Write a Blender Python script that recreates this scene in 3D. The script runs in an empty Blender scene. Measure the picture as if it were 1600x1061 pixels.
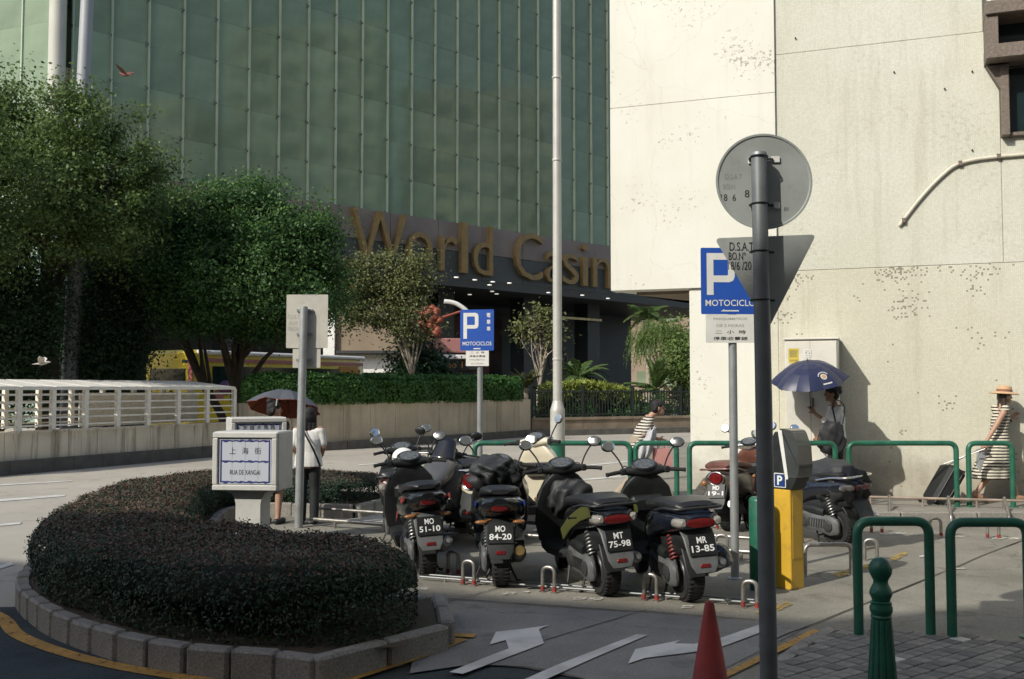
import bpy, bmesh, math, random
import numpy as np
from math import sin, cos, pi, radians, sqrt, atan2
from mathutils import Vector, Matrix, Euler

SC = bpy.context.scene
COL = SC.collection

# ------------------------------------------------------------------ camera
CAM_H = 1.75
TILT = math.atan(75.5 / 1555.6)
FPX = 1555.6
cam_d = bpy.data.cameras.new('camera')
cam = bpy.data.objects.new('camera', cam_d)
COL.objects.link(cam)
cam_d.lens = 35.0
cam_d.sensor_width = 36.0
cam_d.clip_start = 0.05
cam_d.clip_end = 2000
cam.location = (0, 0, CAM_H)
cam.rotation_euler = (pi / 2 + TILT, 0, 0)
SC.camera = cam

# ------------------------------------------------------------------ light
EL = radians(36)
AZ = (-0.734, -0.679)
L_FROM = Vector((AZ[0] * cos(EL), AZ[1] * cos(EL), sin(EL)))
world = bpy.data.worlds.new("World")
SC.world = world
world.use_nodes = True
wn = world.node_tree
wn.nodes.clear()
sky = wn.nodes.new('ShaderNodeTexSky')
sky.sky_type = 'NISHITA'
sky.sun_disc = False
sky.sun_elevation = EL
sky.sun_rotation = atan2(AZ[0], AZ[1]) % (2 * pi)
sky.air_density = 1.0
sky.dust_density = 2.2
sky.ozone_density = 0.8
bg = wn.nodes.new('ShaderNodeBackground')
bg.inputs['Strength'].default_value = 0.15
wo = wn.nodes.new('ShaderNodeOutputWorld')
wn.links.new(sky.outputs[0], bg.inputs[0])
wn.links.new(bg.outputs[0], wo.inputs[0])
sun_d = bpy.data.lights.new('sun', 'SUN')
sun_d.energy = 3.5
sun_d.angle = radians(0.53)
sun_d.color = (1.0, 0.965, 0.87)
sun = bpy.data.objects.new('sun', sun_d)
COL.objects.link(sun)
sun.rotation_euler = (-L_FROM).to_track_quat('-Z', 'Y').to_euler()
sun.location = L_FROM * 60
SC.view_settings.view_transform = 'Standard'
SC.view_settings.look = 'None'
SC.view_settings.exposure = 0.2
SC.view_settings.gamma = 1.0
SC.view_settings.use_curve_mapping = False
SC.cycles.max_bounces = 8
SC.cycles.transparent_max_bounces = 12

# ------------------------------------------------------------------ picture <-> place measuring
def ray(px, py):
    cx = (px - 800) / FPX
    cy = (530.5 - py) / FPX
    return Vector((cx, cos(TILT) - cy * sin(TILT), sin(TILT) + cy * cos(TILT)))

def G(px, py, z=0.0):
    d = ray(px, py)
    t = (z - CAM_H) / d.z
    return Vector((d.x * t, d.y * t, z))

def P(px, py, Y):
    d = ray(px, py)
    t = Y / d.y
    return Vector((d.x * t, Y, CAM_H + d.z * t))

def RP(px, py, p0, n):
    d = ray(px, py)
    o = Vector((0, 0, CAM_H))
    t = (Vector(p0) - o).dot(n) / d.dot(n)
    return o + d * t

# ------------------------------------------------------------------ materials
MATS = {}
def new_mat(name):
    m = bpy.data.materials.new(name)
    m.use_nodes = True
    nt = m.node_tree
    b = nt.nodes['Principled BSDF']
    return m, nt, b

def N(nt, kind, **kw):
    n = nt.nodes.new(kind)
    for k, v in kw.items():
        if k.startswith('i_'):
            n.inputs[k[2:]].default_value = v
        else:
            setattr(n, k, v)
    return n

def mat(name, col, rough=0.6, metal=0.0, var=0.14, scale=6.0, bump=0.0, bscale=80.0, coat=0.0, dirt=0.0, spec=0.5, detail=4):
    """A plain surface with mottling of its own colour, fine relief and some dirt."""
    if name in MATS:
        return MATS[name]
    m, nt, b = new_mat(name)
    L = nt.links.new
    tc = N(nt, 'ShaderNodeTexCoord')
    no = N(nt, 'ShaderNodeTexNoise')
    no.inputs['Scale'].default_value = scale
    no.inputs['Detail'].default_value = detail
    L(tc.outputs['Object'], no.inputs['Vector'])
    r = N(nt, 'ShaderNodeValToRGB')
    c = Vector(col[:3])
    lo = c * (1 - var)
    hi = c * (1 + var)
    r.color_ramp.elements[0].position = 0.3
    r.color_ramp.elements[1].position = 0.7
    r.color_ramp.elements[0].color = (*lo, 1)
    r.color_ramp.elements[1].color = (min(hi.x, 1), min(hi.y, 1), min(hi.z, 1), 1)
    L(no.outputs['Fac'], r.inputs['Fac'])
    out = r.outputs['Color']
    if dirt > 0:
        n2 = N(nt, 'ShaderNodeTexNoise')
        n2.inputs['Scale'].default_value = scale * 2.3
        n2.inputs['Detail'].default_value = 8
        n2.inputs['Roughness'].default_value = 0.7
        L(tc.outputs['Object'], n2.inputs['Vector'])
        mr = N(nt, 'ShaderNodeMapRange')
        mr.inputs['From Min'].default_value = 0.52
        mr.inputs['From Max'].default_value = 0.75
        mr.inputs['To Max'].default_value = dirt
        L(n2.outputs['Fac'], mr.inputs['Value'])
        mx = N(nt, 'ShaderNodeMix', data_type='RGBA')
        L(mr.outputs[0], mx.inputs['Factor'])
        L(out, mx.inputs['A'])
        mx.inputs['B'].default_value = (0.12, 0.105, 0.085, 1)
        out = mx.outputs['Result']
    L(out, b.inputs['Base Color'])
    b.inputs['Metallic'].default_value = metal
    b.inputs['Specular IOR Level'].default_value = spec
    rr = N(nt, 'ShaderNodeMapRange')
    rr.inputs['To Min'].default_value = max(0.02, rough - 0.08)
    rr.inputs['To Max'].default_value = min(1, rough + 0.1)
    L(no.outputs['Fac'], rr.inputs['Value'])
    L(rr.outputs[0], b.inputs['Roughness'])
    b.inputs['Coat Weight'].default_value = coat
    if bump > 0:
        nb = N(nt, 'ShaderNodeTexNoise')
        nb.inputs['Scale'].default_value = bscale
        nb.inputs['Detail'].default_value = 5
        L(tc.outputs['Object'], nb.inputs['Vector'])
        bp = N(nt, 'ShaderNodeBump')
        bp.inputs['Strength'].default_value = bump
        bp.inputs['Distance'].default_value = 0.01
        L(nb.outputs['Fac'], bp.inputs['Height'])
        L(bp.outputs[0], b.inputs['Normal'])
    MATS[name] = m
    return m

def leaf_mat(name, a, c, trans=0.3, rough=0.5):
    """Leaves: each leaf its own tone between a and c, some light passing through."""
    if name in MATS:
        return MATS[name]
    m, nt, b = new_mat(name)
    L = nt.links.new
    ge = N(nt, 'ShaderNodeNewGeometry')
    r = N(nt, 'ShaderNodeValToRGB')
    r.color_ramp.elements[0].color = (*a, 1)
    r.color_ramp.elements[1].color = (*c, 1)
    L(ge.outputs['Random Per Island'], r.inputs['Fac'])
    L(r.outputs[0], b.inputs['Base Color'])
    b.inputs['Roughness'].default_value = rough
    b.inputs['Specular IOR Level'].default_value = 0.35
    tr = N(nt, 'ShaderNodeBsdfTranslucent')
    L(r.outputs[0], tr.inputs['Color'])
    mx = N(nt, 'ShaderNodeMixShader')
    mx.inputs[0].default_value = trans
    L(b.outputs[0], mx.inputs[1])
    L(tr.outputs[0], mx.inputs[2])
    L(mx.outputs[0], nt.nodes['Material Output'].inputs['Surface'])
    MATS[name] = m
    return m

# ------------------------------------------------------------------ mesh building
class MB:
    """Collects shapes; build() links them as one mesh object."""
    def __init__(s):
        s.v = []; s.f = []; s.m = []; s.sm = []
    def add(s, v, f, mi=0, M=None, smooth=True):
        o = len(s.v)
        if M is not None:
            v = [M @ Vector(p) for p in v]
        s.v.extend([tuple(p) for p in v])
        s.f.extend([tuple(i + o for i in q) for q in f])
        s.m.extend([mi] * len(f)); s.sm.extend([smooth] * len(f))
        return s
    def box(s, c, d, rot=None, mi=0, bev=0.0, M=None):
        hx, hy, hz = d[0] / 2, d[1] / 2, d[2] / 2
        T = Matrix.Translation(Vector(c))
        if rot is not None:
            T = T @ Euler(rot).to_matrix().to_4x4()
        if M is not None:
            T = M @ T
        if bev <= 0:
            v = [(x, y, z) for x in (-hx, hx) for y in (-hy, hy) for z in (-hz, hz)]
            f = [(0, 1, 3, 2), (4, 6, 7, 5), (0, 4, 5, 1), (2, 3, 7, 6), (0, 2, 6, 4), (1, 5, 7, 3)]
            return s.add(v, f, mi, T, False)
        b = min(bev, hx * .9, hy * .9, hz * .9)
        v = []
        for x in (-1, 1):
            for y in (-1, 1):
                for z in (-1, 1):
                    v += [(x * hx, y * (hy - b), z * (hz - b)), (x * (hx - b), y * hy, z * (hz - b)), (x * (hx - b), y * (hy - b), z * hz)]
        bm = bmesh.new()
        vs = [bm.verts.new(p) for p in v]
        r = bmesh.ops.convex_hull(bm, input=vs)
        bm.verts.index_update()
        vv = [p.co.copy() for p in bm.verts]
        ff = [[q.index for q in f.verts] for f in bm.faces]
        bm.free()
        return s.add(vv, ff, mi, T, False)
    def tube(s, pts, r, n=10, mi=0, cap=True, M=None, smooth=True, flat=None):
        pts = [Vector(p) for p in pts]
        k = len(pts)
        if not isinstance(r, (list, tuple)):
            r = [r] * k
        tang = []
        for i in range(k):
            t = pts[min(i + 1, k - 1)] - pts[max(i - 1, 0)]
            tang.append(t.normalized() if t.length > 1e-9 else Vector((0, 0, 1)))
        up = Vector((0, 0, 1)) if abs(tang[0].z) < 0.9 else Vector((1, 0, 0))
        u = tang[0].cross(up).normalized()
        v = []; f = []
        for i in range(k):
            u = (u - tang[i] * u.dot(tang[i])).normalized()
            w = tang[i].cross(u)
            fl = 1.0 if flat is None else flat
            for j in range(n):
                a = 2 * pi * j / n
                v.append(pts[i] + u * (cos(a) * r[i]) + w * (sin(a) * r[i] * fl))
        for i in range(k - 1):
            for j in range(n):
                j2 = (j + 1) % n
                f.append((i * n + j, i * n + j2, (i + 1) * n + j2, (i + 1) * n + j))
        if cap:
            f.append(tuple(range(n))[::-1])
            f.append(tuple((k - 1) * n + j for j in range(n)))
        return s.add(v, f, mi, M, smooth)
    def loft(s, rings, mi=0, cap=True, M=None, smooth=True, closed=True):
        n = len(rings[0]); v = [p for r in rings for p in r]; f = []
        for i in range(len(rings) - 1):
            for j in range(n if closed else n - 1):
                j2 = (j + 1) % n
                f.append((i * n + j, i * n + j2, (i + 1) * n + j2, (i + 1) * n + j))
        if cap and closed:
            f.append(tuple(range(n))[::-1])
            f.append(tuple((len(rings) - 1) * n + j for j in range(n)))
        return s.add(v, f, mi, M, smooth)
    def lathe(s, prof, n=20, mi=0, M=None, smooth=True):
        """prof: (radius, height) pairs around local z."""
        rings = [[(r * cos(2 * pi * j / n), r * sin(2 * pi * j / n), z) for j in range(n)] for r, z in prof]
        return s.loft(rings, mi, True, M, smooth)
    def ell(s, c, r, n=14, k=9, mi=0, M=None, rot=None):
        T = Matrix.Translation(Vector(c))
        if rot is not None:
            T = T @ Euler(rot).to_matrix().to_4x4()
        if M is not None:
            T = M @ T
        v = [(0, 0, -r[2])]; f = []
        for i in range(1, k):
            a = -pi / 2 + pi * i / k
            for j in range(n):
                b = 2 * pi * j / n
                v.append((r[0] * cos(a) * cos(b), r[1] * cos(a) * sin(b), r[2] * sin(a)))
        v.append((0, 0, r[2])); e = len(v) - 1
        for j in range(n):
            j2 = (j + 1) % n
            f.append((0, 1 + j2, 1 + j))
            f.append((e, 1 + (k - 2) * n + j, 1 + (k - 2) * n + j2))
            for i in range(k - 2):
                f.append((1 + i * n + j, 1 + i * n + j2, 1 + (i + 1) * n + j2, 1 + (i + 1) * n + j))
        return s.add(v, f, mi, T, True)
    def prism(s, poly, z0, z1, mi=0, M=None, smooth=False):
        """polygon in xy extruded along z; wound counter-clockwise."""
        a = sum(poly[i][0] * poly[(i + 1) % len(poly)][1] - poly[(i + 1) % len(poly)][0] * poly[i][1] for i in range(len(poly)))
        if a < 0:
            poly = poly[::-1]
        n = len(poly)
        v = [(p[0], p[1], z0) for p in poly] + [(p[0], p[1], z1) for p in poly]
        f = [tuple(range(n))[::-1], tuple(range(n, 2 * n))] + [(i, (i + 1) % n, n + (i + 1) % n, n + i) for i in range(n)]
        return s.add(v, f, mi, M, smooth)
    def capsule(s, a, b, ra, rb, n=12, mi=0):
        a = Vector(a); b = Vector(b)
        d = (b - a).normalized()
        pts = []; rr = []
        for t in (0.999, 0.85, 0.5, 0.0):
            pts.append(a - d * (ra * t)); rr.append(ra * sqrt(max(0.0005, 1 - t * t)))
        for t in (0.0, 0.5, 0.85, 0.999):
            pts.append(b + d * (rb * t)); rr.append(rb * sqrt(max(0.0005, 1 - t * t)))
        return s.tube(pts, rr, n, mi)
    def build(s, name, mats, parent=None, loc=None, rot=None, angle=38, data_only=False):
        me = bpy.data.meshes.new(name)
        me.from_pydata([tuple(p) for p in s.v], [], s.f)
        if not isinstance(mats, (list, tuple)):
            mats = [mats]
        for m in mats:
            me.materials.append(m)
        me.polygons.foreach_set('material_index', s.m)
        me.polygons.foreach_set('use_smooth', s.sm)
        me.update()
        if angle:
            me.set_sharp_from_angle(angle=radians(angle))
        if data_only:
            return me
        return link(name, me, parent, loc, rot)

def link(name, me, parent=None, loc=None, rot=None):
    o = bpy.data.objects.new(name, me)
    COL.objects.link(o)
    if parent is not None:
        o.parent = parent
    if loc is not None:
        o.location = loc
    if rot is not None:
        o.rotation_euler = rot
    return o

def tag(o, label, cat, group=None):
    o['label'] = label; o['category'] = cat
    if group:
        o['group'] = group
    return o

def thing(name, label, cat, loc=(0, 0, 0), rotz=0.0, group=None):
    o = bpy.data.objects.new(name, None)
    o.empty_display_size = 0.2
    COL.objects.link(o)
    o.location = loc; o.rotation_euler = (0, 0, rotz)
    return tag(o, label, cat, group)

def struct(o):
    o['kind'] = 'structure'
    return o

def stuff(o):
    o['kind'] = 'stuff'
    return o

def copy_tree(o, parent=None):
    c = o.copy()
    COL.objects.link(c)
    c.parent = parent
    for ch in list(o.children):
        copy_tree(ch, c)
    return c

def spline(pts, k=6):
    """Catmull-Rom through the points."""
    pts = [Vector(p) for p in pts]
    out = []
    n = len(pts)
    for i in range(n - 1):
        p0 = pts[max(i - 1, 0)]; p1 = pts[i]; p2 = pts[i + 1]; p3 = pts[min(i + 2, n - 1)]
        for j in range(k):
            t = j / k
            out.append(0.5 * ((2 * p1) + (p2 - p0) * t + (2 * p0 - 5 * p1 + 4 * p2 - p3) * t * t + (3 * p1 - p0 - 3 * p2 + p3) * t ** 3))
    out.append(pts[-1])
    return out

def bent(pts, r, k=5):
    """polyline with rounded corners of radius r."""
    pts = [Vector(p) for p in pts]
    out = [pts[0]]
    for i in range(1, len(pts) - 1):
        a = (pts[i - 1] - pts[i]); b = (pts[i + 1] - pts[i])
        q = min(r, a.length * .49, b.length * .49)
        pa = pts[i] + a.normalized() * q; pb = pts[i] + b.normalized() * q
        for j in range(k + 1):
            t = j / k
            out.append(pa * (1 - t) ** 2 + pts[i] * 2 * t * (1 - t) + pb * t * t)
    out.append(pts[-1])
    return out

def sheet(name, pts, z, m, parent=None):
    """flat polygon at height z."""
    a = sum(pts[i][0] * pts[(i + 1) % len(pts)][1] - pts[(i + 1) % len(pts)][0] * pts[i][1] for i in range(len(pts)))
    if a < 0:
        pts = pts[::-1]
    mb = MB()
    mb.add([(p[0], p[1], z) for p in pts], [tuple(range(len(pts)))], 0, None, False)
    return mb.build(name, m, parent, angle=0)

def ribbon(name, pts, w, z, m, parent=None):
    pts = [Vector((p[0], p[1], 0)) for p in pts]
    v = []; f = []
    for i, p in enumerate(pts):
        t = (pts[min(i + 1, len(pts) - 1)] - pts[max(i - 1, 0)]).normalized()
        n = Vector((-t.y, t.x, 0))
        ww = w[i] if isinstance(w, (list, tuple)) else w
        v += [(p.x + n.x * ww / 2, p.y + n.y * ww / 2, z), (p.x - n.x * ww / 2, p.y - n.y * ww / 2, z)]
    for i in range(len(pts) - 1):
        f.append((2 * i + 1, 2 * i + 3, 2 * i + 2, 2 * i))
    mb = MB(); mb.add(v, f, 0, None, False)
    return mb.build(name, m, parent, angle=0)

TXT = {}
def text_geo(s, size=1.0, depth=0.0, align='CENTER', bold=0.0):
    """lettering as mesh data: vertices and faces in the xy plane."""
    key = (s, size, depth, align, bold)
    if key in TXT:
        return TXT[key]
    cu = bpy.data.curves.new('lettering', 'FONT')
    cu.body = s; cu.size = size; cu.extrude = depth
    cu.offset = bold
    cu.align_x = align; cu.align_y = 'CENTER'
    cu.resolution_u = 3
    o = bpy.data.objects.new('lettering', cu)
    COL.objects.link(o)
    bpy.context.view_layer.update()
    dg = bpy.context.evaluated_depsgraph_get()
    me = bpy.data.meshes.new_from_object(o.evaluated_get(dg))
    v = [p.co.copy() for p in me.vertices]
    f = [tuple(p.vertices) for p in me.polygons]
    bpy.data.objects.remove(o); bpy.data.curves.remove(cu); bpy.data.meshes.remove(me)
    TXT[key] = (v, f)
    return v, f

# lettering in the xy plane -> upright in the xz plane, read from -y
UP = Matrix.Rotation(pi / 2, 4, 'X')
def frame(origin, right, normal):
    """matrix: x along right, y = up, z along normal (towards the reader)."""
    r = Vector(right).normalized(); n = Vector(normal).normalized(); u = n.cross(r)
    M = Matrix.Identity(4)
    for i in range(3):
        M[i][0] = r[i]; M[i][1] = u[i]; M[i][2] = n[i]; M[i][3] = origin[i]
    return M

def fit_text(mb, s, w, h, c, M, mi=0, depth=0.001, bold=0.0):
    """add lettering scaled to w x h (either may be None), centred at c = (x, y, z) in frame M."""
    v, f = text_geo(s, 1.0, 0.0, 'CENTER', bold)
    xs = [p.x for p in v]; ys = [p.y for p in v]
    W = max(xs) - min(xs); H = max(ys) - min(ys)
    cx = (max(xs) + min(xs)) / 2; cy = (max(ys) + min(ys)) / 2
    sx = w / W if w else h / H
    sy = h / H if h else sx
    mb.add([((p.x - cx) * sx + c[0], (p.y - cy) * sy + c[1], c[2]) for p in v], f, mi, M, False)

def leaves(name, C, A, B, m, parent=None, mi=None, fold=0.0):
    """many leaves in one mesh: centres C, half-length vectors A, half-width vectors B."""
    n = len(C)
    V = np.empty((n, 4, 3), dtype=np.float32)
    V[:, 0] = C - A; V[:, 1] = C + B - A * .15; V[:, 2] = C + A; V[:, 3] = C - B - A * .15
    me = bpy.data.meshes.new(name)
    me.vertices.add(n * 4); me.loops.add(n * 4); me.polygons.add(n)
    me.vertices.foreach_set('co', V.ravel())
    me.loops.foreach_set('vertex_index', np.arange(n * 4, dtype=np.int32))
    me.polygons.foreach_set('loop_start', np.arange(0, n * 4, 4, dtype=np.int32))
    for q in (m if isinstance(m, (list, tuple)) else [m]):
        me.materials.append(q)
    if mi is not None:
        me.polygons.foreach_set('material_index', np.asarray(mi, dtype=np.int32))
    me.update(); me.validate()
    return link(name, me, parent)

def rand_frames(rng, n, normal=None, spread=0.6):
    """random leaf axes, facing roughly along normal when given."""
    d = rng.normal(size=(n, 3))
    d /= np.linalg.norm(d, axis=1, keepdims=True)
    if normal is not None:
        d = normal + d * spread
        d /= np.linalg.norm(d, axis=1, keepdims=True)
    t = rng.normal(size=(n, 3))
    a = np.cross(d, t); a /= np.linalg.norm(a, axis=1, keepdims=True)
    b = np.cross(d, a)
    return a, b

def remeshed(mb, name, mats, voxel=0.008, smooth=2, parent=None):
    """merge the shapes of mb into one continuous skin."""
    o = mb.build(name, mats, None, angle=0)
    md = o.modifiers.new('r', 'REMESH'); md.mode = 'VOXEL'; md.voxel_size = voxel; md.use_smooth_shade = True
    if smooth:
        m2 = o.modifiers.new('s', 'SMOOTH'); m2.factor = 0.5; m2.iterations = smooth
    dg = bpy.context.evaluated_depsgraph_get()
    me = bpy.data.meshes.new_from_object(o.evaluated_get(dg))
    old = o.data
    bpy.data.objects.remove(o); bpy.data.meshes.remove(old)
    me.name = name
    me.materials.clear()
    for m in (mats if isinstance(mats, (list, tuple)) else [mats]):
        me.materials.append(m)
    return link(name, me, parent)

# ------------------------------------------------------------------ common materials
ASPHALT = None
M_STEEL = mat('stainless_steel', (0.36, 0.34, 0.31), 0.42, 0.85, var=0.2, scale=14, dirt=0.35)
M_GALV = mat('galvanised_steel', (0.30, 0.31, 0.31), 0.5, 0.55, var=0.18, scale=9, dirt=0.3)
M_GREENP = mat('green_railing_paint', (0.016, 0.112, 0.068), 0.4, var=0.22, scale=7, dirt=0.5, bump=.08, bscale=60)
M_BLACKP = mat('black_plastic', (0.014, 0.016, 0.016), 0.5, var=0.3, scale=12, bump=0.15, bscale=400)
M_BLACKG = mat('black_gloss', (0.010, 0.011, 0.012), 0.16, var=0.2, scale=8, coat=0.5, dirt=0.12)
M_RUBBER = mat('tyre_rubber', (0.016, 0.016, 0.016), 0.8, var=0.3, scale=20, bump=0.4, bscale=90)
M_GREYP = mat('grey_plastic', (0.10, 0.104, 0.104), 0.5, var=0.25, scale=9, dirt=0.7, bump=0.1, bscale=300)
M_DGREY = mat('dark_grey_metal', (0.055, 0.056, 0.056), 0.42, 0.3, var=0.25, scale=15, dirt=0.35)
M_CHROME = mat('chrome', (0.75, 0.73, 0.7), 0.12, 1.0, var=0.08, scale=10)
M_ALU = mat('cast_aluminium', (0.4, 0.4, 0.38), 0.42, 0.85, var=0.2, scale=20, dirt=0.3)
M_WHITE = mat('white_paint', (0.74, 0.73, 0.69), 0.45, var=0.06, scale=6, dirt=0.2)
M_MIRROR = mat('mirror_glass', (0.86, 0.87, 0.86), 0.12, 1.0, var=0.02, scale=3)
M_REDL = mat('red_lens', (0.13, 0.008, 0.008), 0.18, var=0.25, scale=40, coat=0.6)
M_ORL = mat('amber_lens', (0.26, 0.11, 0.035), 0.2, var=0.2, scale=40, coat=0.6)
M_CLEARL = mat('clear_lens', (0.27, 0.25, 0.22), 0.15, var=0.2, scale=40, coat=0.7)
M_PLATE = mat('plate_black', (0.012, 0.013, 0.013), 0.4, var=0.2, scale=10)
M_PTEXT = mat('plate_white', (0.72, 0.72, 0.70), 0.5, var=0.05, scale=10)
M_INK = mat('black_ink', (0.02, 0.02, 0.022), 0.6, var=0.2, scale=30)
M_GREYINK = mat('faded_grey_ink', (0.34, 0.34, 0.32), 0.6, var=0.15, scale=60)
M_RED = mat('red_paint', (0.24, 0.03, 0.024), 0.5, var=0.3, scale=20, dirt=0.7)

# ================================================================== ground materials
def ground_mat(name, col, col2, crack=0.0, speck=0.25, scale=0.6, rough=0.85, bump=0.25):
    m, nt, b = new_mat(name)
    L = nt.links.new
    tc = N(nt, 'ShaderNodeTexCoord')
    n1 = N(nt, 'ShaderNodeTexNoise'); n1.inputs['Scale'].default_value = scale; n1.inputs['Detail'].default_value = 9; n1.inputs['Roughness'].default_value = 0.65
    L(tc.outputs['Object'], n1.inputs['Vector'])
    r = N(nt, 'ShaderNodeValToRGB')
    r.color_ramp.elements[0].position = 0.34; r.color_ramp.elements[1].position = 0.66
    r.color_ramp.elements[0].color = (*col, 1); r.color_ramp.elements[1].color = (*col2, 1)
    L(n1.outputs['Fac'], r.inputs['Fac'])
    n2 = N(nt, 'ShaderNodeTexNoise'); n2.inputs['Scale'].default_value = 55; n2.inputs['Detail'].default_value = 4; n2.inputs['Roughness'].default_value = 0.8
    L(tc.outputs['Object'], n2.inputs['Vector'])
    mr = N(nt, 'ShaderNodeMapRange'); mr.inputs['From Min'].default_value = 0.3; mr.inputs['From Max'].default_value = 0.7
    mr.inputs['To Min'].default_value = 1 - speck; mr.inputs['To Max'].default_value = 1 + speck
    L(n2.outputs['Fac'], mr.inputs['Value'])
    mu = N(nt, 'ShaderNodeVectorMath', operation='SCALE')
    L(r.outputs[0], mu.inputs[0]); L(mr.outputs[0], mu.inputs['Scale'])
    out = mu.outputs[0]
    # oil drips and tyre stains
    n3 = N(nt, 'ShaderNodeTexNoise'); n3.inputs['Scale'].default_value = 2.2; n3.inputs['Detail'].default_value = 6; n3.inputs['Roughness'].default_value = 0.7
    L(tc.outputs['Object'], n3.inputs['Vector'])
    m3 = N(nt, 'ShaderNodeMapRange'); m3.inputs['From Min'].default_value = 0.56; m3.inputs['From Max'].default_value = 0.74; m3.inputs['To Max'].default_value = 0.72
    L(n3.outputs['Fac'], m3.inputs['Value'])
    mx = N(nt, 'ShaderNodeMix', data_type='RGBA')
    L(m3.outputs[0], mx.inputs['Factor']); L(out, mx.inputs['A'])
    mx.inputs['B'].default_value = (col[0] * .45, col[1] * .45, col[2] * .45, 1)
    out = mx.outputs['Result']
    if crack > 0:
        v = N(nt, 'ShaderNodeTexVoronoi', feature='DISTANCE_TO_EDGE'); v.inputs['Scale'].default_value = 0.35
        nw = N(nt, 'ShaderNodeTexNoise'); nw.inputs['Scale'].default_value = 1.7; nw.inputs['Detail'].default_value = 5
        L(tc.outputs['Object'], nw.inputs['Vector'])
        ad = N(nt, 'ShaderNodeVectorMath', operation='MULTIPLY_ADD'); ad.inputs[1].default_value = (.9, .9, 0)
        L(nw.outputs['Color'], ad.inputs[0]); L(tc.outputs['Object'], ad.inputs[2])
        L(ad.outputs[0], v.inputs['Vector'])
        mc = N(nt, 'ShaderNodeMapRange'); mc.inputs['From Max'].default_value = 0.006; mc.inputs['To Min'].default_value = crack; mc.inputs['To Max'].default_value = 0
        L(v.outputs['Distance'], mc.inputs['Value'])
        m4 = N(nt, 'ShaderNodeMix', data_type='RGBA')
        L(mc.outputs[0], m4.inputs['Factor']); L(out, m4.inputs['A']); m4.inputs['B'].default_value = (0.03, 0.028, 0.025, 1)
        out = m4.outputs['Result']
    L(out, b.inputs['Base Color'])
    b.inputs['Roughness'].default_value = rough
    b.inputs['Specular IOR Level'].default_value = 0.3
    bp = N(nt, 'ShaderNodeBump'); bp.inputs['Strength'].default_value = bump; bp.inputs['Distance'].default_value = 0.01
    L(n2.outputs['Fac'], bp.inputs['Height']); L(bp.outputs[0], b.inputs['Normal'])
    return m

def paint_mat(name, col, worn=0.45, scale=18, soft=0.06):
    """road paint with worn-through patches and feathered wear."""
    m, nt, b = new_mat(name)
    L = nt.links.new
    tc = N(nt, 'ShaderNodeTexCoord')
    n1 = N(nt, 'ShaderNodeTexNoise'); n1.inputs['Scale'].default_value = scale; n1.inputs['Detail'].default_value = 9; n1.inputs['Roughness'].default_value = 0.75
    L(tc.outputs['Object'], n1.inputs['Vector'])
    n2 = N(nt, 'ShaderNodeTexNoise'); n2.inputs['Scale'].default_value = 3; n2.inputs['Detail'].default_value = 3
    L(tc.outputs['Object'], n2.inputs['Vector'])
    r = N(nt, 'ShaderNodeValToRGB')
    r.color_ramp.elements[0].color = (col[0] * .7, col[1] * .7, col[2] * .7, 1); r.color_ramp.elements[1].color = (*col, 1)
    r.color_ramp.elements[0].position = .35; r.color_ramp.elements[1].position = .6
    L(n2.outputs['Fac'], r.inputs['Fac'])
    L(r.outputs[0], b.inputs['Base Color'])
    b.inputs['Roughness'].default_value = 0.7
    mr = N(nt, 'ShaderNodeMapRange'); mr.inputs['From Min'].default_value = worn - soft; mr.inputs['From Max'].default_value = worn + soft
    mr.inputs['To Min'].default_value = 0.0; mr.inputs['To Max'].default_value = 1
    L(n1.outputs['Fac'], mr.inputs['Value'])
    L(mr.outputs[0], b.inputs['Alpha'])
    return m

M_GROUND = ground_mat('ground_asphalt', (0.10, 0.098, 0.09), (0.15, 0.145, 0.13))
M_ROAD = ground_mat('sun_bleached_road', (0.35, 0.32, 0.268), (0.43, 0.395, 0.335), speck=0.12, scale=0.35)
M_LOT = ground_mat('parking_concrete', (0.175, 0.163, 0.133), (0.27, 0.254, 0.212), crack=0.35, speck=0.3, scale=0.9)
M_LANE = ground_mat('lane_concrete', (0.19, 0.182, 0.165), (0.265, 0.255, 0.235), crack=0.25, speck=0.3, scale=1.3)
M_SHADEASPH = ground_mat('asphalt_with_shade', (0.026, 0.036, 0.038), (0.05, 0.06, 0.06), speck=0.45, scale=1.0)  # asphalt, its colour darkened to carry the deeper shade nearest the viewer
M_PAVE = ground_mat('pavement_concrete', (0.20, 0.185, 0.155), (0.29, 0.27, 0.23), crack=0.3, speck=0.3, scale=1.1)
M_KERB = ground_mat('kerb_granite', (0.20, 0.188, 0.165), (0.31, 0.29, 0.255), speck=0.45, scale=2.5)
M_SOIL = ground_mat('soil', (0.05, 0.04, 0.03), (0.09, 0.07, 0.05), speck=0.5, scale=3)
M_WPAINT = paint_mat('white_road_paint', (0.66, 0.65, 0.60), 0.30, 26)
M_WORNP = paint_mat('worn_white_paint', (0.62, 0.60, 0.54), 0.50)
M_YPAINT = paint_mat('yellow_road_paint', (0.50, 0.27, 0.055), 0.40)
M_YWORN = paint_mat('worn_yellow_paint', (0.46, 0.30, 0.06), 0.50)

def xy(l, z=0.0):
    return [tuple(G(x, y, z))[:2] for x, y in l]

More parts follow.
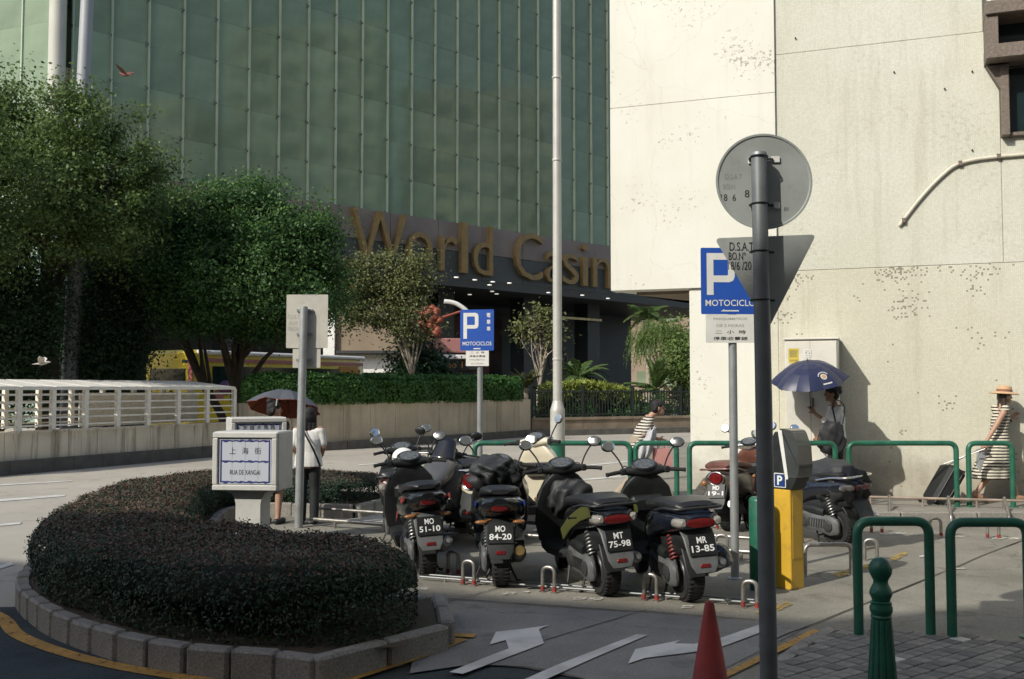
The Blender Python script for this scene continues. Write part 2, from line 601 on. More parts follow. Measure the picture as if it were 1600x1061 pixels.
struct(sheet('ground', [(-400, -200), (400, -200), (400, 600), (-400, 600)], -0.05, M_GROUND))
struct(sheet('road', [(-70, -14), (70, -14), (70, 44), (-70, 44)], -0.02, M_ROAD))
struct(sheet('asphalt_road', [(-30, -12), (20, -12), (20, 4.2)] + xy([(1040, 1085), (930, 1035), (820, 1015), (720, 1010), (640, 1020)]) + [(-0.9, 7.4), (-3.2, 8.2), (-5.2, 8.0), (-9, 6.5), (-30, 4.5)], -0.012, M_SHADEASPH))
lot_poly = [(-1.9, 13.12), (-3.9, 14.2), (-4.6, 12.6), (-4.1, 10.5), (-3.0, 8.6), (-0.95, 7.9)] + xy([(700, 975), (735, 1036), (820, 1042), (912, 1060)]) + [(0.6, 5.0), (12, 5.0), (12, 13.12)]
struct(sheet('parking_lot', lot_poly, -0.004, M_LOT))
struct(sheet('lane', xy([(640, 1052), (650, 1010), (690, 966), (742, 951), (860, 950), (1000, 957), (1180, 970), (1262, 979), (1100, 1061), (1000, 1108), (913, 1060), (868, 1048), (820, 1041), (770, 1039), (720, 1040)]), 0.0, M_LANE))

# pavement behind the parking lot, with its kerb stones
PZ = 0.12
pave = MB()
pave.prism([(-0.9, 13.27), (14, 13.27), (14, 30), (3.4, 30), (2.6, 16.2), (2.3, 14.35), (-0.9, 14.25)], -0.03, PZ)
pv = struct(pave.build('pavement', M_PAVE))
def stone_mesh(l, w, h, b=0.012):
    mb = MB(); mb.box((0, 0, h / 2), (l, w, h), bev=b)
    return mb.build('kerb_stone', M_KERB, data_only=True, angle=30)
ks = stone_mesh(0.985, 0.145, 0.16)
random.seed(4)
for i in range(15):
    o = link('kerb_stone', ks, pv, (-0.4 + i * 1.0, 13.20 + random.uniform(-.006, .006), -0.035 + random.uniform(-.006, .004)), (0, 0, random.uniform(-.006, .006)))
# gutter slabs and joints of the lot
jm = mat('joint_dirt', (0.035, 0.03, 0.025), 0.9, var=.3, scale=20)
for a, b_, w in (((655, 933), (1010, 957), .014), ((1185, 1010), (1600, 843), .016), ((640, 958), (830, 905), .010), ((1000, 955), (1180, 969), .012), ((735, 1036), (1010, 953), .01)):
    p, q = G(*a), G(*b_)
    k = [p.lerp(q, t / 14) + Vector((random.uniform(-.008, .008), random.uniform(-.012, .012), 0)) for t in range(15)]
    struct(ribbon('concrete_joint', k, [w * random.uniform(.6, 1.3) for _ in k], 0.0045, jm))

# painted marks
def mark(name, l, m, z=0.0085):
    return struct(sheet(name, xy(l), z, m))
mark('painted_arrow', [(702, 1052), (746, 1034), (795, 1015), (790, 1002), (765, 1009), (775, 989), (820, 984), (859, 978), (842, 985), (850, 1007), (800, 1026), (723, 1055)], M_WPAINT)
mark('painted_arrow', [(981, 1039), (993, 1016), (1063, 1002), (1054, 1007), (1084, 1008), (1128, 998), (1185, 978), (1191, 989), (1126, 1013), (1081, 1021), (1008, 1030)], M_WPAINT)
mark('painted_line', [(800, 1072), (870, 1041), (994, 993), (1012, 994), (925, 1031), (830, 1074)], M_WPAINT)
mark('yellow_line', [(1090, 1073), (1270, 985), (1285, 988), (1130, 1063), (1108, 1076)], M_YPAINT)
yl = spline([G(-70, 930), G(0, 962), G(28, 990), (G(100, 1018)), G(200, 1042), G(330, 1063), G(470, 1090), ], 6)
struct(ribbon('yellow_line', yl, 0.11, -0.006, M_YPAINT))
yl2 = [G(490, 1085), G(545, 1061), G(650, 1027), G(720, 999)]
struct(ribbon('yellow_line', yl2, 0.12, 0.0085, M_YPAINT))
struct(ribbon('yellow_line', [G(742, 996), G(716, 994.5), G(688, 991)], 0.10, 0.0125, M_YPAINT))
for l in ([(1180, 957), (1196, 949), (1214, 952), (1190, 962)], [(1205, 951), (1228, 941), (1240, 944), (1214, 956)], [(1300, 897), (1360, 880), (1370, 884), (1312, 903)], [(1388, 872), (1412, 862), (1420, 865), (1396, 878)]):
    mark('yellow_paint_patch', l, M_YWORN, 0.006)
for (cx, cy, w, h) in ((905, 936, 20, 4), (930, 937, 22, 4), (1073, 949, 18, 4), (795, 928, 22, 4), (820, 926, 14, 3), (1385, 835, 24, 3), (1405, 834.5, 20, 3), (1430, 836, 18, 3), (1480, 838, 22, 3), (1500, 839, 18, 3), (1560, 842, 22, 3), (1585, 842, 18, 3), (1440, 870, 10, 3), (1500, 889, 20, 2), (660, 921, 18, 3), (1115, 822, 26, 3), (1140, 824, 20, 3), (860, 832, 22, 3)):
    mark('worn_paint_dash', [(cx - w / 2, cy + h / 2), (cx - w / 2 + 3, cy - h / 2), (cx + w / 2 + 2, cy - h / 2), (cx + w / 2 - 2, cy + h / 2)], M_WORNP, 0.0065)
# lines on the far carriageway
for l in ([(-60, 759), (112, 749.5), (112, 751), (-60, 761)], [(-60, 783), (102, 771.5), (102, 774), (-60, 787)], [(-60, 823), (34, 814), (32, 817), (-60, 827)], [(880, 729), (1075, 710), (1075, 711.5), (880, 731)], [(880, 750), (1075, 733), (1075, 735), (880, 752.5)], [(200, 747), (460, 731), (460, 732), (200, 748.2)], [(560, 725), (760, 712), (760, 713), (560, 726.3)], [(-10, 884), (18, 876), (22, 880), (-8, 889)]):
    mark('painted_line', l, M_WPAINT, -0.012)

# ------------------------------------------------------------------ near corner of small diagonal pavers
corner = [(1183, 1075), (1225, 1036), (1262, 1008), (1302, 985), (1400, 988), (1480, 993), (1600, 1006), (1760, 1020)]
cpoly = xy(corner) + [(5.2, 5.0), (1.2, 5.0)]
pc = struct(sheet('corner_pavement', cpoly, 0.002, mat('paver_bed', (0.04, 0.036, 0.03), 0.95, var=.3, scale=20)))
edge_m = MB()
ep = [G(*c, .004) for c in ((1160, 1075), (1208, 1033), (1252, 1001), (1296, 980))]
ep2 = [G(*c, .004) for c in ((1190, 1075), (1228, 1038), (1266, 1008), (1306, 986))]
for i in range(3):
    a, b_, c, d = ep[i], ep[i + 1], ep2[i + 1], ep2[i]
    m_ = (a + b_ + c + d) / 4
    q = [m_ + (p - m_) * .97 for p in (d, c, b_, a)]
    mb = MB(); mb.prism([(p.x, p.y) for p in q], -0.02, 0.012)
    mb.build('edge_slab', M_KERB, pc, angle=0)
def inside(p, poly):
    c = False
    for i in range(len(poly)):
        a, b_ = poly[i], poly[i - 1]
        if (a[1] > p[1]) != (b_[1] > p[1]) and p[0] < (b_[0] - a[0]) * (p[1] - a[1]) / (b_[1] - a[1]) + a[0]:
            c = not c
    return c
pav_ms = []
for k, (c, v) in enumerate((((0.20, 0.19, 0.17), .25), ((0.15, 0.145, 0.13), .25), ((0.25, 0.235, 0.205), .25), ((0.55, 0.53, 0.48), .12))):
    mb = MB(); mb.box((0, 0, 0.006), (0.109, 0.109, 0.02), bev=0.005)
    pav_ms.append(mb.build('paver', mat('paver_stone_%s' % 'abcd'[k], c, 0.85, var=v, scale=14, bump=.5, bscale=120), data_only=True, angle=30))
random.seed(11)
q = 0.118
for i in range(-40, 60):
    for j in range(-40, 60):
        a = radians(38)
        x = 2.6 + (i * cos(a) - j * sin(a)) * q; y = 6.3 + (i * sin(a) + j * cos(a)) * q
        if not inside((x, y), cpoly) or y < 5.6 or x > .53 * y + .1:
            continue
        k = random.choices((0, 1, 2, 3), (5, 3, 3, .0))[0]
        if (i % 7 == 0 and j % 7 == 2):
            k = 3
        link('paver', pav_ms[k], pc, (x, y, random.uniform(-.003, .002)), (random.uniform(-.012, .012), random.uniform(-.012, .012), a + random.uniform(-.02, .02)))

# ================================================================== white corner building
def wall_mat(name, base, tile=0.0, missing=0.0, stain=0.5, tcol=None, specks=0.0):
    """cream wall; tile > 0 draws small mosaic tiles (x, z of the wall) with lost ones."""
    m, nt, b = new_mat(name)
    L = nt.links.new
    tc = N(nt, 'ShaderNodeTexCoord')
    sp = N(nt, 'ShaderNodeSeparateXYZ'); L(tc.outputs['Object'], sp.inputs[0])
    cb = N(nt, 'ShaderNodeCombineXYZ'); L(sp.outputs['X'], cb.inputs['X']); L(sp.outputs['Z'], cb.inputs['Y'])
    n1 = N(nt, 'ShaderNodeTexNoise'); n1.inputs['Scale'].default_value = 0.45; n1.inputs['Detail'].default_value = 8; n1.inputs['Roughness'].default_value = .6
    L(cb.outputs[0], n1.inputs['Vector'])
    r = N(nt, 'ShaderNodeValToRGB')
    r.color_ramp.elements[0].position = .35; r.color_ramp.elements[1].position = .65
    r.color_ramp.elements[0].color = (base[0] * .90, base[1] * .895, base[2] * .86, 1)
    r.color_ramp.elements[1].color = (*base, 1)
    L(n1.outputs['Fac'], r.inputs['Fac'])
    out = r.outputs[0]
    hgt = None
    if tile > 0:
        br = N(nt, 'ShaderNodeTexBrick'); br.offset = 0; br.squash = 1
        br.inputs['Scale'].default_value = 1; br.inputs['Brick Width'].default_value = tile; br.inputs['Row Height'].default_value = tile
        br.inputs['Mortar Size'].default_value = tile * .075; br.inputs['Mortar Smooth'].default_value = .3
        br.inputs['Color1'].default_value = (1, 1, 1, 1); br.inputs['Color2'].default_value = (.88, .88, .87, 1); br.inputs['Mortar'].default_value = (.80, .78, .74, 1)
        L(cb.outputs[0], br.inputs['Vector'])
        mu = N(nt, 'ShaderNodeMix', data_type='RGBA', blend_type='MULTIPLY'); mu.inputs['Factor'].default_value = 1
        L(out, mu.inputs['A']); L(br.outputs['Color'], mu.inputs['B']); out = mu.outputs['Result']
        hgt = br.outputs['Fac']
        if missing > 0:
            sn = N(nt, 'ShaderNodeVectorMath', operation='SNAP'); sn.inputs[1].default_value = (tile, tile, 1)
            L(cb.outputs[0], sn.inputs[0])
            wn_ = N(nt, 'ShaderNodeTexWhiteNoise'); wn_.noise_dimensions = '3D'; L(sn.outputs[0], wn_.inputs['Vector'])
            cl = N(nt, 'ShaderNodeTexNoise'); cl.inputs['Scale'].default_value = 1.1; cl.inputs['Detail'].default_value = 4; cl.inputs['Roughness'].default_value = .65
            L(sn.outputs[0], cl.inputs['Vector'])
            zr = N(nt, 'ShaderNodeMapRange'); zr.inputs['From Min'].default_value = 2.7; zr.inputs['From Max'].default_value = 3.5
            zr.inputs['To Min'].default_value = 0.0; zr.inputs['To Max'].default_value = .13
            L(sp.outputs['Z'], zr.inputs['Value'])
            ad = N(nt, 'ShaderNodeMath', operation='ADD'); L(cl.outputs['Fac'], ad.inputs[0]); L(zr.outputs[0], ad.inputs[1])
            mr = N(nt, 'ShaderNodeMapRange'); mr.inputs['From Min'].default_value = .56; mr.inputs['From Max'].default_value = .82; mr.inputs['To Max'].default_value = missing
            L(ad.outputs[0], mr.inputs['Value'])
            lt = N(nt, 'ShaderNodeMath', operation='LESS_THAN'); L(wn_.outputs['Value'], lt.inputs[0]); L(mr.outputs[0], lt.inputs[1])
            mx = N(nt, 'ShaderNodeMix', data_type='RGBA'); L(lt.outputs[0], mx.inputs['Factor']); L(out, mx.inputs['A'])
            mx.inputs['B'].default_value = (.25, .22, .17, 1); out = mx.outputs['Result']
    # run-down streaks
    mp = N(nt, 'ShaderNodeMapping'); mp.inputs['Scale'].default_value = (3.0, .22, 1); L(cb.outputs[0], mp.inputs['Vector'])
    n2 = N(nt, 'ShaderNodeTexNoise'); n2.inputs['Scale'].default_value = 1.2; n2.inputs['Detail'].default_value = 7; n2.inputs['Roughness'].default_value = .7
    L(mp.outputs[0], n2.inputs['Vector'])
    m2 = N(nt, 'ShaderNodeMapRange'); m2.inputs['From Min'].default_value = .52; m2.inputs['From Max'].default_value = .8; m2.inputs['To Max'].default_value = stain
    L(n2.outputs['Fac'], m2.inputs['Value'])
    mx2 = N(nt, 'ShaderNodeMix', data_type='RGBA'); L(m2.outputs[0], mx2.inputs['Factor']); L(out, mx2.inputs['A'])
    mx2.inputs['B'].default_value = (base[0] * .5, base[1] * .45, base[2] * .36, 1); out = mx2.outputs['Result']
    # grime near the foot of the wall
    n4 = N(nt, 'ShaderNodeTexNoise'); n4.inputs['Scale'].default_value = 3; n4.inputs['Detail'].default_value = 8; L(cb.outputs[0], n4.inputs['Vector'])
    ml = N(nt, 'ShaderNodeMath', operation='MULTIPLY_ADD'); ml.inputs[1].default_value = -1.6; ml.inputs[2].default_value = 1.02
    L(n4.outputs['Fac'], ml.inputs[0])
    su = N(nt, 'ShaderNodeMath', operation='ADD'); L(ml.outputs[0], su.inputs[0]); L(sp.outputs['Z'], su.inputs[1])
    m4 = N(nt, 'ShaderNodeMapRange'); m4.inputs['From Min'].default_value = .35; m4.inputs['From Max'].default_value = 1.1; m4.inputs['To Min'].default_value = .68; m4.inputs['To Max'].default_value = 0
    L(su.outputs[0], m4.inputs['Value'])
    mx4 = N(nt, 'ShaderNodeMix', data_type='RGBA'); L(m4.outputs[0], mx4.inputs['Factor']); L(out, mx4.inputs['A'])
    mx4.inputs['B'].default_value = (.27, .235, .18, 1); out = mx4.outputs['Result']
    if specks > 0:
        n3 = N(nt, 'ShaderNodeTexNoise'); n3.inputs['Scale'].default_value = 14; n3.inputs['Detail'].default_value = 5; n3.inputs['Roughness'].default_value = .7
        L(cb.outputs[0], n3.inputs['Vector'])
        c3 = N(nt, 'ShaderNodeTexNoise'); c3.inputs['Scale'].default_value = .8; c3.inputs['Detail'].default_value = 3; L(cb.outputs[0], c3.inputs['Vector'])
        a3 = N(nt, 'ShaderNodeMath', operation='MULTIPLY_ADD'); a3.inputs[1].default_value = .75; L(c3.outputs['Fac'], a3.inputs[0]); L(n3.outputs['Fac'], a3.inputs[2])
        m3 = N(nt, 'ShaderNodeMapRange'); m3.inputs['From Min'].default_value = 1.03; m3.inputs['From Max'].default_value = 1.06; m3.inputs['To Max'].default_value = specks
        L(a3.outputs[0], m3.inputs['Value'])
        mx3 = N(nt, 'ShaderNodeMix', data_type='RGBA'); L(m3.outputs[0], mx3.inputs['Factor']); L(out, mx3.inputs['A'])
        mx3.inputs['B'].default_value = (.27, .24, .19, 1); out = mx3.outputs['Result']
        # a few hairline cracks
        vo = N(nt, 'ShaderNodeTexVoronoi', feature='DISTANCE_TO_EDGE'); vo.inputs['Scale'].default_value = .42
        nw = N(nt, 'ShaderNodeTexNoise'); nw.inputs['Scale'].default_value = 1.3; nw.inputs['Detail'].default_value = 6; L(cb.outputs[0], nw.inputs['Vector'])
        av = N(nt, 'ShaderNodeVectorMath', operation='MULTIPLY_ADD'); av.inputs[1].default_value = (.8, .8, 0); L(nw.outputs['Color'], av.inputs[0]); L(cb.outputs[0], av.inputs[2])
        L(av.outputs[0], vo.inputs['Vector'])
        mc = N(nt, 'ShaderNodeMapRange'); mc.inputs['From Max'].default_value = .004; mc.inputs['To Min'].default_value = .16; mc.inputs['To Max'].default_value = 0
        L(vo.outputs['Distance'], mc.inputs['Value'])
        mx5 = N(nt, 'ShaderNodeMix', data_type='RGBA'); L(mc.outputs[0], mx5.inputs['Factor']); L(out, mx5.inputs['A']); mx5.inputs['B'].default_value = (.3, .27, .22, 1); out = mx5.outputs['Result']
    L(out, b.inputs['Base Color'])
    b.inputs['Roughness'].default_value = .75; b.inputs['Specular IOR Level'].default_value = .3
    nb = N(nt, 'ShaderNodeTexNoise'); nb.inputs['Scale'].default_value = 22; nb.inputs['Detail'].default_value = 6; L(tc.outputs['Object'], nb.inputs['Vector'])
    bp = N(nt, 'ShaderNodeBump'); bp.inputs['Strength'].default_value = .22; bp.inputs['Distance'].default_value = .01
    if hgt is not None:
        iv = N(nt, 'ShaderNodeMath', operation='MULTIPLY_ADD'); iv.inputs[1].default_value = -.5; L(hgt, iv.inputs[0]); L(nb.outputs['Fac'], iv.inputs[2])
        L(iv.outputs[0], bp.inputs['Height'])
    else:
        L(nb.outputs['Fac'], bp.inputs['Height'])
    L(bp.outputs[0], b.inputs['Normal'])
    return m

WSL = -0.37
WT = Vector((1, WSL, 0)).normalized()
WN = Vector((WT.y, -WT.x, 0))           # towards the street
WROT = atan2(WT.y, WT.x)
def wall_point_on_line(px):
    k = (px - 800) / FPX * 1.0
    y = 17.207 / (1 - WSL * k)
    return Vector((k * y, y, 0))
WO = wall_point_on_line(1078)
def WL(px, py):
    p = RP(px, py, WO, WN)
    d = p - WO
    return d.dot(WT), p.z
M_PLASTER = wall_mat('cream_plaster', (0.70, 0.695, 0.625), stain=.2, specks=.75)
M_TILEHI = wall_mat('cream_mosaic', (0.63, 0.63, 0.55), tile=.026, missing=0, stain=.5, specks=.25)
M_TILELO = wall_mat('beige_mosaic', (0.62, 0.605, 0.51), tile=.026, missing=.36, stain=.62)
M_BROWNC = mat('brown_tile_frame', (0.155, 0.125, 0.10), .7, var=.3, scale=30, dirt=.5, bump=.3, bscale=60)

bld = thing('corner_building', 'cream plaster and mosaic corner building with peeling tiles and overhanging upper storey', 'building', WO, WROT)
xl = WL(955, 300)[0]; xm = WL(1211, 120)[0]; xr = 15.0
zo = WL(960, 455)[1]
z1 = WL(957, 171)[1]; z2 = WL(1212, 86)[1]; z3 = WL(1247, 423)[1]
TOPZ = 13.0
wx0 = WL(1537, 100)[0]; wx1 = wx0 + 2.6
wz_lo = WL(1562, 216)[1]; wz_hi = WL(1562, 106)[1]; wz_mid = WL(1548, 90)[1]
ux_lo = WL(1545, 84)[1]; ux_hi = WL(1545, 38)[1]
def panel(x0, x1, za, zb, m, y0=0.0, th=0.3, nm='wall_panel'):
    mb = MB(); mb.box(((x0 + x1) / 2, y0 + th / 2, (za + zb) / 2), (x1 - x0, th, zb - za), bev=.006)
    return mb.build(nm, m, bld, angle=30)
g = .002
# left upper part stands a little proud
panel(xl, xm, zo, z1 - g, M_PLASTER, -.05, .35)
panel(xl, xm, z1 + g, TOPZ, M_PLASTER, -.05, .35)
wxa = WL(1562, 160)[0]
panel(xm + g, wxa, z3 + g, z2 - g, M_TILEHI)
panel(xm + g, wx0 - .0, z2 + g, TOPZ, M_TILEHI, .002)
panel(wxa + .004, xr, z3 + g, wz_lo, M_TILEHI)
panel(wx1, xr, wz_lo + .003, TOPZ, M_TILEHI)
panel(0, WL(1192, 600)[0] - .003, PZ - .02, zo - .004, M_PLASTER)
panel(WL(1192, 600)[0], xm + g - .002, PZ - .02, zo - .004, M_TILELO, .004)
panel(xm + g + .001, xr, PZ - .02, z3 - g, M_TILELO, .002)
core = MB()
d1 = Vector((.97, 1, 0)); l1 = Vector((d1.dot(WT), -d1.dot(WN), 0)).normalized()
core.prism([(xl + .02, .15), (xr - .02, .15), (xr - .02, 12), (xl + l1.x * 12 / l1.y, 12)], zo + .002, TOPZ - .01)
core.build('upper_storey', M_PLASTER, bld, angle=0)
core = MB(); core.prism([(.02, .15), (xr - .02, .15), (xr - .02, 11), (.02, 11)], PZ - .03, zo - .004)
core.build('ground_storey', M_TILELO, bld, angle=0)
so = MB(); so.prism([(xl + .35, .32), (0.0 - .01, .32), (0.0 - .01, 3.6), (xl + .3 + l1.x * 3.5 / l1.y, 3.6)], zo - .05, zo - .002)
so.build('soffit', mat('brown_soffit', (.22, .17, .12), .8, var=.2, scale=3), bld, angle=0)
# window bay at the upper right
win = thing('x', 'x', 'x'); bpy.data.objects.remove(win)
mb = MB()
t_ = .16
mb.box(((wx0 + wx1) / 2, -.14, ux_hi + .10), (wx1 - wx0, .62, .2), bev=.01)
mb.box(((wx0 + wx1) / 2, -.13, (ux_lo + wz_hi) / 2 + .02), (wx1 - wx0, .58, ux_lo - wz_hi - .02), bev=.01)
mb.box((wx0 + t_ / 2 + .004, -.12, (ux_lo + ux_hi) / 2), (t_, .56, ux_hi - ux_lo - .006))
fr = mb.build('window', M_BROWNC, bld, angle=30)
mb = MB()
mb.box((wxa + .06, -.02, (wz_lo + wz_hi) / 2), (.11, .3, wz_hi - wz_lo), bev=.01)
mb.box(((wxa + .12 + wx1) / 2, .02, wz_lo + .03), (wx1 - wxa - .12, .2, .06), bev=.01)
mb.prism([(0, 0), (.26, 0), (.26, -.5)], -.0, .25, M=frame((wx0 + .02, .1, wz_hi), (1, 0, 0), (0, -1, 0)))
mb.build('frame', M_BROWNC, fr, angle=30)
GLASSD = mat('dark_window_glass', (.012, .024, .026), .08, var=.4, scale=1.5, spec=.6)
mb = MB(); mb.box(((wxa + .1 + wx1) / 2, .1, (wz_lo + wz_hi) / 2), (wx1 - wxa - .1, .02, wz_hi - wz_lo)); mb.build('pane', GLASSD, fr, angle=0)
mb = MB(); mb.box(((wx0 + .2 + wx1) / 2, .1, (ux_lo + ux_hi) / 2), (wx1 - wx0 - .2, .02, ux_hi - ux_lo)); mb.build('pane', GLASSD, fr, angle=0)
mb = MB(); mb.box(((wx0 + .3 + wx1) / 2, .08, ux_hi + 1.4), (wx1 - wx0 - .3, .12, 2.4)); 
mb.build('tiled_spandrel', wall_mat('purple_mosaic', (.12, .10, .11), tile=.05, stain=.2), fr, angle=0)
mb = MB(); mb.tube([(wx0 + .1, -.06, ux_hi + .2), (wx0 + .1, -.06, TOPZ)], .03, 8); mb.build('drain_pipe', M_WHITE, bld)
# conduit
pp = [WL(*c) for c in ((1405, 353), (1440, 308), (1475, 272), (1500, 256), (1545, 247), (1640, 239))]
mb = MB(); mb.tube(spline([(p[0], -.035, p[1]) for p in pp], 5), .024, 8); mb.build('conduit', mat('painted_conduit', (.6, .56, .46), .6, var=.1, scale=10, dirt=.4), bld)
for c in ((1412, 345), (1500, 256), (1560, 245)):
    p = WL(*c); mb = MB(); mb.box((p[0], -.03, p[1]), (.05, .07, .07)); mb.build('clip', M_BROWNC, bld)
# small fixings and lost-plaster spots left on the wall
for c in ((1243, 60), (1397, 113), (1519, 112), (1476, 139), (1519, 235)):
    p = WL(*c); mb = MB(); mb.lathe([(.012, 0), (.012, .03), (.004, .034)], 8, M=frame((p[0], .0, p[1]), (1, 0, 0), (0, -1, 0))); mb.build('wall_anchor', jm, bld)

# ================================================================== casino
CF0 = Vector((-19.7, 43.87, 0)); CFD = Vector((.7174, .6966, 0)); CN = Vector((.6966, -.7174, 0))
CROT = atan2(CFD.y, CFD.x)
cas = thing('casino_building', 'tall dark green glass casino with raised gold lettering on its fascia', 'building', CF0, CROT)
def CL(px, py):
    p = RP(px, py, CF0, CN); d = p - CF0
    return d.dot(CFD), p.z
def glass_mat(name, tint, refl_col):
    m, nt, b = new_mat(name); L = nt.links.new
    nt.nodes.remove(b)
    tr = N(nt, 'ShaderNodeBsdfTransparent'); tr.inputs[0].default_value = (*tint, 1)
    df = N(nt, 'ShaderNodeBsdfDiffuse')
    tc = N(nt, 'ShaderNodeTexCoord')
    no = N(nt, 'ShaderNodeTexNoise'); no.inputs['Scale'].default_value = .5; no.inputs['Detail'].default_value = 6; L(tc.outputs['Object'], no.inputs['Vector'])
    oi = N(nt, 'ShaderNodeObjectInfo')
    ad = N(nt, 'ShaderNodeMath', operation='MULTIPLY_ADD'); ad.inputs[1].default_value = .22; L(oi.outputs['Random'], ad.inputs[0]); L(no.outputs['Fac'], ad.inputs[2])
    r = N(nt, 'ShaderNodeValToRGB'); r.color_ramp.elements[0].position = .35; r.color_ramp.elements[1].position = 1.0
    r.color_ramp.elements[0].color = (*[c * .62 for c in refl_col], 1); r.color_ramp.elements[1].color = (*[c * 1.3 for c in refl_col], 1)
    L(ad.outputs[0], r.inputs['Fac']); L(r.outputs[0], df.inputs[0])
    mx = N(nt, 'ShaderNodeMixShader'); mx.inputs[0].default_value = .56
    L(tr.outputs[0], mx.inputs[1]); L(df.outputs[0], mx.inputs[2])
    gl = N(nt, 'ShaderNodeBsdfGlossy'); gl.inputs['Roughness'].default_value = .06; gl.inputs[0].default_value = (.75, .88, .68, 1)
    fr_ = N(nt, 'ShaderNodeFresnel'); fr_.inputs[0].default_value = 1.5
    m2 = N(nt, 'ShaderNodeMixShader'); L(fr_.outputs[0], m2.inputs[0]); L(mx.outputs[0], m2.inputs[1]); L(gl.outputs[0], m2.inputs[2])
    L(m2.outputs[0], nt.nodes['Material Output'].inputs['Surface'])
    return m
M_CGLASS = glass_mat('green_facade_glass', (.88, .93, .80), (.345, .45, .315))
M_FIN = mat('pale_green_fin', (.36, .42, .33), .4, var=.15, scale=.6)
M_CCOL = mat('beige_column', (.80, .71, .52), .8, var=.1, scale=.4)
M_CWALL = mat('inner_wall', (.22, .27, .17), .8, var=.4, scale=.25)
M_FASC = mat('fascia_brown_grey', (.19, .16, .14), .6, var=.12, scale=.8)
M_FASC2 = mat('fascia_dark', (.05, .06, .06), .5, var=.15, scale=.8)
M_GOLD = mat('gold_letter', (.24, .165, .065), .5, .25, var=.15, scale=3)
gz0 = CL(600, 333)[1]; gz1 = 32.5
glen = 42.0; pw = 1.75; ph = 2.1
mb = MB(); mb.box((pw / 2, 0, ph / 2), (pw - .022, .025, ph - .004))
pane_me = mb.build('glass_pane', M_CGLASS, data_only=True, angle=0)
random.seed(7)
rows = int((gz1 - gz0) / ph) + 1; cols = int(glen / pw)
for c in range(cols):
    for r_ in range(rows):
        link('glass_pane', pane_me, cas, (c * pw, random.uniform(-.01, .01), gz0 + r_ * ph), (random.uniform(-.003, .003), 0, random.uniform(-.004, .004)))
fit_ = MB()
for c in range(cols + 1):
    mb = MB(); mb.box((c * pw, -.10, (gz0 + gz1) / 2), (.055, .16, gz1 - gz0))
    mb.build('glass_fin', M_FIN, cas, angle=0)
    for r_ in range(rows):
        for dx, dz in ((-.14, -.1), (.14, -.1), (-.14, .1), (.14, .1)):
            fit_.tube([(c * pw, .04, gz0 + r_ * ph), (c * pw + dx, -.02, gz0 + r_ * ph + dz)], .025, 4)
        fit_.box((c * pw, -.05, gz0 + r_ * ph), (.07, .2, .10))
for c in range(cols * 2):
    mb = MB(); mb.box((c * pw * .5 + (.35, .62, .2, .5, .75)[c % 5], .10 + .05 * (c % 3), (gz0 + gz1) / 2), ((.035, .05, .12)[c % 3], .06, gz1 - gz0)); mb.build('inner_mullion', (M_FIN, M_CCOL)[c % 2], cas, angle=0)
stuff(fit_.build('spider_fitting', M_DGREY, cas, angle=0))
mb = MB(); mb.box((glen / 2, 3.2, (gz0 + gz1) / 2), (glen, .2, gz1 - gz0)); mb.build('inner_wall', M_CWALL, cas, angle=0)
for i in range(24):
    mb = MB(); mb.box((.45 + i * 1.75 + (i % 3) * .12, .32, (gz0 + gz1) / 2), (.34 + .22 * (i % 2), .4, gz1 - gz0)); mb.build('column', M_CCOL, cas, angle=0)
for i in range(6):
    mb = MB(); mb.box((glen / 2, 1.9, gz0 + .15 + i * 4.2), (glen, 2.4, .5)); mb.build('floor_slab', M_CCOL if i % 2 else M_CWALL, cas, angle=0)
# pale panels standing in for reflections in the glass, and small windows behind it
M_REFLP = mat('pale_reflection', (.42, .45, .38), .8, var=.2, scale=1)
M_WINB = mat('dark_slot_window', (.015, .03, .025), .3, var=.3, scale=1)
for i in range(70):
    w = random.uniform(.5, 2.0); h = random.uniform(.3, .9)
    mb = MB(); mb.box((0, 0, 0), (w, .06, h))
    mb.build('reflection_patch', M_REFLP if i % 3 else M_CCOL, cas, (random.uniform(2, 40), random.uniform(.6, 2.6), gz0 + random.uniform(.6, 19)), angle=0)
for i in range(36):
    mb = MB(); mb.box((0, 0, 0), (.28, .06, 1.9)); mb.build('slot_window', M_WINB, cas, (6 + i * 1.0, 3.05, gz0 + 9.7), angle=0)
    if i % 2: mb.build('slot_window', M_WINB, cas, (6 + i * 1.0, 3.05, gz0 + 17.9), angle=0)
# sunlit return at the left corner
mb = MB()
e = Vector((-.93, .37, 0)); el_ = Vector((e.dot(CFD), -e.dot(CN), 0))
LROT = atan2(el_.y, el_.x)
for c in range(6):
    for r_ in range(rows):
        link('glass_pane', pane_me, cas, Vector((-.9, 0, gz0 + r_ * ph)) + el_ * ((c + 1) * pw), (0, 0, LROT + pi))
mb = MB(); mb.lathe([(.36, gz0 - 3), (.36, gz1)], 20); mb.build('corner_column', mat('white_column', (.42, .42, .37), .6, var=.06, scale=1), cas, (-.75, -.35, 0))
mb = MB(); mb.lathe([(.05, gz0 - 3), (.05, gz1)], 6)
for c in range(1, 8):
    link('glass_fin', mb.build('glass_fin', M_FIN, data_only=True), cas, Vector((-.9, -.1, 0)) + el_ * (c * pw))
mb = MB(); q_ = Vector((-el_.y, el_.x, 0))
mb.box((0, 0, 0), (17, .2, gz1)); mb.build('inner_wall', mat('pale_green_wall', (.27, .36, .29), .8, var=.2, scale=.3), cas, Vector((-.9, 0, gz1 / 2 + .2)) + el_ * 8 + Vector((.2, 1.6, 0)), (0, 0, LROT + pi), angle=0)
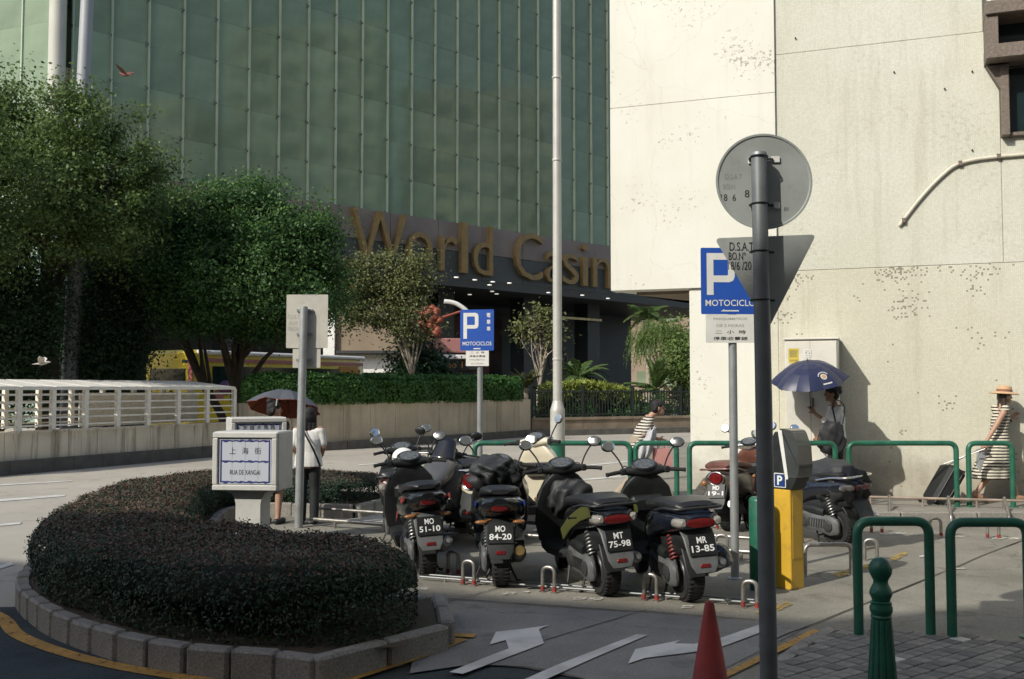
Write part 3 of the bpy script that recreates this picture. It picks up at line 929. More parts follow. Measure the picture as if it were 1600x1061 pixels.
for i in range(6):
    for zz in (gz0 + 8.2, gz0 + 12.6):
        mb = MB(); mb.box((0, 0, 0), (.22, .1, 1.5)); mb.build('slot_window', M_WINB, cas, Vector((-.9, 0, zz)) + el_ * (1.2 + i * .75) + Vector((0.05, .35, 0)), (0, 0, LROT + pi), angle=0)

# fascia with lettering
fz_top = gz0 - .02; fz_mid = CL(820, 408)[1]; fz_bot = CL(714, 436)[1]
for i in range(12):
    mb = MB(); mb.box((1.75 + i * 3.5, -.22, (fz_top + fz_mid) / 2 + .01), (3.47, .4, fz_top - fz_mid - .02)); mb.build('fascia_panel', M_FASC, cas, angle=0)
    mb = MB(); mb.box((1.75 + i * 3.5, -.20, (fz_mid + fz_bot) / 2), (3.47, .4, fz_mid - fz_bot - .02)); mb.build('fascia_panel', M_FASC2, cas, angle=0)
mb = MB(); mb.box((glen / 2 + 6, 6.6, fz_bot - .25), (glen + 12, 14, .5)); mb.build('canopy_ceiling', mat('canopy_ceiling', (.05, .055, .05), .6, var=.2, scale=.5), cas, angle=0)
zb = CL(714, 428)[1]; zt = CL(714, 350)[1]; H = zt - zb
for ch, x0, x1, hs, dz in (('W', 538, 624, .97, 0), ('o', 625, 664, .69, 0), ('r', 676, 703, .69, 0), ('l', 709, 719, 1, 0), ('d', 728, 758, 1, 0), ('C', 793, 836, .99, 0), ('a', 842, 863, .67, 0), ('s', 867, 892, .67, 0), ('i', 898, 907, .92, 0), ('n', 915, 943, .67, 0), ('o', 948, 975, .67, 0)):
    xa = CL(x0, 420)[0]; xb = CL(x1, 420)[0]
    v, f = text_geo(ch, 1.0, 0.0, 'CENTER', -.008)
    bx = [p.x for p in v]; by = [p.y for p in v]
    sx = (xb - xa) / (max(bx) - min(bx)); sy = H * hs / (max(by) - min(by))
    me_v = [((p.x - min(bx)) * sx, (p.y - min(by)) * sy) for p in v]
    mb = MB(); M = frame((xa, -.62, zb), (1, 0, 0), (0, -1, 0))
    mb.add([(p[0], p[1], .12) for p in me_v], f, 0, M, False)
    # sides of the letter from its boundary edges
    ec = {}
    for q in f:
        for i in range(len(q)):
            k = (q[i], q[(i + 1) % len(q)]); kk = (min(k), max(k)); ec.setdefault(kk, []).append(k)
    sv = []; sf = []
    for kk, l in ec.items():
        if len(l) == 1:
            a, b_ = l[0]; o = len(sv)
            sv += [(*me_v[a], .12), (*me_v[b_], .12), (*me_v[b_], -.2), (*me_v[a], -.2)]; sf.append((o + 3, o + 2, o + 1, o))
    mb.add(sv, sf, 0, M, False)
    mb.build('letter', M_GOLD, cas, angle=0)
# ground floor under the canopy
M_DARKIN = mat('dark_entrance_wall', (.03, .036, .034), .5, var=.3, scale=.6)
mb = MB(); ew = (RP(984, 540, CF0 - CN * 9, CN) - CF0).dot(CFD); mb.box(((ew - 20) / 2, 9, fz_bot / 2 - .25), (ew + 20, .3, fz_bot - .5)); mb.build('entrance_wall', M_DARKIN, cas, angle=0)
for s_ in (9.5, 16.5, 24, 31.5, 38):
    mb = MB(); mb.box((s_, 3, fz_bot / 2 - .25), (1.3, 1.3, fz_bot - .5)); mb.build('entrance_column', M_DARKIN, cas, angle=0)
m_dl, nt, b = new_mat('downlight_glow'); b.inputs['Emission Color'].default_value = (1, .93, .78, 1); b.inputs['Emission Strength'].default_value = .55
for px, py in ((713, 433), (742, 437), (770, 440), (796, 442), (765, 445), (707, 457), (734, 460), (769, 455), (776, 459), (857, 457), (910, 461), (950, 466), (700, 466)):
    p = RP(px, py, (0, 0, fz_bot - .51), Vector((0, 0, 1))); d = p - CF0
    mb = MB(); mb.lathe([(.13, 0), (.13, -.04), (.1, -.05)], 10); mb.build('downlight', m_dl, cas, (d.dot(CFD), -d.dot(CN), fz_bot - .5))
# lit strip and round wall ornaments of the entrance
mb = MB(); mb.box((0, 0, 0), (4.6, .12, .16)); a_, z_ = CL(925, 488)
mb.build('light_strip', mat('brass_strip', (.5, .42, .22), .4, .3, var=.3, scale=4), cas, (a_ + 1.0, 2, z_ - .3), angle=0)
M_REDP = mat('dark_red_panel', (.10, .035, .025), .5, var=.5, scale=.7)
for px, w, h in ((866, 5.5, 4.6), (925, 4.6, 4.6)):
    a_, z_ = CL(px, 540); mb = MB(); mb.box((0, 0, 0), (w, .2, h)); mb.build('wall_panel', M_REDP if px < 900 else M_DARKIN, cas, (a_, 8.0, z_), angle=0)
for px, py in ((952, 520), (962, 560)):
    a_, z_ = CL(px, py); mb = MB(); mb.tube([(1.0 * cos(t * pi / 12), 0, 1.0 * sin(t * pi / 12)) for t in range(25)], .07, 6, cap=False); mb.build('wall_ring', mat('dull_bronze', (.14, .11, .07), .4, .4, var=.2, scale=3), cas, (a_ + 1.5, 7.0, z_))

# entrance display: red-orange flower relief over a pale marquee
p0 = P(690, 590, 52)
dsp = thing('entrance_display', 'red-orange flower relief above a pink and white marquee by the casino entrance', 'display', (p0.x, p0.y, 0), radians(12))
random.seed(3)
M_CORAL = mat('coral_red', (.24, .055, .028), .6, var=.3, scale=2)
mb = MB()
zc = P(690, 510, 52).z
for i in range(60):
    a = random.uniform(0, 2 * pi); r_ = random.uniform(.1, 1.0) ** .6
    x = -.85 + cos(a) * r_ * .85; z = zc + .25 + sin(a) * r_ * .85
    mb.ell((x, random.uniform(-.2, .2), z), (random.uniform(.13, .28),) * 3, 8, 5, rot=(random.random(), random.random(), 0))
mb.build('flower_relief', M_CORAL, dsp)
mb = MB(); mb.tube(spline([(-.4, 0, zc + .3), (.3, 0, zc + .55), (1.0, 0, zc + .8)], 4), [.12] * 4 + [.08] * 5, 6); mb.build('stem', M_CORAL, dsp)
mb = MB(); mb.tube(spline([(.1, -.2, zc + 1.3), (.7, -.2, zc + 1.2), (1.3, -.2, zc + .8), (1.7, -.2, zc + .2)], 5), .12, 8); mb.build('white_arch', M_WHITE, dsp)
mb = MB(); mb.box((.4, 0, zc - 1.0), (3.0, .5, .75), bev=.05); mb.build('marquee_band', mat('pink_band', (.38, .17, .15), .5, var=.1, scale=2), dsp)
mb = MB(); mb.box((.4, -.1, zc - 1.6), (3.4, .7, .22), bev=.03); mb.build('marquee_ledge', M_WHITE, dsp)
mb = MB(); mb.box((.4, 0, zc - 2.0), (2.9, .4, .5)); mb.build('marquee_base', M_BLACKP, dsp)
mb = MB(); mb.box((.4, .3, (zc - 2.3) / 2), (2.7, .3, zc - 2.3)); mb.build('marquee_wall', M_DARKIN, dsp)
mb = MB(); fit_text(mb, 'ino 1', .95, .32, (0, 0, 0), frame((.6, -.215, zc - 2.0), (1, 0, 0), (0, -1, 0))); mb.build('marquee_lettering', mat('orange_letter', (.5, .2, .03), .5), dsp)

# pale shops seen between the trees, and buildings far to the right
def simple_building(label, px0, px1, pyt, Y, col, floors, group=None, depth=10, pyb=640):
    a = P(px0, pyt, Y); b_ = P(px1, pyt, Y)
    w = b_.x - a.x; h = a.z
    t = thing('far_building', label, 'building', (a.x, Y, 0), 0, group)
    mb = MB(); mb.box((w / 2, depth / 2, h / 2), (w, depth, h)); mb.build('wall', mat('far_wall_%d' % int(px0), col, .8, var=.12, scale=.4), t, angle=0)
    nw = max(2, int(w / 2.6))
    mb = MB(); mb.box((0, 0, 0), (1.5, .12, 1.5)); wm = mb.build('window', M_CWALL, data_only=True, angle=0)
    for f_ in range(floors):
        for i in range(nw):
            link('window', wm, t, ((i + .5) * w / nw, -.03, h - 1.8 - f_ * 3.2))
    mb = MB(); mb.box((w / 2, -.15, h + .1), (w + .3, .8, .25)); mb.build('parapet', mat('far_wall_%d' % int(px0), col, .8), t, angle=0)
    return t
simple_building('pale terracotta block behind the palm tree beside the casino', 985, 1110, 462, 98, (.36, .27, .2), 3)
shop = P(545, 600, 49)
sh = thing('shop_front', 'cream shopfront with a white post and dark shutter behind the bus', 'building', (shop.x, 49, 0))
h_ = P(545, 490, 49).z
mb = MB(); mb.box((.95, 1, h_ - .9), (4.2, 2, 1.9)); mb.build('sign_board', mat('beige_board', (.22, .17, .115), .7, var=.15, scale=1), sh, angle=0)
mb = MB(); mb.box((.95, 1.3, h_ / 2 - 1), (4.1, 1.6, h_ - 2)); mb.build('wall', M_WHITE, sh, angle=0)
mb = MB(); mb.box((-.95, -.12, h_ / 2), (.55, .3, h_)); mb.build('post', M_WHITE, sh, angle=0)
mb = MB(); mb.box((1.4, .42, 1.25), (2.4, .2, 2.5)); mb.build('shutter', M_DARKIN, sh, angle=0)
mb = MB(); mb.box((.95, -.06, h_ - 1.9), (4.1, .3, .14)); mb.build('lintel', M_DGREY, sh, angle=0)

# buildings behind the viewer; their roofs throw the shade over the near road and hedge
def block(name, label, poly, h, col):
    t = thing(name, label, 'building', (0, 0, 0))
    mb = MB(); mb.prism(poly, 0, h); mb.build('wall', mat(name + '_wall', col, .85, var=.1, scale=.3), t, angle=0)
    return t
SH = Vector((1.376 * .734, 1.376 * .679))
Hs = 15.0
cx_, cy_ = 2.25 - SH.x * Hs, 7.62 - SH.y * Hs
l_ = (cx_ - 45, cy_ + 45 * .36); r_ = (cx_ + 27, cy_ + 27 * .30)
t = block('street_block', 'long plain rendered building across the street behind the viewer', [(cx_, cy_), l_, (l_[0] - 4, l_[1] - 25), (cx_, cy_ - 25)], Hs, (.42, .38, .32))
t = block('street_block', 'plain rendered building on the corner behind the viewer', [(cx_ + .02, cy_), (cx_ + .02, cy_ - 25), (r_[0] + 4, cy_ - 25), r_], Hs, (.40, .37, .32))

# sunlit blocks out of frame on the right: the casino glass mirrors them
M_RW = mat('block_window', (.05, .06, .06), .2, var=.3, scale=1)
for bi, (bx, by0, by1, bh, col) in enumerate(((46, 4, 26, 34, (.46, .42, .34)), (50, 28, 46, 44, (.40, .42, .38)), (56, 48, 66, 38, (.48, .40, .32)))):
    t = thing('street_block', ('cream apartment block across the street, mirrored in the casino glass', 'grey-green apartment tower mirrored in the casino glass', 'tan apartment block farthest along the side street')[bi], 'building', (bx, by0, 0))
    mb = MB(); mb.box((6, (by1 - by0) / 2, bh / 2), (12, by1 - by0, bh)); mb.build('wall', mat('side_block_%d' % bi, col, .85, var=.12, scale=.3), t, angle=0)
    mb = MB(); mb.box((0, 0, 0), (.2, 1.7, 1.6)); wme = mb.build('window', M_RW, data_only=True, angle=0)
    for i in range(int((by1 - by0) / 3)):
        for j in range(int(bh / 3.3)):
            link('window', wme, t, (-.03, 1.6 + i * 3, 2.4 + j * 3.3))

# ================================================================== walls, fences, planting
def line_wall(name, label, pts, h, th, m, n_panel, z0=-.02, plinth=None, cap=None, group=None):
    """straight-sided wall along pts (front face), in separate panels with open joints."""
    o = Vector(pts[0])
    t = thing(name, label, 'wall', (o.x, o.y, 0), 0, group)
    P_ = [Vector(p) - o for p in pts]
    seg = []
    L_ = [0]
    for i in range(len(P_) - 1):
        L_.append(L_[-1] + (P_[i + 1] - P_[i]).length)
    def at(d):
        for i in range(len(P_) - 1):
            if d <= L_[i + 1] or i == len(P_) - 2:
                u = (P_[i + 1] - P_[i]).normalized()
                return P_[i] + u * (d - L_[i]), u
    T = L_[-1]
    for k in range(n_panel):
        a, ua = at(T * k / n_panel + .006); b_, ub = at(T * (k + 1) / n_panel - .006)
        u = (b_ - a).normalized(); nb = Vector((-u.y, u.x, 0)) * th
        mb = MB(); mb.prism([(a.x, a.y), (b_.x, b_.y), (b_.x + nb.x, b_.y + nb.y), (a.x + nb.x, a.y + nb.y)], z0, h)
        mb.build('wall_panel', m, t, angle=0)
        if plinth:
            pd, phh, pm = plinth
            f = Vector((u.y, -u.x, 0)) * pd
            mb = MB(); mb.prism([(a.x + f.x, a.y + f.y), (b_.x + f.x, b_.y + f.y), (b_.x - f.x * .2, b_.y - f.y * .2), (a.x - f.x * .2, a.y - f.y * .2)], z0 - .02, phh)
            mb.build('kerb', pm, t, angle=0)
        if cap:
            f = Vector((u.y, -u.x, 0)) * cap[0]
            mb = MB(); mb.prism([(a.x + f.x, a.y + f.y), (b_.x + f.x, b_.y + f.y), (b_.x + nb.x, b_.y + nb.y), (a.x + nb.x, a.y + nb.y)], h + .001, h + cap[1])
            mb.build('coping', m, t, angle=0)
    return t, at, T

def streaky(name, base, amount=.7):
    m, nt, b = new_mat(name); L = nt.links.new
    tc = N(nt, 'ShaderNodeTexCoord')
    mp = N(nt, 'ShaderNodeMapping'); mp.inputs['Scale'].default_value = (2.6, 2.6, .16); L(tc.outputs['Object'], mp.inputs['Vector'])
    n1 = N(nt, 'ShaderNodeTexNoise'); n1.inputs['Scale'].default_value = 1.3; n1.inputs['Detail'].default_value = 7; n1.inputs['Roughness'].default_value = .7
    L(mp.outputs[0], n1.inputs['Vector'])
    r = N(nt, 'ShaderNodeValToRGB')
    for e_ in ((0, .32, .55), ):
        r.color_ramp.elements[0].position = .33; r.color_ramp.elements[0].color = (base[0] * (1 - amount), base[1] * (1 - amount * 1.05), base[2] * (1 - amount * 1.1), 1)
        r.color_ramp.elements[1].position = .5; r.color_ramp.elements[1].color = (*base, 1)
    L(n1.outputs['Fac'], r.inputs['Fac'])
    n2 = N(nt, 'ShaderNodeTexNoise'); n2.inputs['Scale'].default_value = 1.1; n2.inputs['Detail'].default_value = 8; L(tc.outputs['Object'], n2.inputs['Vector'])
    m2 = N(nt, 'ShaderNodeMapRange'); m2.inputs['From Min'].default_value = .3; m2.inputs['From Max'].default_value = .7; m2.inputs['To Min'].default_value = .8; m2.inputs['To Max'].default_value = 1.15
    L(n2.outputs['Fac'], m2.inputs['Value'])
    mu = N(nt, 'ShaderNodeVectorMath', operation='SCALE'); L(r.outputs[0], mu.inputs[0]); L(m2.outputs[0], mu.inputs['Scale'])
    # orange rust runs
    mp2 = N(nt, 'ShaderNodeMapping'); mp2.inputs['Scale'].default_value = (5, 5, .5); mp2.inputs['Location'].default_value = (3, 1, 0); L(tc.outputs['Object'], mp2.inputs['Vector'])
    n3 = N(nt, 'ShaderNodeTexNoise'); n3.inputs['Scale'].default_value = 1; n3.inputs['Detail'].default_value = 8; n3.inputs['Roughness'].default_value = .75; L(mp2.outputs[0], n3.inputs['Vector'])
    m3 = N(nt, 'ShaderNodeMapRange'); m3.inputs['From Min'].default_value = .58; m3.inputs['From Max'].default_value = .72; m3.inputs['To Max'].default_value = amount; L(n3.outputs['Fac'], m3.inputs['Value'])
    mx = N(nt, 'ShaderNodeMix', data_type='RGBA'); L(m3.outputs[0], mx.inputs['Factor']); L(mu.outputs[0], mx.inputs['A']); mx.inputs['B'].default_value = (.17, .10, .05, 1)
    L(mx.outputs['Result'], b.inputs['Base Color']); b.inputs['Roughness'].default_value = .85
    return m

M_STAINW = streaky('stained_render', (.62, .56, .44), .72)
M_TANW = streaky('tan_render', (.48, .42, .31), .3)
M_DKERB = mat('dark_kerb', (.10, .095, .085), .85, var=.25, scale=4, bump=.3)
M_LOUV = mat('white_louvre_paint', (.76, .73, .65), .5, var=.08, scale=4, dirt=.3)

# --- left wall with its white slatted shelter
LW0, LW1 = G(-110, 751), G(373, 708.5)
zt_l = .80
lw, at_l, T_l = line_wall('boundary_wall', 'rust-stained cream boundary wall under the white slatted shelter', [LW0, LW1], zt_l, .25, M_STAINW, 11, plinth=(.18, .26, M_DKERB), cap=(.03, .05))
lw_dir = (LW1 - LW0).normalized(); lw_back = Vector((-lw_dir.y, lw_dir.x, 0))
fen = thing('slatted_shelter', 'white metal slatted shelter running along the top of the stained wall', 'fence', LW0, atan2(lw_dir.y, lw_dir.x))
def lw_s(px):
    k = (px - 800) / FPX
    # meet the wall's line
    o = LW0; d = lw_dir
    s_ = (k * o.y - o.x) / (d.x - k * d.y)
    return s_
posts = [lw_s(x) for x in (-65, -18, 34, 87, 138, 188, 235, 282, 327, 369)]
FZ0, FZ1 = zt_l + .05, 1.72
for i, s_ in enumerate(posts):
    for yy in (.06, 1.55):
        mb = MB(); mb.box((s_, yy, (FZ0 + FZ1) / 2), (.10, .10, FZ1 - FZ0)); mb.build('post', M_LOUV, fen, angle=0)
for i in range(len(posts) - 1):
    a, b_ = posts[i] + .055, posts[i + 1] - .055
    for k in range(5):
        z = FZ0 + .1 + k * (FZ1 - FZ0 - .12) / 4.6
        mb = MB(); mb.box(((a + b_) / 2, .06, z), (b_ - a, .03, .035)); mb.build('slat', M_LOUV, fen, angle=0)
        mb.box((b_ - .02, .05, z - .04), (.04, .08, .15), rot=(0, 0, 0))
        if i < 6:
            mb = MB(); mb.box(((a + b_) / 2, 1.55, z), (b_ - a, .03, .035)); mb.build('slat', M_LOUV, fen, angle=0)
    # roof plate sloping up to the back
    mb = MB(); mb.box(((a + b_) / 2, .80, FZ1 + .12), (b_ - a + .02, 1.6, .04), rot=(.10, 0, 0)); mb.build('roof_plate', M_LOUV, fen, angle=0)
    mb = MB(); mb.box(((a + b_) / 2, .03, FZ1 + .02), (b_ - a + .1, .06, .07)); mb.build('top_rail', M_LOUV, fen, angle=0)
    if i >= 5:
        mb = MB(); mb.box(((a + b_) / 2, 1.3, FZ0 + .38), (b_ - a + .11, .03, .80)); mb.build('back_panel', M_LOUV, fen, angle=0)

# --- tan wall carrying the clipped hedge
hp = [G(372, 707), G(440, 705), G(500, 703), G(600, 697), G(700, 690), G(829, 681)]
hz = 1.33
hw_t, at_h, T_h = line_wall('planter_wall', 'tan rendered planter wall beneath the bright clipped hedge', hp, hz, .3, M_TANW, 12, plinth=(.2, .22, M_DKERB))
# --- low wall and iron fence on the right
lp = [G(831, 680.5), G(1130, 673)]
lw2, at_f, T_f = line_wall('low_wall', 'low brown wall carrying the black iron fence', lp, .55, .4, mat('brown_render', (.24, .19, .135), .85, var=.25, scale=2), 4, plinth=(.35, .2, M_DKERB), cap=(.05, .09))
u_f = (lp[1] - lp[0]).normalized()
ir = thing('iron_fence', 'black vertical-bar iron fence in front of the yellow-green shrubs', 'fence', lp[0], atan2(u_f.y, u_f.x))
M_IRON = mat('black_iron', (.012, .02, .018), .5, var=.3, scale=6)
mb = MB(); mb.box((0, 0, .52), (.035, .035, 1.05)); bar = mb.build('bar', M_IRON, data_only=True, angle=0)
nb_ = 66
for i in range(nb_):
    link('bar', bar, ir, (.15 + i * (T_f - .3) / (nb_ - 1), .2, .64))
for z in (.74, 1.6):
    mb = MB(); mb.box((T_f / 2, .2, z), (T_f, .05, .05)); mb.build('rail', M_IRON, ir, angle=0)
for s_ in (.05, 2.3, 4.6, 6.9):
    mb = MB(); mb.box((s_, .2, .64 + .6), (.1, .1, 1.2)); mb.build('post', M_IRON, ir, angle=0)

# ------------------------------------------------------------------ leaves
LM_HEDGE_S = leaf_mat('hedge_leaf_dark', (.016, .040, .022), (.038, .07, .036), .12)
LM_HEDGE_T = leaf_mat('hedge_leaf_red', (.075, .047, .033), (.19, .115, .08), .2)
LM_GREEN = leaf_mat('tree_leaf_dark', (.026, .075, .022), (.075, .16, .042), .35)
LM_GREEN2 = leaf_mat('tree_leaf_mid', (.05, .10, .026), (.135, .19, .055), .38)
LM_OLIVE = leaf_mat('tree_leaf_olive', (.07, .095, .03), (.17, .175, .065), .3)
LM_CLIP = leaf_mat('clipped_hedge_leaf', (.03, .10, .02), (.085, .20, .04), .3)
LM_YEL = leaf_mat('yellow_green_leaf', (.15, .21, .035), (.33, .36, .08), .35)
LM_WIL = leaf_mat('willow_leaf', (.08, .14, .03), (.17, .235, .07), .35)
LM_PALM = leaf_mat('palm_leaf', (.05, .10, .025), (.12, .18, .05), .3)
LM_DARKB = leaf_mat('shrub_leaf_dark', (.018, .048, .02), (.045, .09, .034), .3)
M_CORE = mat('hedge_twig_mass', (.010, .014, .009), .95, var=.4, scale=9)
M_BARK = mat('bark', (.085, .065, .045), .9, var=.35, scale=5, bump=.6, bscale=30)
M_PBARK = mat('pale_bark', (.30, .26, .20), .85, var=.3, scale=5, bump=.4, bscale=30)

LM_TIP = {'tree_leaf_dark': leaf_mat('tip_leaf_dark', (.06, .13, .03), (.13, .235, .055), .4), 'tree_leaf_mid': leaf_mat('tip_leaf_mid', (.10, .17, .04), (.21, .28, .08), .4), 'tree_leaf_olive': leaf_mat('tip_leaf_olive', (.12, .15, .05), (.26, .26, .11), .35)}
def path_frames(pts, k=8):
    c = spline(pts, k)
    out = []
    for i, p in enumerate(c):
        t = (c[min(i + 1, len(c) - 1)] - c[max(i - 1, 0)]); t.z = 0; t.normalize()
        out.append((p, t, Vector((-t.y, t.x, 0))))
    return out

def hedge(name, label, pts, hw, z0, z1, n, leaf, top_leaf, side_leaf, seed, gap=.12, group=None, stems=0, rough=.045, power=.45, cat='hedge', z1s=None):
    """clipped hedge along a path: leaves over a rounded section, dark twigs inside, stems below."""
    rng = np.random.default_rng(seed)
    fr_ = path_frames(pts)
    k = len(fr_)
    C = np.array([list(f[0]) for f in fr_]); T = np.array([list(f[1]) for f in fr_]); S = np.array([list(f[2]) for f in fr_])
    seg = np.linalg.norm(np.diff(C, axis=0), axis=1); D = np.concatenate([[0], np.cumsum(seg)]); tot = D[-1]
    W = np.interp(np.linspace(0, 1, k), np.linspace(0, 1, len(hw)), hw)
    o = C[len(C) // 2]
    root = thing(name, label, cat, (o[0], o[1], 0), 0, group)
    ctr = np.array([o[0], o[1], 0])
    d = rng.uniform(0, tot, n)
    def at(a):
        return np.stack([np.interp(d, D, a[:, i]) for i in range(3)], 1)
    c = at(C) - ctr; s = at(S); t = at(T)
    w = np.interp(d, D, W)
    e = np.minimum(np.minimum(d, tot - d) / (w * .7), 1)
    ef = np.sqrt(np.clip(1 - (1 - e) ** 2, 0.02, 1))
    th = rng.uniform(0, pi, n)
    per = rng.uniform(0, 1, n)
    # even spread over sides and top
    hgt = (z1 if z1s is None else np.interp(d / tot, np.linspace(0, 1, len(z1s)), z1s)) - z0
    P_tot = 2 * hgt + 2 * w
    q = per * P_tot
    left = q < hgt; right = (q >= hgt) & (q < 2 * hgt); top = q >= 2 * hgt
    u = np.where(left, -1.0, np.where(right, 1.0, (q - 2 * hgt) / w - 1))
    v = np.where(left, q / hgt, np.where(right, (q - hgt) / hgt, 1.0))
    # round the shoulders
    a = np.arctan2(np.maximum(v, 0.0), u)
    ca, sa = np.cos(a), np.sin(a)
    pw_ = 5.0
    rr = (np.abs(ca) ** pw_ + np.abs(sa) ** pw_) ** (-1 / pw_)
    uu, vv = ca * rr, sa * rr
    low = .92 + .08 * np.clip(vv * 3, 0, 1)
    lump = rough * (np.sin(d * 5.1 + vv * 4) + np.sin(d * 2.3 + uu * 5.7 + 1.3)) * .5
    jit = rng.normal(0, rough * .55, n)
    R = 1 + (lump + jit) / np.maximum(w, .3)
    pos = c + s * (uu * w * ef * low * R)[:, None]
    pos[:, 2] = z0 + vv * hgt * (.55 + .45 * ef) + np.where(top, lump + jit, 0) * .8
    nn = s * (np.sign(uu) * np.abs(uu) ** 3)[:, None] + np.array([0, 0, 1.0]) * (np.abs(vv) ** 3)[:, None]
    endn = np.where(d < tot / 2, -1.0, 1.0) * (1 - e)
    nn = nn + t * endn[:, None]
    nn /= np.linalg.norm(nn, axis=1, keepdims=True) + 1e-6
    A, B = rand_frames(rng, n, nn, .8)
    sz = leaf * rng.uniform(.6, 1.3, n)
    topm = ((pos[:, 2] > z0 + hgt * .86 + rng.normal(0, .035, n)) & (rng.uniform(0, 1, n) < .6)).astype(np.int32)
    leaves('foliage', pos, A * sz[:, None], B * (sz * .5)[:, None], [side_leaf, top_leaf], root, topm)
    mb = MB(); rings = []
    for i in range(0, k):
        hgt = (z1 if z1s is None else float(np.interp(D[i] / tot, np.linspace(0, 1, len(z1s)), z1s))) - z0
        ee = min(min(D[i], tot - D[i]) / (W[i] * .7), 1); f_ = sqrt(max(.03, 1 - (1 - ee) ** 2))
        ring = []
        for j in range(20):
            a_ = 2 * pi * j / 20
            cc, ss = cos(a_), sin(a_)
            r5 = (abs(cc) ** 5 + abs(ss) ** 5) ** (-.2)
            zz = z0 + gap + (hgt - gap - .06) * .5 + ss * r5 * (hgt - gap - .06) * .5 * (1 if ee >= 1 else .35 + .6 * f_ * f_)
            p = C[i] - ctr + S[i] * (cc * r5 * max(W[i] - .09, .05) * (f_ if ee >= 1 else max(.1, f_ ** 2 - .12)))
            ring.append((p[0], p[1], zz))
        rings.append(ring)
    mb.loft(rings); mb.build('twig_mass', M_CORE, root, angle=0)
    if stems:
        rs = random.Random(seed)
        mb = MB()
        for _ in range(stems):
            i = rs.randrange(2, k - 2); q_ = C[i] - ctr + S[i] * (W[i] * rs.uniform(-.85, .85))
            x, y = q_[0], q_[1]
            pts_ = [(x, y, 0.0)]
            for j in range(3):
                x += rs.uniform(-.07, .07); y += rs.uniform(-.07, .07); pts_.append((x, y, (z0 + gap + .08) * (j + 1) / 3))
            mb.tube(pts_, [.012, .01, .009, .007], 5)
        stuff(mb.build('stems', M_BARK, root))
    return root

def foliage_points(rng, blobs, n_clump, per, spread, shell=.5):
    """clumps spread through ellipsoids (c, r); returns leaf centres and outward directions."""
    vol = np.array([r[0] * r[1] * r[2] for c, r in blobs]) ** .75
    vol /= vol.sum()
    pc = []; po = []
    for _ in range(n_clump):
        c, r = blobs[rng.choice(len(blobs), p=vol)]
        dd = rng.normal(size=3); dd /= np.linalg.norm(dd)
        rad = rng.uniform(shell, 1.0) ** .7 * (rng.uniform(.75, 1.04) if rng.uniform() < .68 else rng.uniform(1.03, 1.42))
        pc.append(np.array(c) + dd * np.array(r) * rad); po.append(dd)
    pc = np.array(pc); po = np.array(po)
    s = spread * rng.uniform(.45, 1.6, n_clump)
    idx = np.repeat(np.arange(n_clump), per)
    off = rng.normal(size=(len(idx), 3)) * (s[idx] * .5)[:, None]
    off[:, 2] *= .7
    nn = off / (np.linalg.norm(off, axis=1, keepdims=True) + 1e-6) * .6 + po[idx] * .5 + np.array([0, 0, .5])
    nn /= np.linalg.norm(nn, axis=1, keepdims=True)
    return pc[idx] + off, nn, pc

def tree(label, base, blobs, n_clump, per, spread, leaf, lm, trunk, limbs=8, seed=1, group=None, name='tree', bark=None, shell=.45, tz=0.0, keep=None):
    """trunk: list of (x, y, z, radius) relative to base; limbs run to clump centres."""
    rng = np.random.default_rng(seed)
    root = thing(name, label, 'tree', base, 0, group)
    pos, nn, pc = foliage_points(rng, blobs, n_clump, per, spread, shell)
    if keep is not None:
        k_ = keep(pos); pos, nn = pos[k_], nn[k_]
    n = len(pos)
    A, B = rand_frames(rng, n, nn, .9)
    sz = leaf * rng.uniform(.6, 1.35, n)
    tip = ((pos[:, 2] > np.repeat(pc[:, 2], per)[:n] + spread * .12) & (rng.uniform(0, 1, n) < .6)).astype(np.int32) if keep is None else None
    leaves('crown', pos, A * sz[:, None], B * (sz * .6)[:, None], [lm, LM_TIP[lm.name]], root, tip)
    mb = MB()
    tp = spline([t[:3] for t in trunk], 4)
    tr = np.interp(np.linspace(0, 1, len(tp)), np.linspace(0, 1, len(trunk)), [t[3] for t in trunk])
    mb.tube(tp, list(tr), 10)
    mb.build('trunk', bark or M_BARK, root)
    rs = random.Random(seed)
    top = Vector(trunk[-1][:3]); r0 = trunk[-1][3]
    for i in range(limbs):
        q = Vector(pc[rs.randrange(len(pc))])
        st = tp[rs.randrange(len(tp) // 2, len(tp))]
        m1 = st.lerp(q, .4) + Vector((rs.uniform(-.3, .3), rs.uniform(-.3, .3), rs.uniform(0, .5)))
        m2 = st.lerp(q, .72) + Vector((rs.uniform(-.3, .3), rs.uniform(-.3, .3), rs.uniform(-.1, .3)))
        pts_ = spline([st, m1, m2, q], 3)
        mb = MB(); mb.tube(pts_, [max(.012, r0 * .75 * (1 - j / len(pts_)) ** 1.1) for j in range(len(pts_))], 6)
        for _ in range(3):
            b0 = pts_[rs.randrange(3, len(pts_))]; b1 = b0 + Vector((rs.uniform(-.9, .9), rs.uniform(-.9, .9), rs.uniform(.1, .9))) * spread
            mb.tube([b0, b0.lerp(b1, .5) + Vector((0, 0, .08)), b1], [.03 * spread, .02 * spread, .008], 5)
        mb.build('limb', bark or M_BARK, root)
    return root

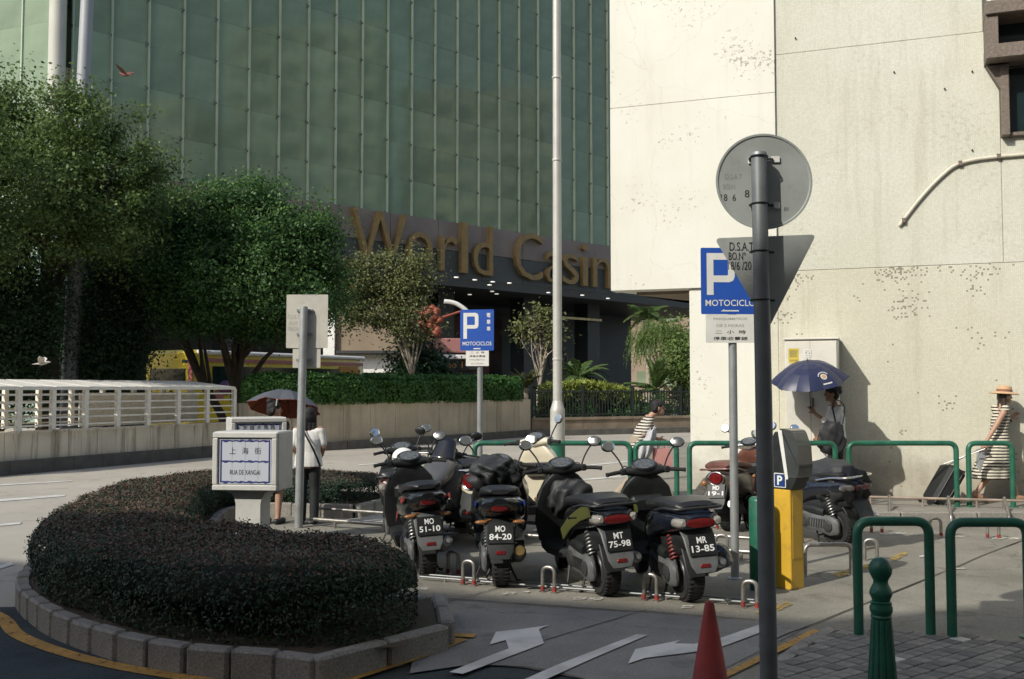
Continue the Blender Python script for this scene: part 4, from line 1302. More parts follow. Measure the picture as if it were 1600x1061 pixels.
# ---- horseshoe island: kerb, soil, hedge
isl_pts = [(-.66, 6.95, 0), (-1.62, 6.98, 0), (-2.34, 7.44, 0), (-2.98, 8.05, 0), (-3.5, 8.9, 0), (-3.9, 10.2, 0), (-4.3, 11.9, 0), (-4.55, 13.4, 0), (-4.1, 14.45, 0), (-3.3, 14.72, 0), (-1.95, 14.3, 0)]
isl_w = [.66, .74, .72, .68, .66, .64, .62, .70, .80, .82, .62]
ifr = path_frames(isl_pts, 10)
iw = np.interp(np.linspace(0, 1, len(ifr)), np.linspace(0, 1, len(isl_w)), isl_w)
isl = MB()
outer = [tuple((f[0] - f[2] * (iw[i] + .03))[:2]) for i, f in enumerate(ifr)]
inner = [tuple((f[0] + f[2] * (iw[i] + .02))[:2]) for i, f in enumerate(ifr)]
# which side is outside: away from the horseshoe's middle
mid = Vector((-2.0, 11.2, 0))
if (Vector((*outer[30], 0)) - mid).length < (Vector((*inner[30], 0)) - mid).length:
    outer, inner = inner, outer
KZ = .165
vv = [(x, y, KZ - .02) for x, y in outer] + [(x, y, KZ - .02) for x, y in inner]
k_ = len(outer)
mbi = MB(); mbi.add(vv, [(i, i + 1, k_ + i + 1, k_ + i) for i in range(k_ - 1)], 0, None, False)
island = struct(mbi.build('planting_island', M_SOIL, angle=0))
def kerb_run(path, step, w, h, parent, out_sign, seed):
    rs = random.Random(seed)
    P_ = [Vector((x, y, 0)) for x, y in path]
    L_ = [0]
    for i in range(len(P_) - 1):
        L_.append(L_[-1] + (P_[i + 1] - P_[i]).length)
    n = int(L_[-1] / step)
    def at(d):
        for i in range(len(P_) - 1):
            if d <= L_[i + 1]:
                return P_[i].lerp(P_[i + 1], (d - L_[i]) / (L_[i + 1] - L_[i]))
        return P_[-1]
    for k in range(n):
        a = at(L_[-1] * k / n); b_ = at(L_[-1] * (k + 1) / n)
        u = (b_ - a); l = u.length; u.normalize()
        nrm = Vector((-u.y, u.x, 0)) * out_sign
        mb = MB(); mb.box((0, 0, 0), (l - rs.uniform(.006, .016), w, h + .04), bev=rs.uniform(.012, .02))
        c = (a + b_) / 2 + nrm * (w / 2 + rs.uniform(-.007, .007))
        mb.build('kerb_stone', M_KERB, parent, (c.x, c.y, h / 2 - .02 + rs.uniform(-.006, .006)), (rs.uniform(-.012, .012), rs.uniform(-.01, .01), atan2(u.y, u.x) + rs.uniform(-.012, .012)), angle=30)
def out_sign(path):
    i = len(path) // 3
    u = Vector((path[i + 1][0] - path[i][0], path[i + 1][1] - path[i][1], 0)); n_ = Vector((-u.y, u.x, 0))
    return 1 if n_.dot(Vector((*path[i], 0)) - mid) > 0 else -1
so_ = out_sign(outer)
# squared near corner as in the street: end faces closed with stones
oc = [(-1.12, 6.02)] + [p for p in outer if p[0] < -1.5]
kerb_run([(-.50, 6.83), (-1.21, 5.985)], .54, .11, KZ, island, so_, 12)
mbc = MB(); mbc.add([(-.5, 6.83, KZ - .022), (-1.17, 6.03, KZ - .022), (-1.9, 6.4, KZ - .022), (-1.5, 7.6, KZ - .022), (-.62, 7.7, KZ - .022)], [(0, 4, 3, 2, 1)], 0, None, False)
struct(mbc.build('planting_soil', M_SOIL, angle=0))
kerb_run(oc, .30, .11, KZ, island, so_, 2)
kerb_run([(-.50, 6.83), (-.62, 7.75)], .45, .11, KZ, island, 1 if so_ < 0 else -1, 5)
kerb_run(inner, .42, .10, KZ, island, -so_ , 3)
kerb_run([inner[-1], outer[-1]], .42, .10, KZ, island, -1 if so_ > 0 else 1, 6)
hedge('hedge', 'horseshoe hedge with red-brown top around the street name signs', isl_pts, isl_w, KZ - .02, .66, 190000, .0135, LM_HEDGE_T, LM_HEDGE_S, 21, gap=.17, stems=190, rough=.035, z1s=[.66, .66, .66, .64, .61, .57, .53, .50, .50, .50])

# ---- clipped hedge on the planter wall
hpt = [p + Vector((-.15, .55, 0)) for p in [G(375, 707), G(440, 705.5), G(500, 703), G(600, 697), G(700, 690), G(812, 682)]]
hedge('hedge', 'bright green clipped hedge along the tan planter wall', hpt, [.5, .55, .55, .5, .5, .5], hz - .05, 2.08, 42000, .05, LM_CLIP, LM_CLIP, 22, gap=.05, rough=.09)

# ------------------------------------------------------------------ trees beyond the road
def blob_px(base, lst, Y0):
    out = []
    for px, py, rx, rz, dy in lst:
        c = P(px, py, Y0 + dy); s = (Y0 + dy) / FPX
        out.append(((c.x - base.x, c.y - base.y, c.z), (rx * s, min(rx, rz) * s * 1.0, rz * s)))
    return out
def base_px(px, Y):
    p = P(px, 600, Y)
    return Vector((p.x, Y, 0))
b1 = base_px(70, 28)
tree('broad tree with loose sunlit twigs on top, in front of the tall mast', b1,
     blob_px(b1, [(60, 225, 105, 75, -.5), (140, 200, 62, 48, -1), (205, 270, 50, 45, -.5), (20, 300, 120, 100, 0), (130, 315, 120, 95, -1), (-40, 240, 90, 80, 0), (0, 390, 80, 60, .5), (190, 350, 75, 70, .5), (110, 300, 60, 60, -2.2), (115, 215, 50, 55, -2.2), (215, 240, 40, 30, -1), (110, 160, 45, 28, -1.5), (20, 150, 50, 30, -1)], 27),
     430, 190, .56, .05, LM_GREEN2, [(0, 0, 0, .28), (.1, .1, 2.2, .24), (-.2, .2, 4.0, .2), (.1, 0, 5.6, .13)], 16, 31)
b2 = base_px(372, 30.5)
tree('dense dark round-topped tree standing over the yellow bus', b2,
     blob_px(b2, [(400, 335, 72, 50, -.5), (320, 345, 85, 60, 0), (470, 385, 65, 60, -.5), (280, 430, 70, 75, 0), (395, 440, 115, 85, -1), (490, 440, 48, 55, 0), (320, 480, 80, 40, .5), (440, 490, 75, 40, .3), (270, 465, 45, 40, 0)], 29.5),
     620, 210, .55, .05, LM_GREEN, [(.2, 0, 0, .2), (0, .1, .9, .18), (-.1, .1, 1.9, .17), (.15, 0, 3.2, .14)], 14, 32)
b2b = base_px(335, 31)
tree('slanting dark tree leaning left beside the yellow bus', b2b,
     blob_px(b2b, [(245, 385, 45, 45, 0), (240, 330, 45, 40, 0)], 31),
     120, 210, .55, .05, LM_GREEN, [(.45, 0, 0, .15), (.2, .1, .9, .13), (-.4, .1, 1.9, .12), (-1.0, 0, 3.2, .09)], 6, 33)
b3 = base_px(645, 35)
tree('small olive-leaved tree with thin visible branches above the planter wall', b3,
     blob_px(b3, [(600, 420, 62, 28, 0), (545, 438, 42, 32, 0), (640, 445, 38, 40, 0), (590, 480, 60, 40, 0), (640, 500, 34, 44, 0), (655, 410, 22, 16, 0)], 35),
     230, 85, .5, .052, LM_OLIVE, [(0, 0, 0, .13), (.05, 0, 1.4, .11), (-.1, .1, 2.6, .09), (-.3, 0, 3.5, .06)], 18, 34, bark=M_PBARK)
b4 = base_px(842, 43)
tree('half-bare little tree with pale trunk before the casino entrance', b4,
     blob_px(b4, [(822, 515, 17, 20, 0), (850, 498, 22, 15, 0), (858, 525, 15, 24, 0)], 43),
     70, 22, .55, .09, LM_OLIVE, [(0, 0, 0, .12), (-.05, 0, 1.3, .1), (.1, 0, 2.3, .08), (.05, 0, 3.2, .05)], 16, 35, bark=M_PBARK)
b0_ = Vector((-14.6, 22.6, 0))
tree('tree at the picture edge standing nearer than the tall mast', b0_, [((0, 0, 6.6), (2.5, 2.3, 2.3)), ((1.2, .6, 5.2), (1.8, 1.6, 1.5)), ((-1, -.6, 5.6), (1.8, 1.8, 1.6)), ((1.6, .2, 7.6), (1.3, 1.2, 1.1))], 280, 180, .58, .05, LM_GREEN2, [(0, 0, 0, .2), (.1, 0, 2, .17), (0, .1, 4, .13)], 10, 30)
# dark evergreen screen behind the shelter
def shrub(label, px, pyt, pyb, rx, Y, n_clump, per, lm, leaf, seed, spread=.5, name='shrub', group=None, cat='shrub', z0=None):
    b = base_px(px, Y); s = Y / FPX
    zt = P(px, pyt, Y).z; zb = P(px, pyb, Y).z
    root = thing(name, label, cat, (b.x, b.y, 0), 0, group)
    rng = np.random.default_rng(seed)
    bl = [((0, 0, (zt + zb) / 2), (rx * s, min(rx * s, 1.4), (zt - zb) / 2))]
    pos, nn, pc = foliage_points(rng, bl, n_clump, per, spread, .3)
    pos[:, 2] = np.maximum(pos[:, 2], .05)
    A, B = rand_frames(rng, len(pos), nn, .9)
    sz = leaf * rng.uniform(.6, 1.3, len(pos))
    leaves('foliage', pos, A * sz[:, None], B * (sz * .45)[:, None], lm, root)
    rs = random.Random(seed); mb = MB()
    for i in range(7):
        q = Vector(pc[rs.randrange(len(pc))])
        mb.tube(spline([(rs.uniform(-.2, .2), 0, 0), (q.x * .3, q.y * .3, q.z * .5), tuple(q)], 4), [.035 * (1 - j / 10) + .006 for j in range(9)], 5)
    stuff(mb.build('stems', M_BARK, root))
    return root
shrub('dark evergreen shrub at the picture edge behind the slatted shelter', 0, 400, 640, 78, 26.5, 330, 150, LM_DARKB, .055, 41, .65)
shrub('dark evergreen shrub right of the tall mast behind the slatted shelter', 170, 395, 640, 50, 29.5, 330, 150, LM_DARKB, .055, 42, .65)
shrub('low dark shrub under the olive-leaved tree', 655, 535, 640, 45, 36.5, 150, 50, LM_DARKB, .10, 44, .5)
shrub('dark shrub behind the iron fence below the lamp post', 880, 620, 668, 40, 40.2, 110, 45, LM_GREEN, .10, 45, .35)
shrub('dark shrub behind the iron fence below the cycad', 985, 620, 668, 60, 41.9, 140, 45, LM_GREEN, .10, 46, .35)
shrub('leafy green shrub at the wall end of the iron fence', 1068, 500, 650, 22, 44, 120, 45, LM_WIL, .09, 47, .5)
shrub('dark evergreen backdrop shrub directly behind the tall mast', 105, 390, 640, 60, 33, 260, 150, LM_DARKB, .06, 48, .7)
# willow-like tree: long hanging leaves
b5 = base_px(1032, 46)
def willow():
    rng = np.random.default_rng(51)
    root = thing('willow_tree', 'pale green weeping tree beside the white building', 'tree', b5)
    n_s = 420
    c = P(1032, 532, 46); s = 46 / FPX
    C = []; A = []
    for i in range(n_s):
        d = rng.normal(size=3); d /= np.linalg.norm(d); d[2] = abs(d[2])
        p = np.array([c.x - b5.x, 0, c.z]) + d * np.array([46 * s, 1.3, 34 * s]) * rng.uniform(.55, 1.05)
        ln = rng.uniform(.4, 1.5)
        out = np.array([d[0], d[1], 0]) * .5
        for k in range(20):
            t = k / 20
            q = p + out * ln * t * (1 - .4 * t) + np.array([0, 0, -1]) * ln * t * t * 1.1 + rng.normal(size=3) * .03
            C.append(q); A.append(out * .4 + np.array([0, 0, -.9]) * (.3 + t) + rng.normal(size=3) * .35)
    C = np.array(C); A = np.array(A); A /= np.linalg.norm(A, axis=1, keepdims=True)
    B = np.cross(A, rng.normal(size=A.shape)); B /= np.linalg.norm(B, axis=1, keepdims=True)
    sz = rng.uniform(.07, .12, len(C))
    leaves('crown', C, A * sz[:, None], B * (sz * .16)[:, None], LM_WIL, root)
    mb = MB(); mb.tube([(0, 0, 0), (.1, 0, 1.5), (0, 0, c.z)], [.16, .12, .06], 8)
    for a in range(6):
        mb.tube(spline([(0, 0, 1.6 + a * .2), (cos(a) * .6, sin(a) * .6, c.z), (cos(a) * 1.2, sin(a) * .9, c.z + .2)], 4), .04, 5)
    mb.build('trunk', M_PBARK, root)
willow()
def frond_mesh(l, w, nl, droop, seed, m):
    """feather palm leaf: rib with leaflets, lying along +x, curving down."""
    rs = random.Random(seed); mb = MB()
    rib = []
    for i in range(11):
        t = i / 10
        rib.append(Vector((l * t * (1 - .25 * droop * t), 0, l * (.28 * t - droop * t * t * .55))))
    mb.tube(rib, [.03 * (1 - i / 11) + .006 for i in range(11)], 5)
    for i in range(nl):
        t = .12 + .86 * i / nl
        k = min(int(t * 10), 9); p = rib[k].lerp(rib[k + 1], t * 10 - k)
        tg = (rib[k + 1] - rib[k]).normalized()
        for sd in (-1, 1):
            ln = w * (sin(pi * min(t * .9 + .12, 1)) ** .6) * rs.uniform(.85, 1.1)
            d = (tg * .55 + Vector((0, sd, 0)) * .85 + Vector((0, 0, .1 - .25 * rs.random()))).normalized()
            e = p + d * ln - Vector((0, 0, ln * .18))
            m_ = p + d * ln * .5
            nw = tg * .022 * (1 + l * .25)
            mb.add([p - nw * .4, m_ - nw, e, m_ + nw], [(0, 1, 2, 3)], 0, None, False)
    return mb.build('frond', m, data_only=True, angle=0)
def palm(label, base, h, n, l, w, droop, up, seed, lm, trunk_r=.16, name='palm_tree', cat='palm'):
    root = thing(name, label, cat, base)
    rs = random.Random(seed)
    if h > .1:
        mb = MB(); mb.tube([(0, 0, 0), (.05, 0, h * .5), (0, 0, h)], [trunk_r * 1.2, trunk_r, trunk_r * .85], 10); mb.build('trunk', M_PBARK, root)
    fm = [frond_mesh(l, w, 30, droop * f_, seed + i, lm) for i, f_ in enumerate((.8, 1.1, 1.4))]
    for i in range(n):
        tilt = rs.uniform(-up, up * .2) if i % 3 else -up * rs.uniform(.8, 1.2)
        link('frond', fm[i % 3], root, (0, 0, h), (rs.uniform(-.2, .2), tilt, i * 2.399 + rs.uniform(-.2, .2)))
p_ = base_px(1012, 62)
palm('tall palm with drooping feathery fronds behind the weeping tree', p_, P(1012, 498, 62).z, 16, 2.0, .55, 1.1, .75, 5, LM_PALM)
p_ = base_px(1024, 42.5)
palm('low cycad fanning stiff fronds behind the iron fence', p_, P(1024, 612, 42.5).z, 26, 1.75, .30, .55, 1.15, 9, LM_PALM, .2, 'cycad', 'cycad')
p_ = base_px(822, 37.8)
palm('small spiky cycad at the end of the clipped hedge', p_, P(822, 606, 37.8).z, 14, 1.0, .2, .6, .9, 12, LM_OLIVE, .12, 'cycad', 'cycad')
p_ = base_px(905, 42)
palm('dark cycad in the shade behind the yellow-green shrubs', p_, P(905, 592, 42).z, 18, 1.7, .3, .9, .7, 14, LM_PALM, .15, 'cycad', 'cycad')
# yellow-green strap-leaved bed
def strap_bed():
    rng = np.random.default_rng(61)
    a = P(842, 640, 38.6); b_ = P(1000, 640, 41.0)
    root = thing('shrub_bed', 'bed of yellow-green strap-leaved shrubs showing over the iron fence', 'shrubs', (a.x, a.y, 0))
    n = 5200
    t = rng.uniform(0, 1, n)
    x = t * (b_.x - a.x); y = t * (b_.y - a.y) + rng.uniform(0, 1.2, n)
    top = np.interp(t, [0, .12, .5, .8, 1], [1.75, 1.95, 2.0, 1.8, 1.55]) * rng.uniform(.94, 1.03, n)
    z = top - np.abs(rng.normal(0, .28, n))
    C = np.stack([x, y, z], 1)
    A = np.stack([rng.normal(0, .6, n), rng.normal(0, .6, n) - .2, rng.uniform(.2, 1.2, n)], 1); A /= np.linalg.norm(A, axis=1, keepdims=True)
    B = np.cross(A, rng.normal(size=A.shape)); B /= np.linalg.norm(B, axis=1, keepdims=True)
    sz = rng.uniform(.10, .2, n)
    leaves('foliage', C, A * sz[:, None], B * (sz * .22)[:, None], LM_YEL, root)
    mb = MB()
    for i in range(40):
        q = i / 40; xx = q * (b_.x - a.x); yy = q * (b_.y - a.y) + .6
        mb.tube([(xx, yy, 0), (xx + .05, yy, 1.4)], .02, 4)
    stuff(mb.build('stems', M_BARK, root))
strap_bed()
struct(sheet('garden', [(-20, 39), (1.0, 37.4), (9.5, 41.6), (40, 60), (-14, 44)], -.012, M_SOIL))

# ================================================================== scooters
def sec(y, zc, hw, hh, e=2.6, n=16, x0=0.0):
    r = []
    for j in range(n):
        a = 2 * pi * j / n
        c, s = cos(a), sin(a)
        r.append((x0 + hw * math.copysign(abs(c) ** (2 / e), c), y, zc + hh * math.copysign(abs(s) ** (2 / e), s)))
    return r
def secz(z, yc, hw, hd, e=2.6, n=18, bow=0.0):
    """ring lying flat at height z; bow pushes the sides back."""
    r = []
    for j in range(n):
        a = 2 * pi * j / n
        c, s = cos(a), sin(a)
        x = hw * math.copysign(abs(c) ** (2 / e), c)
        r.append((x, yc + hd * math.copysign(abs(s) ** (2 / e), s) - bow * (x / max(hw, .01)) ** 2, z))
    return r
def strap(mb, path, widths, th, n=12, mi=0, x0=0.0, e=4):
    """curved plate: path of (y, z), half-widths, half-thickness."""
    rings = []
    k = len(path)
    for i in range(k):
        t = Vector((path[min(i + 1, k - 1)][0] - path[max(i - 1, 0)][0], path[min(i + 1, k - 1)][1] - path[max(i - 1, 0)][1])).normalized()
        nn = Vector((-t.y, t.x)); ring = []
        for j in range(n):
            a = 2 * pi * j / n; c, s = cos(a), sin(a)
            x = widths[i] * math.copysign(abs(c) ** (2 / e), c); h = th * math.copysign(abs(s) ** (2 / e), s)
            ring.append((x0 + x, path[i][0] + nn.x * h, path[i][1] + nn.y * h))
        rings.append(ring)
    mb.loft(rings, mi)
WX = Matrix.Rotation(pi / 2, 4, 'Y')
def wheel(parent, name, y, R, w, rimm, x0=0.0):
    T = Matrix.Translation((x0, y, R)) @ WX
    mb = MB()
    mb.lathe([(R * .60, -w * .42), (R * .70, -w * .5), (R * .88, -w * .5), (R * .965, -w * .34), (R * .995, -w * .12), (R, 0), (R * .995, w * .12), (R * .965, w * .34), (R * .88, w * .5), (R * .70, w * .5), (R * .60, w * .42)], 28, M=T)
    for k in range(36):
        a = 2 * pi * k / 36
        for sx in (-1, 1):
            mb.box((sx * w * .28, cos(a) * R * .957, sin(a) * R * .957), (w * .3, R * .085, R * .05), rot=(a, 0, 0), M=Matrix.Translation((x0, y, R)))
    o = mb.build(name, M_RUBBER, parent)
    mb = MB()
    for sx in (-1, 1):
        mb.lathe([(R * .60, sx * w * .43), (R * .57, sx * w * .50), (R * .52, sx * w * .46), (R * .50, sx * w * .3)], 24, M=T)
        for k in range(5):
            a = 2 * pi * k / 5
            mb.box((sx * w * .36, cos(a) * R * .3, sin(a) * R * .3), (w * .16, R * .48, R * .12), rot=(a, 0, 0), M=Matrix.Translation((x0, y, R)))
        mb.lathe([(R * .16, sx * w * .3), (R * .16, sx * w * .55), (R * .05, sx * w * .6)], 14, M=T)
    mb.build('rim', rimm, o)
    return o
def coil(a, b, r, turns, wire):
    a = Vector(a); b = Vector(b); d = (b - a).normalized()
    u = d.cross(Vector((1, 0, 0))).normalized(); v = d.cross(u)
    n = turns * 10
    return [a.lerp(b, i / n) + u * cos(2 * pi * i / 10) * r + v * sin(2 * pi * i / 10) * r for i in range(n + 1)]
def drape(c, r, seed, amp=.02, n=64, k=32, fold=9, flat=None, rot=None):
    """thrown-over cloth: a rounded form with creases and hanging folds."""
    rs = random.Random(seed); ph = [rs.uniform(0, 6) for _ in range(8)]
    mb = MB(); mb.ell((0, 0, 0), (1, 1, 1), n, k)
    R = Euler(rot).to_matrix() if rot else Matrix.Identity(3)
    def ridge(x): return 1 - 2 * abs(sin(x))
    v = []
    for p in mb.v:
        p = Vector(p); a = atan2(p.y, p.x); low = min(1.0, max(0, .55 - p.z))
        q = (abs(p.x) ** 3 + abs(p.y) ** 3 + abs(p.z) ** 3) ** (-1 / 3)
        p = p * (.5 + .5 * q)
        w = a + .5 * sin(2.3 * p.z + ph[0]) + .25 * sin(5 * p.z + ph[6])
        f = amp * (ridge(w * fold / 2 + ph[1]) * low + .45 * ridge(w * fold * .83 + ph[2]) * low + .55 * ridge(2.2 * p.x + 2.9 * p.y + 1.4 * p.z + ph[3]) * (1 - .5 * low) + .35 * ridge(4.3 * p.y - 3.7 * p.x + 2 * p.z + ph[4]) + .8 * sin(2.1 * p.x + ph[5]) * sin(1.7 * p.y + ph[7]))
        p = p * (1 + f / min(r))
        p = Vector((p.x * r[0], p.y * r[1], p.z * r[2]))
        if flat is not None and p.z < flat:
            p.z = flat + (p.z - flat) * .2
        p = R @ p
        v.append((p.x + c[0], p.y + c[1], p.z + c[2]))
    mb.v = v
    return mb
M_CLOTH = mat('black_cover_cloth', (.022, .023, .024), .55, var=.3, scale=9, bump=.3, bscale=120)
M_CLOTHG = mat('charcoal_cover_cloth', (.026, .028, .03), .6, var=.3, scale=6, bump=.3, bscale=120)
M_SEAT = mat('black_vinyl_seat', (.018, .018, .019), .36, var=.25, scale=10, bump=.12, bscale=300)

def scooter(label, loc, rotz, body, tail=None, shield=None, fender=None, engine=None, spring=None, plate=None, tailstyle='wide', seat=None, roll=-3.5, seatz=0.0, front='slim',
            muffler=None, mtip=None, mir=(1, 1), steer=0.0, screen=False, lever=True, rack=True, mround=False, mats={}, bars=True, group='parked scooters', cat='scooter', accent=None, size=1.0):
    tail = tail or body; shield = shield or M_BLACKP; fender = fender or M_BLACKP; engine = engine or M_GREYP
    spring = spring or M_ALU; seat = seat or M_SEAT; muffler = muffler or M_DGREY
    t = thing('parked_scooter', label, cat, loc, 0, group)
    t.rotation_euler = (0, radians(roll), rotz)
    t.rotation_mode = 'XYZ'
    t.scale = (size,) * 3
    R = .225
    wheel(t, 'wheel', 0.0, R, .115, M_DGREY)
    # ---- engine, drive case, exhaust
    mb = MB(); mb.loft([sec(.02, .30, .07, .07), sec(.12, .31, .10, .11), sec(.34, .32, .11, .13), sec(.46, .31, .09, .10), sec(.5, .3, .05, .05)])
    for i in range(5):
        mb.box((.02, .36 + i * .026, .33), (.24, .008, .15))
    mb.build('engine', M_DGREY, t)
    mb = MB(); x0 = -.135
    mb.loft([sec(-.13, .235, .012, .05, x0=x0), sec(-.11, .235, .03, .085, x0=x0), sec(0, .24, .042, .115, x0=x0), sec(.16, .255, .042, .095, x0=x0), sec(.34, .275, .045, .115, x0=x0), sec(.43, .28, .032, .09, x0=x0), sec(.46, .28, .012, .05, x0=x0)])
    ec = mb.build('engine_cover', engine, t)
    mb = MB()
    for (yy, zz, rr) in ((0, .24, .062), (.33, .275, .07)):
        mb.lathe([(rr, 0), (rr, .012), (rr * .8, .02), (rr * .3, .022)], 18, M=Matrix.Translation((x0 - .036, yy, zz)) @ Matrix.Rotation(-pi / 2, 4, 'Y'))
    for a in range(7):
        mb.box((x0 - .046, .05 + a * .035, .262), (.008, .012, .10), rot=(.2, 0, 0))
    mb.build('case_boss', M_DGREY, ec)
    mb = MB(); mb.loft([sec(.06, .375, .05, .045, x0=-.12), sec(.2, .40, .06, .055, x0=-.12), sec(.36, .40, .045, .045, x0=-.12)]); mb.build('air_box', M_BLACKP, t)
    mb = MB(); ml = [(.03, .42, .17), (.10, .36, .15), (.135, .2, .19), (.15, .08, .235), (.155, -.04, .27), (.16, -.2, .315), (.162, -.30, .345), (.162, -.325, .352)]
    mb.tube(ml, [.018, .018, .02, .042, .062, .064, .058, .04], 16); mf = mb.build('muffler', muffler, t)
    mb = MB(); mb.tube([(.162, -.318, .35), (.162, -.345, .358)], [.046, .042], 14, mi=0); mb.tube([(.162, -.33, .354), (.163, -.375, .366)], .022 if not mtip else .042, 14); mb.build('exhaust_tip', mtip or M_ALU, mf)
    mb = MB(); strap(mb, [(-.02, .335), (-.12, .36), (-.24, .395)], [.035, .04, .03], .006, x0=.175); mb.build('heat_shield', M_BLACKP, mf)
    # ---- rear suspension
    for sx in ((-1, 1) if tailstyle != 'round' else (-1,)):
        a, b_ = (sx * .115, -.06, .29), (sx * .11, .05, .60)
        mb = MB(); mb.tube([a, Vector(a).lerp(Vector(b_), .5)], .017, 8); mb.tube([Vector(a).lerp(Vector(b_), .45), b_], .024, 8)
        so_ = mb.build('shock_absorber', M_DGREY, t)
        mb = MB(); mb.tube(coil(Vector(a).lerp(Vector(b_), .2), Vector(a).lerp(Vector(b_), .86), .031, 7, .006), .0075, 5); mb.build('spring', spring, so_)
    # ---- rear bodywork
    sz = seatz
    mb = MB()
    if tailstyle == 'sport':
        mb.loft([sec(-.42, .785, .045, .025), sec(-.37, .765, .095, .055), sec(-.27, .73, .14, .09), sec(-.08, .69, .17, .125), sec(.15, .655, .175, .145), sec(.35, .60, .155, .15), sec(.5, .52, .12, .14), sec(.56, .47, .08, .09)])
    elif tailstyle == 'round':
        mb.loft([sec(-.34, .60, .05, .06, 2), sec(-.31, .60, .11, .12, 2), sec(-.2, .59, .165, .17, 2.1), sec(0, .575, .195, .20, 2.2), sec(.2, .56, .19, .20, 2.2), sec(.36, .54, .15, .19, 2.2), sec(.47, .5, .11, .16, 2.3)])
    else:
        mb.loft([sec(-.37, .70, .07, .035), sec(-.33, .70, .12, .075), sec(-.2, .69, .15, .095), sec(.0, .67, .165, .115), sec(.2, .64, .165, .13), sec(.36, .59, .155, .15), sec(.5, .51, .13, .14), sec(.56, .46, .09, .09)])
    tp = mb.build('tail_panel', tail, t)
    if accent:
        for sx in (-1, 1):
            mb = MB(); strap(mb, [(-.28, .76), (-.05, .70), (.2, .60), (.4, .48)], [.006] * 4, .055 if tailstyle == 'wide' else .024, x0=sx * .158)
            mb.build('accent_panel', accent, tp)
    mb = MB(); mb.loft([sec(-.25, .50, .06, .06), sec(-.1, .52, .09, .09), sec(.2, .47, .10, .09), sec(.5, .40, .10, .09), sec(.62, .33, .1, .06)]); mb.build('under_tray', M_BLACKP, t)
    mb = MB(); mb.loft([sec(-.17, .47, .06, .05), sec(-.10, .47, .11, .09), sec(.06, .45, .135, .13), sec(.3, .42, .15, .15), sec(.48, .38, .14, .11), sec(.56, .34, .1, .06)]); mb.build('side_cover', M_BLACKP, t)
    # tail light and indicators
    if tailstyle == 'sport':
        mb = MB(); mb.loft([sec(-.405, .742, .02, .012), sec(-.395, .742, .05, .04), sec(-.34, .735, .07, .055), sec(-.28, .72, .06, .05)]); mb.build('tail_light', M_REDL, t)
        ind = [(-.12, -.30, .60), (.12, -.30, .60)]
        for p in ind:
            mb = MB(); mb.ell(p, (.042, .028, .02), 12, 8); mb.tube([(p[0] * .5, -.27, .62), p], .008, 6); mb.build('indicator', M_ORL, t)
    elif tailstyle == 'round':
        mb = MB(); mb.loft([sec(-.375, .66, .02, .02, 2), sec(-.37, .66, .055, .06, 2.6), sec(-.33, .655, .07, .075, 2.6), sec(-.28, .65, .06, .06, 2.6)]); mb.build('tail_light', M_REDL, t)
        mb = MB(); mb.tube([( .072 * cos(a * pi / 9), -.35, .658 + .078 * sin(a * pi / 9)) for a in range(19)], .008, 6); mb.build('light_rim', M_CHROME, t)
        for sx in (-1, 1):
            mb = MB(); mb.ell((sx * .135, -.29, .60), (.03, .025, .035), 12, 8); mb.build('indicator', M_ORL, t)
    else:
        mb = MB(); mb.loft([sec(-.385, .685, .05, .015), sec(-.38, .685, .085, .035), sec(-.33, .685, .092, .042), sec(-.25, .68, .08, .04)]); mb.build('tail_light', M_REDL, t)
        for sx in (-1, 1):
            mb = MB(); mb.loft([sec(-.372, .687, .012, .02, x0=sx * .105), sec(-.345, .687, .03, .037, x0=sx * .108), sec(-.26, .685, .04, .04, x0=sx * .112), sec(-.2, .68, .02, .03, x0=sx * .12)]); mb.build('indicator', M_CLEARL, t)
    # rear mudguard carrying the plate
    mb = MB(); strap(mb, [(-.17, .63), (-.26, .61), (-.315, .56), (-.36, .46), (-.40, .36), (-.415, .30)], [.10, .105, .10, .095, .085, .06], .011)
    mg = mb.build('rear_mudguard', fender, t)
    mb = MB(); strap(mb, [(-.15 + .27 * 0, .455), (-.20, .40), (-.245, .30), (-.26, .24)], [.07, .075, .075, .06], .008); mb.build('inner_mudguard', M_BLACKP, t)
    if plate:
        Mf = Matrix.Translation((0, -.372, .512)) @ Matrix.Rotation(radians(-17), 4, 'X') @ Matrix.Rotation(pi / 2, 4, 'X')
        mb = MB(); mb.box((0, 0, 0), (.225, .17, .006), bev=.002, M=Mf); po = mb.build('licence_plate', M_PLATE, t)
        mb = MB(); fit_text(mb, plate[0], .085, .052, (0, .039, .0045), Mf, bold=.018); fit_text(mb, plate[1], .190, .052, (0, -.028, .0045), Mf, bold=.018); mb.build('plate_characters', M_PTEXT, po)
    mb = MB(); Mr = Matrix.Translation((0, -.414, .355)) @ Matrix.Rotation(radians(-14), 4, 'X') @ Matrix.Rotation(pi / 2, 4, 'X'); mb.box((0, 0, 0), (.085, .032, .012), bev=.004, M=Mr); mb.build('reflector', M_REDL, t)
    # ---- seat and rail
    mb = MB()
    if tailstyle == 'sport':
        mb.loft([sec(-.30, .855, .06, .02), sec(-.26, .86, .10, .04), sec(-.12, .85, .125, .05), sec(.04, .83, .135, .055), sec(.12, .795, .145, .05), sec(.3, .775, .145, .05), sec(.48, .76, .11, .045), sec(.58, .745, .06, .03)])
    else:
        z_ = .80 + sz
        mb.loft([sec(-.29, z_ - .005, .09, .02), sec(-.26, z_ + .005, .125, .042), sec(-.12, z_ + .012, .15, .056), sec(.05, z_ + .006, .155, .055), sec(.16, z_ - .012, .155, .05), sec(.3, z_ - .03, .15, .05), sec(.46, z_ - .04, .12, .045), sec(.56, z_ - .045, .07, .03)])
    mb.build('seat', seat, t)
